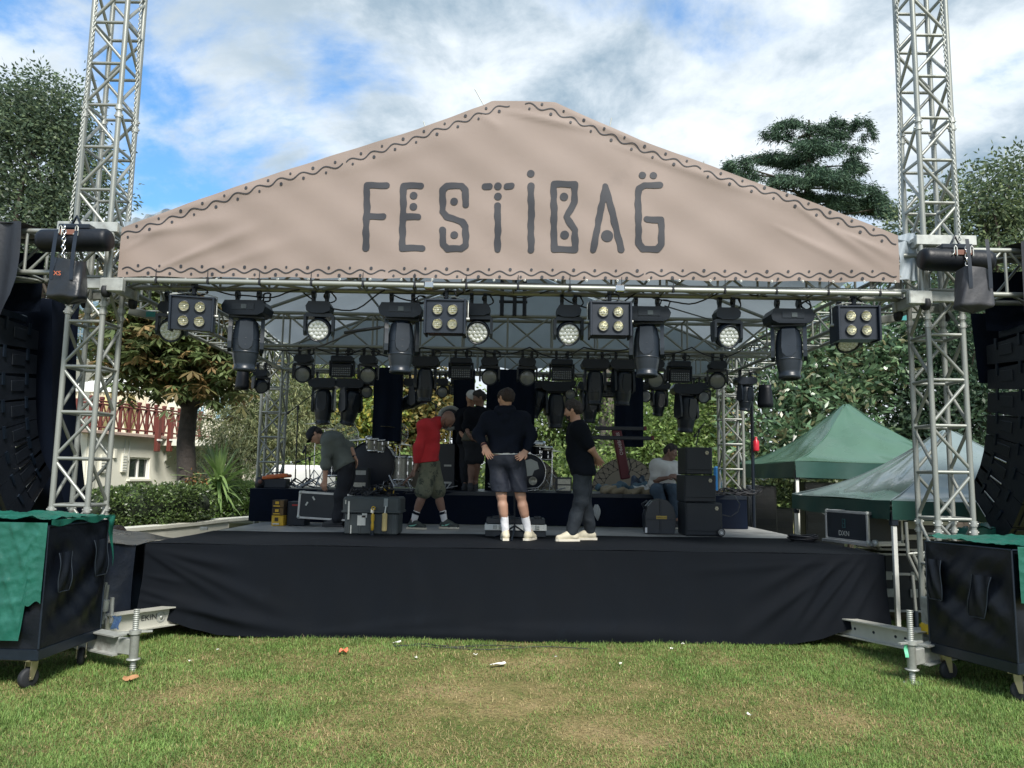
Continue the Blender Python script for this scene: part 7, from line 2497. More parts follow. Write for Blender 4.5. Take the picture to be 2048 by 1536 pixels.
def E(px, py, Y, rx, rz, ry=None):
    """ellipsoid round a photo point, radii in photo pixels"""
    c = at(px, py, Y); k = Y / FPX
    return (tuple(c), (rx * k, (ry if ry else rx) * k, rz * k))


G_DK = [(0.064, 0.099, 0.047), (0.090, 0.134, 0.058), (0.125, 0.176, 0.076), (0.079, 0.120, 0.061)]
G_MID = [(0.136, 0.211, 0.062), (0.188, 0.285, 0.083), (0.122, 0.185, 0.067), (0.244, 0.322, 0.103)]
G_YEL = [(0.316, 0.360, 0.083), (0.450, 0.427, 0.094), (0.226, 0.293, 0.083), (0.540, 0.450, 0.103)]
G_OLV = [(0.230, 0.249, 0.124), (0.175, 0.211, 0.103), (0.296, 0.310, 0.154), (0.136, 0.169, 0.094)]
BR = [(0.164, 0.159, 0.069), (0.217, 0.168, 0.076), (0.130, 0.168, 0.069), (0.164, 0.213, 0.079), (0.109, 0.146, 0.066), (0.294, 0.199, 0.091), (0.152, 0.204, 0.082), (0.130, 0.182, 0.075)]

# ================================================================== beds, walls, house
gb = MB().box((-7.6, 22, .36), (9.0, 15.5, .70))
BEDM = mat('bed_soil', (.05, .06, .03), .95, 0, .4, 2, bump=.4)  # dark olive soil, mottled at random
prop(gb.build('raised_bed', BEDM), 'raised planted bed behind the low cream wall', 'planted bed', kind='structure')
CWALL = mat('cream_render', (.70, .69, .60), .8, 0, .05, 1.5, bump=.05, bscale=60, wear=((.42, .40, .32), .62, .85, 1.4))
wl = thing('planter_wall', 'low curved cream wall holding the clipped hedges', 'wall', (-5, 12.5, 0))
wpts = [at(140, 1070, 10.9), at(250, 1060, 11.5), at(330, 1057, 12.3), at(400, 1048, 13.2), at(455, 1041, 14.2), at(512, 1036, 15.0), at(620, 1030, 17.0)]
fz = MB(); tp_ = MB()
n = len(wpts)
vs, fs = [], []
for i, p in enumerate(wpts):
    d = (wpts[min(i + 1, n - 1)] - wpts[max(i - 1, 0)]); d.z = 0; d.normalize(); nn = Vector((-d.y, d.x, 0))
    for off, z in ((0, 0), (0, .74), (-.025, .74), (-.025, .79), (.28, .79), (.28, 0)):
        q = p + nn * off; vs.append(Vector((q.x, q.y, z)))
for i in range(n - 1):
    for k in range(5): fs.append((i * 6 + k, (i + 1) * 6 + k, (i + 1) * 6 + k + 1, i * 6 + k + 1))
MB().add(vs, fs).build('wall_face', CWALL, wl)
for px, py in ((320, 1075), (408, 1057)):
    q = at(px, py, 12.4)
    MB().box(q, (.12, .03, .05), bev=.005).build('socket_box', STEEL, wl)

# terrace: wall recedes to the right
A, B = at(176, 862, 20.5), at(396, 882, 25.5)
A.z, B.z = 2.62, 2.62
tr_ = thing('terrace_wall', 'cream terrace wall with a small dark window, below the red railing', 'wall', (A.x, A.y, 0))
d = (B - A); d.z = 0; Lw = d.length; d.normalize(); nrm = Vector((d.y, -d.x, 0))
if nrm.y > 0: nrm = -nrm
Rw = Matrix((d, -nrm, Vector((0, 0, 1)))).transposed()
wc = lambda s, z, o=0.0: Vector((A.x, A.y, 0)) + d * s + Vector((0, 0, z)) + nrm * o
# window opening: wall is built as blocks round it
ws0, ws1, wz0, wz1 = None, None, None, None


def on_wall(px, py):
    r = ray(px, py); o = Vector((0, 0, CAMZ))
    t = (Vector((A.x, A.y, 0)) - o).dot(nrm) / r.dot(nrm)
    p = o + r * t
    return (p - Vector((A.x, A.y, 0))).dot(d), p.z


s0, z1 = on_wall(260, 914); s1, z0 = on_wall(298, 958)
TH = .3
for (a, b, c, e) in ((0, s0, 0, 2.6), (s1, Lw + 1.2, 0, 2.6), (s0, s1, 0, z0), (s0, s1, z1, 2.6)):
    MB().box(wc((a + b) / 2, (c + e) / 2, -TH / 2), (b - a, TH, e - c), Rw).build('wall_block', CWALL, tr_)
MB().box(wc(Lw / 2, 2.64, .02), (Lw + 1.4, .42, .09), Rw, .01).build('slab_edge', mat('terrace_edge', (.42, .32, .27), .8), tr_)
fr = MB()
fw = .055
for a, b, c, e in ((s0, s0 + fw, z0, z1), (s1 - fw, s1, z0, z1), ((s0 + s1) / 2 - fw / 2, (s0 + s1) / 2 + fw / 2, z0, z1)): fr.box(wc((a + b) / 2, (c + e) / 2, -.08), (b - a, .05, e - c), Rw)
for c in (z0 + fw / 2, z1 - fw / 2): fr.box(wc((s0 + s1) / 2, c, -.082), (s1 - s0 - .004, .05, fw), Rw)
win = fr.build('window', WHITE, tr_)
GLS = mat('dark_glass', (.02, .028, .03), .06, 0, .1, 2, coat=1.0)
for k in (0, 1):
    a = s0 + (s1 - s0) * k / 2
    MB().box(wc(a + (s1 - s0) / 4, (z0 + z1) / 2, -.10), ((s1 - s0) / 2 - .01, .012, z1 - z0 - .01), Rw).build('pane', GLS, win)
MB().box(wc((s0 + s1) / 2, z0 - .03, .04), (s1 - s0 + .16, .14, .05), Rw).build('sill', CWALL, win)
for px, py, w, h in ((246, 926, .20, .52), (204, 928, .22, .50), (228, 907, .10, .26), (331, 913, .10, .26)):
    s, z = on_wall(px, py)
    v = MB().box(wc(s, z, .03), (w, .06, h), Rw, .008).build('vent_box', CWALL, tr_)
    if w > .15:
        for k in range(6): MB().box(wc(s, z - h * .38 + k * h * .15, .065), (w - .04, .012, .03), Rw).build('louvre', STICK, v)
for px in (249, 258, 330):
    s, z = on_wall(px, 890)
    strut('pipe', wc(s, 1.9, .02), wc(s, 2.55, .02), .012, tr_, STICK, 6)
# left return of the terrace wall
q = at(120, 865, 20.0)
MB().box(((A.x + q.x) / 2 - 1.0, A.y - .1 + .3, 1.3), (abs(A.x - q.x) + 2.2, .3, 2.6)).build('wall_block', CWALL, tr_)

RRED = mat('dark_red_painted_wood', (.13, .032, .024), .6, 0, .15, 6, wear=((.12, .04, .03), .6, .75, 9))
rg = thing('terrace_railing', 'dark red wooden railing with crossed bars along the terrace', 'railing', wc(0, 2.66))
npn = 13
for k in range(npn + 1):
    s = Lw * k / npn
    big = k in (0, 3, 7)
    z_ = 2.69
    MB().box(wc(s, z_ + .42, .04), (.07 if k % 2 else .09, .08, .84), Rw, .008).box(wc(s, z_ + .88, .04), (.11, .10, .08), Rw, .01).build('post', RRED, rg)
    if k < npn:
        a, b = Lw * k / npn + .07, Lw * (k + 1) / npn - .07
        for (sa, za), (sb, zb) in (((a, .12), (b, .70)), ((a, .70), (b, .12))):
            p, q = wc(sa, z_ + za, .03 + .02 * (za > .3)), wc(sb, z_ + zb, .03 + .02 * (za > .3))
            strut('cross_bar', p, q, .022, rg, RRED, 6)
for z in (.10, .72, .80):
    strut('rail', wc(-.1, 2.69 + z, .06), wc(Lw + .6, 2.69 + z, .06), .028, rg, RRED, 8)
for px in (297, 322):
    s, z = on_wall(px, 870)
    a0, a1 = on_wall(px, 833)[1], on_wall(px, 903)[1]
    MB().box(wc(s, (a0 + a1) / 2, .31), (.15, .12, a0 - a1), Rw, .01).build('heavy_post', RRED, rg)
    MB().box(wc(s, on_wall(px, 880)[1], .38), (.19, .05, .05), Rw).build('post_band', WHITE, rg)
# return to the left
for k in range(6):
    x = A.x - .35 - k * .62
    MB().box((x, A.y + .02, 3.10), (.11, .10, .82), bev=.008).build('post', RRED, rg)
    strut('cross_bar', (x + .05, A.y, 2.80), (x + .55, A.y, 3.40), .022, rg, RRED, 6); strut('cross_bar', (x + .05, A.y + .04, 3.40), (x + .55, A.y + .04, 2.80), .022, rg, RRED, 6)
for z in (2.80, 3.42, 3.50): strut('rail', (A.x - 4, A.y, z), (A.x + .1, A.y, z), .028, rg, RRED, 8)

# villa behind
VIL = mat('pale_cream_villa', (.66, .62, .52), .8, 0, .04, 1, bump=.03)
SKYG = mat('pale_blue_glass', (.25, .40, .52), .05, 0, .1, 1, coat=1.0)
vl = thing('villa', 'cream villa with tall pale blue windows behind the chestnut tree', 'house', (-14, 33, 0))
p, q = at(112, 600, 33), at(505, 600, 33)
MB().box(((p.x + q.x) / 2, 34.2, 5.2), (q.x - p.x, 2.0, 10.4)).build('wall', VIL, vl)
for k, (x0, y0, x1, y1) in enumerate(((138, 640, 182, 720), (182, 640, 236, 720), (236, 790, 262, 850), (392, 770, 412, 836), (430, 790, 464, 842), (138, 560, 236, 625), (290, 640, 330, 720), (340, 640, 380, 720))):
    a, b = at(x0, y0, 33.15), at(x1, y1, 33.15)
    f = MB().box(((a.x + b.x) / 2, 33.18, (a.z + b.z) / 2), (b.x - a.x, .10, a.z - b.z), bev=.01).build('window', WHITE, vl)
    nx2, nz2 = (2, 3)
    for i in range(nx2):
        for j in range(nz2):
            w, h = (b.x - a.x - .16) / nx2, (a.z - b.z - .16) / nz2
            MB().box((a.x + .08 + (i + .5) * w, 33.125, b.z + .08 + (j + .5) * h), (w - .05, .02, h - .05)).build('pane', SKYG, f)
# white pavilion with curtains on the terrace
pv = thing('pavilion', 'white canvas pavilion with tied cream curtains on the terrace', 'pavilion', at(250, 850, 26))
a, b = at(148, 768, 26), at(330, 768, 26)
pk = at(250, 742, 28)
mx_ = MB()
cs = [Vector((a.x, 26, a.z)), Vector((b.x, 26, a.z)), Vector((b.x, 30, a.z)), Vector((a.x, 30, a.z))]
apx = Vector(((a.x + b.x) / 2, 28, a.z + .75))
for i in range(4): mx_.add([cs[i], cs[(i + 1) % 4], apx], [(0, 1, 2)])
mx_.build('roof', WSH, pv)
MB().box(((a.x + b.x) / 2, 26, a.z - .12), (b.x - a.x + .1, .06, .26)).build('valance', WSH, pv)
CURT = mat('cream_curtain', (.66, .60, .48), .85, 0, .05, 2, trans=.2)
for px in (150, 192, 240, 282, 326):
    c = at(px, 800, 26)
    MB().grid(lambda u, v: Vector((c.x + (u - .5) * (.62 - .42 * math.sin(PI * min(1, v * 1.25)) ** 1.5), 26.05 + .04 * math.sin(u * 28), a.z - .1 - v * 2.2)), 20, 14).build('curtain', CURT, pv)
    strut('post', (c.x, 26.15, 2.6), (c.x, 26.15, a.z), .05, pv, WHITE)
for px in (216, 262):
    c = at(px, 800, 28.5)
    MB().grid(lambda u, v: Vector((c.x + (u - .5) * .9, 28.5 + .05 * math.sin(u * 30), a.z - v * 2.3)), 20, 6).build('back_curtain', mat('yellowish_curtain', (.66, .56, .30), .85), pv)
MB().box(((a.x + b.x) / 2 - 1, 27.5, 2.5), (14, 8, .2)).build('terrace_floor', CWALL, pv)

# ================================================================== hedges
def hedge(label, ells, n, leaf, pal, base, dark=(.02, .03, .015)):
    t = thing('hedge', label, 'hedge', base, 0, 'clipped hedges on the low wall')
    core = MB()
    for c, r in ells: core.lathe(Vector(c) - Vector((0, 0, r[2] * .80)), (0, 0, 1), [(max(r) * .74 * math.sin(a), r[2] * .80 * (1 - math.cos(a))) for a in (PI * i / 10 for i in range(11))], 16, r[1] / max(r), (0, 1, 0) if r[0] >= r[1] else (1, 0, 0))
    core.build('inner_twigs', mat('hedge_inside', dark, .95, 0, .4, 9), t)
    vol = np.array([e[1][0] * e[1][1] + e[1][0] * e[1][2] for e in ells]); k = rng.choice(len(ells), n, p=vol / vol.sum())
    d = rand_dirs(n); pw = .55
    sgn = np.sign(d) * np.abs(d) ** pw
    sgn /= np.maximum(1e-6, (np.abs(sgn) ** (2 / .8)).sum(1) ** .4)[:, None]
    c = np.array([e[0] for e in ells])[k]; r = np.array([e[1] for e in ells])[k]
    lump = 1 + .05 * np.sin(d[:, :1] * 9 + k[:, None]) + .04 * np.sin(d[:, 2:] * 13 + d[:, 1:2] * 11)
    P = c + sgn * r * lump * rng.uniform(.86, 1.03, (n, 1))
    K = palette(n, pal)
    top = np.clip((d[:, 2:] + .2), 0, 1)
    V, F, Kc = leaf_cards(P, leaf[0], leaf[1], K, 0.0, d, jitter=.8)
    foliage_obj('foliage', V, F, Kc, LEAFG, t)
    return t


hedge('rounded dark green hedge under the terrace window', [E(215, 1018, 12.6, 62, 40, 70), E(285, 1014, 12.9, 80, 44, 75), E(360, 1008, 13.4, 58, 40, 75)], 15000, (.055, .032), [(.075, .12, .042), (.105, .165, .052), (.15, .215, .068), (.06, .09, .036)], at(285, 1055, 12.9))
hedge('low bright green hedge beside the spiky plant', [E(440, 1018, 15.6, 42, 18, 60), E(490, 1016, 16.2, 36, 18, 60)], 7000, (.055, .032), [(.09, .16, .04), (.13, .22, .05), (.07, .11, .033)], at(460, 1036, 15.8))
hedge('small dark bush behind the bright hedge', [E(470, 985, 18.0, 52, 22, 60)], 5000, (.06, .035), G_MID, at(470, 1005, 18.0))

# spiky dracaena
b = at(436, 990, 15.5)
sp = thing('spiky_plant', 'spiky green plant with long strap leaves above the bright hedge', 'plant', (b.x, 15.5, .7))
MB().tube([(b.x, 15.5, .7), (b.x + .03, 15.5, 1.1), (b.x, 15.5, 1.55)], [.09, .07, .06], 10).build('stem', BARK, sp)
SPM = mat('strap_leaf', (.14, .23, .08), .4, 0, .3, 4, trans=.25, col2=(.25, .36, .13))
for k in range(150):
    a = random.uniform(0, 2 * PI); el = random.uniform(-.5, 1.45); L = random.uniform(.65, 1.05)
    dv = Vector((math.cos(a) * math.cos(el), math.sin(a) * math.cos(el), math.sin(el)))
    s = dv.cross(Vector((0, 0, 1))).normalized() * .042
    o = Vector((b.x, 15.5, 1.30 + random.uniform(-.1, .3)))
    vs = []
    for i in range(6):
        q = o + dv * (L * i / 5) - Vector((0, 0, (i / 5) ** 2 * .28 * L * (1.1 - .6 * math.sin(max(el, 0)))))
        w = (1 - (i / 5) ** 2 * .92)
        vs += [q - s * w, q + s * w + Vector((0, 0, .008))]
    MB().add(vs, [(2 * i, 2 * i + 1, 2 * i + 3, 2 * i + 2) for i in range(5)], True).build('leaf', SPM, sp)
fl = thing('flower_plant', 'small orange flowered plant at the foot of the chestnut trunk', 'plant', at(393, 975, 15.2))
P = np.array(at(393, 968, 15.2)) + rng.normal(size=(500, 3)) * np.array([.12, .12, .10])
V, F, K = leaf_cards(P, .07, .03, palette(500, [(.08, .12, .04), (.35, .16, .07), (.3, .22, .12), (.06, .09, .03)]))
foliage_obj('foliage', V, F, K, LEAF, fl)

# ================================================================== trees
b = at(368, 985, 15.3)
ch = [E(320, 700, 15.2, 85, 70), E(400, 690, 15.4, 90, 85), E(440, 740, 15.0, 60, 55), E(290, 650, 15.5, 70, 60), E(380, 620, 15.8, 110, 60), E(470, 690, 15.6, 50, 60), E(330, 560, 16, 90, 60)]
tree('chestnut_tree', 'chestnut tree with big browning hand shaped leaves and a thick dark trunk', 'tree', (b.x, 15.3, .6), at(372, 815, 15.3).z - .6, .185, ch, 430, 15, .30, (.25, .1), BR, LEAF, mat('dark_bark', (.045, .038, .034), .95, 0, .35, 8, bump=1.0, bscale=22), kind='palm', nlimb=16)
tree('leafy_tree', 'tall dark green tree behind the tower on the line array side', 'tree', (at(70, 900, 27).x, 27, 0), 5.0, .35,
     [E(60, 330, 27, 110, 110), E(140, 300, 27, 60, 100), E(20, 250, 27, 90, 90), E(90, 220, 27, 80, 75), E(170, 400, 27, 60, 80), E(205, 400, 28, 35, 70), E(40, 440, 27, 100, 80), E(110, 480, 27, 90, 70), E(20, 560, 27, 90, 90), E(110, 600, 28, 40, 60)], 800, 46, .34, (.18, .08), [(0.084, 0.126, 0.081), (0.112, 0.163, 0.098), (0.065, 0.101, 0.070), (0.149, 0.196, 0.106)], group='trees around the garden', shell=.35)
# willow like tree, left centre
tree('willow_tree', 'grey green willow like tree hanging beside the rear tower', 'tree', (at(470, 960, 21).x, 21, 0), 2.4, .2,
     [E(470, 850, 21, 75, 80), E(550, 800, 21, 90, 100), E(600, 860, 21.5, 70, 70), E(430, 900, 20, 40, 50), E(520, 900, 20.5, 70, 50), E(590, 740, 22, 70, 60)], 420, 60, .30, (.16, .030), G_OLV, group='trees around the garden', droop=.8, shell=.25)
tree('maple_tree', 'yellow green maple behind the tall mic stand', 'tree', (at(700, 960, 24).x, 24, 0), 2.6, .16,
     [E(660, 840, 24, 70, 60), E(720, 800, 24, 80, 80), E(640, 780, 25, 60, 60), E(700, 880, 24, 60, 45)], 230, 46, .30, (.17, .13), G_YEL + G_MID, group='trees around the garden', shell=.25)
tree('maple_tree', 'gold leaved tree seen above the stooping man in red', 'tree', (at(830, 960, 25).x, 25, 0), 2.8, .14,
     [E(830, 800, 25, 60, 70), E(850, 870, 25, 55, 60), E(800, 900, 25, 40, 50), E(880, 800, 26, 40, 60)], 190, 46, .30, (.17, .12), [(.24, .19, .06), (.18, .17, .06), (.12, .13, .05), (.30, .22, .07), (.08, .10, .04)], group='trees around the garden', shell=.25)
tree('leafy_tree', 'light green leafy tree behind the man in the black tee', 'tree', (at(1100, 960, 22).x, 22, 0), 2.5, .18,
     [E(1090, 860, 22, 60, 70), E(1100, 800, 22, 50, 50), E(1160, 880, 22, 60, 60), E(1040, 900, 22, 60, 50), E(990, 820, 23, 40, 60), E(1180, 800, 23, 50, 50)], 250, 50, .28, (.14, .065), G_MID + [(.12, .16, .06)], group='trees around the garden', shell=.25)
tree('ivy_tree', 'trunk wrapped in ivy behind the red column stand', 'tree', (at(1215, 960, 20).x, 20, 0), 4.5, .22,
     [E(1215, 830, 20, 22, 80), E(1260, 770, 20.5, 50, 50), E(1190, 760, 20.5, 50, 50)], 130, 44, .16, (.11, .07), G_MID, bark=BARKG, group='trees around the garden', shell=.2)
tree('leafy_tree', 'green leafy tree filling the gap above the seated man', 'tree', (at(1330, 960, 19.5).x, 19.5, 0), 1.6, .14,
     [E(1330, 860, 19.5, 80, 70), E(1290, 900, 19, 60, 55), E(1390, 880, 19.5, 55, 60), E(1360, 820, 20, 50, 50)], 300, 52, .26, (.13, .06), G_MID, LEAF, BARKG, 'trees around the garden', droop=.2, shell=.25, lean=(.2, 0))
tree('gold_tree', 'bright golden tree between the green trees near the rear tower', 'tree', (at(1425, 960, 30).x, 30, 0), 4, .14,
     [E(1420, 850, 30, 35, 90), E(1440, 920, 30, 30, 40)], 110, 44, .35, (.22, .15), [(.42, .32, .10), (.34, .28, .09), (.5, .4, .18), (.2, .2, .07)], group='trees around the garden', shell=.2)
tree('slender_tree', 'slim tree with a bare pale trunk beside the rear tower', 'tree', (at(1420, 960, 20).x, 20, 0), 4.2, .10,
     [E(1430, 770, 20, 55, 50), E(1400, 730, 20, 60, 40)], 110, 44, .26, (.15, .06), G_DK, bark=BARKG, group='trees around the garden', shell=.25)
# magnolia
tree('magnolia_tree', 'magnolia with large glossy leaves behind the peaked green tent', 'tree', (at(1660, 960, 18.5).x, 18.5, 0), 1.8, .2,
     [E(1600, 740, 18.5, 100, 90), E(1700, 720, 18.5, 100, 85), E(1560, 830, 18, 90, 85), E(1660, 830, 18.5, 110, 80), E(1770, 730, 18.5, 90, 80), E(1560, 910, 17.6, 80, 55), E(1620, 640, 19, 80, 60), E(1740, 650, 19, 80, 60), E(1700, 920, 18.2, 80, 50), E(1500, 880, 18.4, 40, 80)], 560, 26, .26, (.22, .085),
     [(0.097, 0.180, 0.092), (0.134, 0.227, 0.118), (0.180, 0.265, 0.143), (0.072, 0.128, 0.074), (0.113, 0.187, 0.102), (0.196, 0.196, 0.106)], LEAFG, BARK, 'trees around the garden', droop=.1, shell=.30)
# dark conifers on the right
tree('dark_tree', 'very dark dense tree behind the tower by the tents', 'tree', (at(1900, 960, 17.5).x, 17.5, 0), 1.5, .2,
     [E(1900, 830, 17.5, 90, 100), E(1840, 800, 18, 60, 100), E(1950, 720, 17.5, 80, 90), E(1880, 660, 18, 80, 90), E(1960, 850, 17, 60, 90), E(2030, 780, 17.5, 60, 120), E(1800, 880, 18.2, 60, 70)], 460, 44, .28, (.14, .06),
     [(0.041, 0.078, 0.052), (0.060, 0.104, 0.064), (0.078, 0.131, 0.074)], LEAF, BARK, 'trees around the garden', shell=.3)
tree('leafy_tree', 'tall loose green tree rising behind the tower by the tents', 'tree', (at(1930, 960, 24).x, 24, 0), 5.0, .3,
     [E(1990, 400, 24, 70, 90), E(1940, 450, 24, 90, 80), E(2040, 380, 24, 60, 80), E(1860, 430, 24, 50, 55), E(1830, 460, 24.5, 45, 50), E(1900, 540, 24, 90, 70), E(2000, 540, 24, 90, 80), E(2050, 480, 24, 60, 80), E(1960, 620, 24, 110, 60)], 520, 46, .32, (.17, .075),
     [(0.102, 0.149, 0.084), (0.139, 0.196, 0.102), (0.074, 0.112, 0.067), (0.186, 0.233, 0.112)], group='trees around the garden', shell=.35)

# cedar with flat layers
b = at(1612, 960, 30)
ce = thing('cedar_tree', 'cedar with flat dark layered branches above the banner slope', 'tree', (b.x, 30, 0), 0, 'trees around the garden')
mb = MB()
tp0 = at(1618, 240, 30)
mb.tube([(b.x, 30, 0), at(1612, 700, 30), at(1614, 430, 30), tp0], [.36, .28, .17, .04], 12)
Vs, Fs, Ks, off = [], [], [], 0
tiers = [((1614, 250), 75, 20), ((1690, 246), 45, 16), ((1560, 268), 50, 16), ((1640, 290), 95, 20), ((1540, 318), 100, 20), ((1480, 330), 50, 14), ((1670, 340), 75, 18), ((1600, 352), 110, 20), ((1700, 372), 50, 14), ((1740, 385), 55, 14), ((1560, 375), 60, 16), ((1690, 405), 90, 18), ((1760, 415), 40, 12), ((1640, 395), 80, 16), ((1735, 400), 70, 16), ((1770, 425), 50, 14), ((1700, 330), 45, 12), ((1470, 345), 40, 12), ((1715, 262), 32, 12)]
for k, ((px, py), rx, rz) in enumerate(tiers):
    Y = 30 + random.uniform(-1.4, 1.4)
    c = at(px, py, Y); kk = Y / FPX
    st = Vector((b.x + .1, 30, c.z - .35))
    limb(mb, st, c + Vector((math.copysign(rx * kk * .4, c.x - b.x), 0, .02)), .06, .012, k, .05)
    nsub = max(4, int(rx / 9))
    for q in range(nsub):
        ang = random.uniform(0, 2 * PI); rr = random.uniform(.15, 1.0)
        sc = Vector((c.x + math.cos(ang) * rr * rx * kk * 1.1, c.y + math.sin(ang) * rr * rx * kk * .6, c.z))
        sc.z += (sc.y - c.y) * .40 - abs(sc.x - c.x) * .14 + random.uniform(-.34, .34) * (1 - .4 * rr)
        w_ = rx * kk * random.uniform(.16, .30)
        n = int(w_ * 1500)
        P = np.array(sc) + rng.normal(size=(n, 3)) * np.array([w_ * .60, w_ * .45, .11])
        P[:, 2] += -((P[:, 0] - sc.x) / w_) ** 2 * .05 + (P[:, 1] - sc.y) * .38
        dirs = np.stack([np.sign(P[:, 0] - b.x) * .6 + (P[:, 0] - sc.x), rng.normal(size=n) * .7, np.full(n, -.35)], 1)
        V, F, K = leaf_cards(P, .17, .034, palette(n, [(.045, .085, .055), (.06, .11, .07), (.08, .135, .08), (.034, .060, .044)]) * random.uniform(.75, 1.25), .35, dirs, jitter=.6)
        Vs.append(V); Fs.append(F + off); Ks.append(K); off += len(V)
mb.build('trunk', BARK, ce)
foliage_obj('crown', np.concatenate(Vs), np.concatenate(Fs), np.concatenate(Ks), NEED, ce)

# far dark line of trees closing the horizon
n = 60000
X = rng.uniform(-45, 50, n); Yf = rng.uniform(36, 44, n)
hz = 3.2 + 1.1 * np.sin(X * .35) + .8 * np.sin(X * .9 + 2) + .5 * np.sin(X * 2.3)
Z = rng.uniform(0, 1, n) ** .8 * hz
V, F, K = leaf_cards(np.stack([X, Yf, Z], 1), .34, .2, palette(n, G_DK + G_MID), .3)
tl = link('treeline', np_mesh('treeline', V, F, False, K), None, LEAF)
prop(tl, 'distant dark wood closing the garden behind everything', 'treeline', kind='stuff')
# low shrubs behind the stage
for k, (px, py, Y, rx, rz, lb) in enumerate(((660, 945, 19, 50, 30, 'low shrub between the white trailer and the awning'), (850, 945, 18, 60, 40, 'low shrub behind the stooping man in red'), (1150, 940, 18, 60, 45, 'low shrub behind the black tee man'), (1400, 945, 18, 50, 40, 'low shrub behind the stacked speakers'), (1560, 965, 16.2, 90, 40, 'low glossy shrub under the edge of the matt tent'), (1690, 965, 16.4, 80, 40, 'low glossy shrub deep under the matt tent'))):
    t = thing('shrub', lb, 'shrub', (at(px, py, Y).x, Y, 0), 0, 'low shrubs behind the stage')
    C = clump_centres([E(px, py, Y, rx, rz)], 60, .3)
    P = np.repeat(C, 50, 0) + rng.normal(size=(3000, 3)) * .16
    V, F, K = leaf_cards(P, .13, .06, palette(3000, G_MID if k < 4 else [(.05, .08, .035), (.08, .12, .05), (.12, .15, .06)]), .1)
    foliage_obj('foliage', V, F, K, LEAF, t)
    st = MB()
    for q in range(6): limb(st, (at(px, py, Y).x, Y, 0), C[q * 7], .02, .006, q)
    st.build('stem', BARK, t)
# ================================================================== grass blades
def grass():
    n = 640000
    # denser near the camera, inside the visible wedge
    u = rng.uniform(0, 1, n)
    Y = 3.7 + (9.4 - 3.7) * u ** 1.25
    X = rng.uniform(-1, 1, n) * (Y * .74 + .4 + 1.6 * (rng.uniform(0, 1, n) < .35))
    dry = dryness(X, Y)
    inside = (X > SX0 - .02) & (X < SX1 + .02) & (Y > 8.2)
    patch = vnoise(X, Y, 21, 3.2) * .5 + vnoise(X, Y, 22, 9.) * .5
    keep = (rng.uniform(0, 1, n) < np.clip(1.15 - .95 * dry + .25 * patch, .12, 1)) & ~inside
    X, Y, dry, patch = X[keep], Y[keep], dry[keep], patch[keep]
    n = len(X)
    Z = vnoise(X, Y, 8, .8) * .012
    tuft = np.clip(vnoise(X, Y, 31, 6.) * .6 + .6, .2, 1.6)
    L = rng.uniform(.018, .050, n) * (1.15 - .5 * dry) * (.7 + .45 * tuft)
    W = rng.uniform(.0022, .0048, n) * (.9 + .12 * Y / 5)
    a = rng.uniform(0, 2 * PI, n)
    lean = rng.uniform(.15, 1.1, n) + .7 * dry
    d = np.stack([np.cos(a) * np.sin(lean), np.sin(a) * np.sin(lean), np.cos(lean)], 1)
    s = np.stack([-np.sin(a), np.cos(a), np.zeros(n)], 1)
    B = np.stack([X, Y, Z], 1)
    mid = B + d * (L * .55)[:, None]; mid[:, 2] += L * .08
    d2 = d.copy(); d2[:, 2] -= .55; d2 /= np.linalg.norm(d2, axis=1)[:, None]
    tip = mid + d2 * (L * .5)[:, None]
    V = np.stack([B - s * W[:, None] * .5, B + s * W[:, None] * .5, mid - s * W[:, None] * .42, mid + s * W[:, None] * .42, tip], 1).reshape(-1, 3)
    V[:, 2] = np.maximum(V[:, 2], -.01)
    i = np.arange(n)[:, None] * 5
    F = np.concatenate([i + np.array([0, 1, 3]), i + np.array([0, 3, 2]), i + np.array([2, 3, 4])], 0)
    G = np.array([(.135, .235, .058), (.18, .285, .074), (.108, .195, .05), (.225, .31, .095)])[rng.choice(4, n)]
    D = np.array([(.34, .26, .13), (.42, .34, .18), (.27, .21, .10), (.25, .235, .10)])[rng.choice(4, n)]
    isdry = rng.uniform(0, 1, n) < np.clip(dry * 1.5 - .37, .04, .95)
    K = np.where(isdry[:, None], D, G) * rng.uniform(.7, 1.3, (n, 1)) * (1 + .25 * patch[:, None])
    o = link('grass', np_mesh('grass', V, F, False, np.repeat(K, 5, 0)), None, mat('grass_blade', (.1, .1, .1), .55, 0, .15, 3, attr=True, trans=.3, spec=.3))
    prop(o, 'short worn lawn grass, green with straw coloured dry patches', 'grass', kind='stuff')


grass()

# ================================================================== litter on the lawn
def scrap(label, px, py, w, h, m, kind='paper', seed=1, lift=.03, name='litter'):
    p = atz(px, py, .015)
    r_ = random.Random(seed); ph = r_.uniform(0, 6)
    t = thing(name, label, kind, p)
    R = Matrix.Rotation(r_.uniform(0, 6), 3, 'Z')
    MB().grid(lambda u, v: p + R @ Vector(((u - .5) * w + .006 * math.sin(v * 9 + ph), (v - .5) * h + .006 * math.sin(u * 8), .012 + lift * (.5 + .5 * math.sin(u * 5 + v * 4 + ph)) * (.6 + .4 * math.sin(v * 11 + u * 3)))), 10, 10).build('scrap', m, t)
    return t


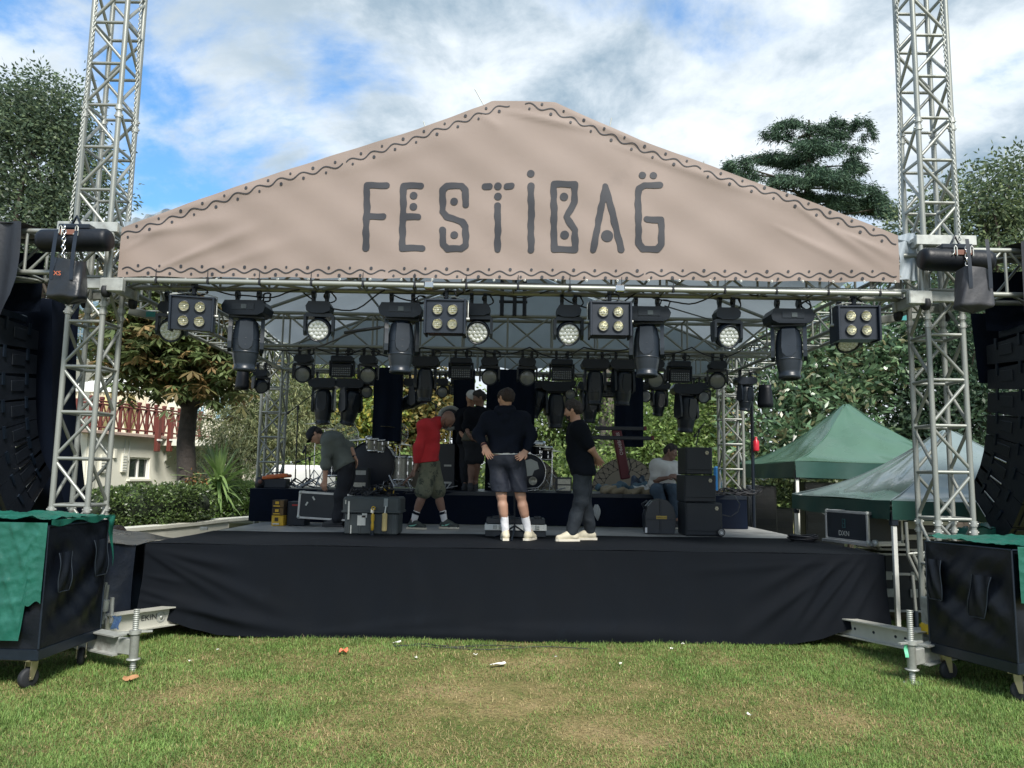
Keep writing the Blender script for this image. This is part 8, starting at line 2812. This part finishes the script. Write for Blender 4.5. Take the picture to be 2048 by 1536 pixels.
SAL = mat('salmon_paper', (.62, .16, .08), .7, 0, .12, 20); PAPER = mat('white_paper', (.68, .68, .62), .7, 0, .08, 20)
scrap('small orange scrap of paper at the foot of the skirt', 591, 1273, .07, .05, SAL, seed=2)
scrap('salmon coloured piece of paper lying alone on the lawn', 687, 1306, .07, .085, SAL, seed=3, lift=.035)
scrap('crumpled white paper strip on the lawn before the skirt', 997, 1331, .15, .045, PAPER, seed=4, lift=.015)
scrap('dry brown leaf on the lawn by the screw jack', 260, 1361, .11, .07, mat('dry_leaf', (.36, .19, .09), .8, 0, .2, 20), 'leaf', 5, .03)
scrap('white plastic scrap near the camera on the tent side', 1497, 1432, .04, .02, PAPER, seed=6, lift=.008)
scrap('white strip of tape lying across black wire at the skirt foot', 795, 1287, .10, .02, PAPER, 'tape', 7, .015)
scrap('tiny white scrap at the skirt foot beside the orange paper', 672, 1270, .03, .02, PAPER, seed=8, lift=.01)
for k, (px, py) in enumerate(((1343, 1300), (1366, 1290), (1112, 1316), (950, 1312), (832, 1318), (435, 1302), (380, 1325), (1240, 1330))):
    scrap(('tiny pale scrap on the grass near the white plastic bag', 'second tiny pale scrap nearer the skirt by the plastic bag', 'tiny pale scrap beyond the crumpled paper strip', 'tiny pale scrap short of the crumpled paper strip', 'tiny pale scrap near the salmon paper', 'tiny pale scrap in front of the skirt corner', 'tiny pale scrap by the screw jack', 'tiny pale scrap in the middle of the lawn')[k], px, py, .028, .018, PAPER, seed=20 + k, lift=.012)
q = atz(1320, 1281, .02)
me = sdf_mesh([(q + Vector((-.03, 0, .03)), q + Vector((.02, .01, .035)), .035, .03, .03), (q + Vector((.02, 0, .03)), q + Vector((.055, -.01, .02)), .025, .016, .03), (q + Vector((-.01, 0, .05)), q + Vector((-.03, .01, .075)), .02, .01, .02)], .006, 'plastic_bag', wr=.010, wscale=70, seed=3)
me.transform(Matrix.Translation(-q)); o = link('plastic_bag', me, None, MATS['white_film']); o.location = q
tagged(o, 'crumpled white plastic bag lying on the lawn before the skirt', 'plastic bag')
p0 = atz(780, 1290, .02)
wm = MB()
for k in range(3):
    wm.tube([atz(785 + i * (14 + 9 * k), 1289 + 3 * math.sin(i * 1.1 + k * 2) + k * 2, .02) for i in range(9)], .004, 5)
wm.tube([atz(900 + i * 40, 1296 + 3 * math.sin(i), .015) for i in range(8)], .004, 5)
tagged(wm.build('black_wire', CABLE), 'thin black wire trailing over the grass along the skirt', 'wire')
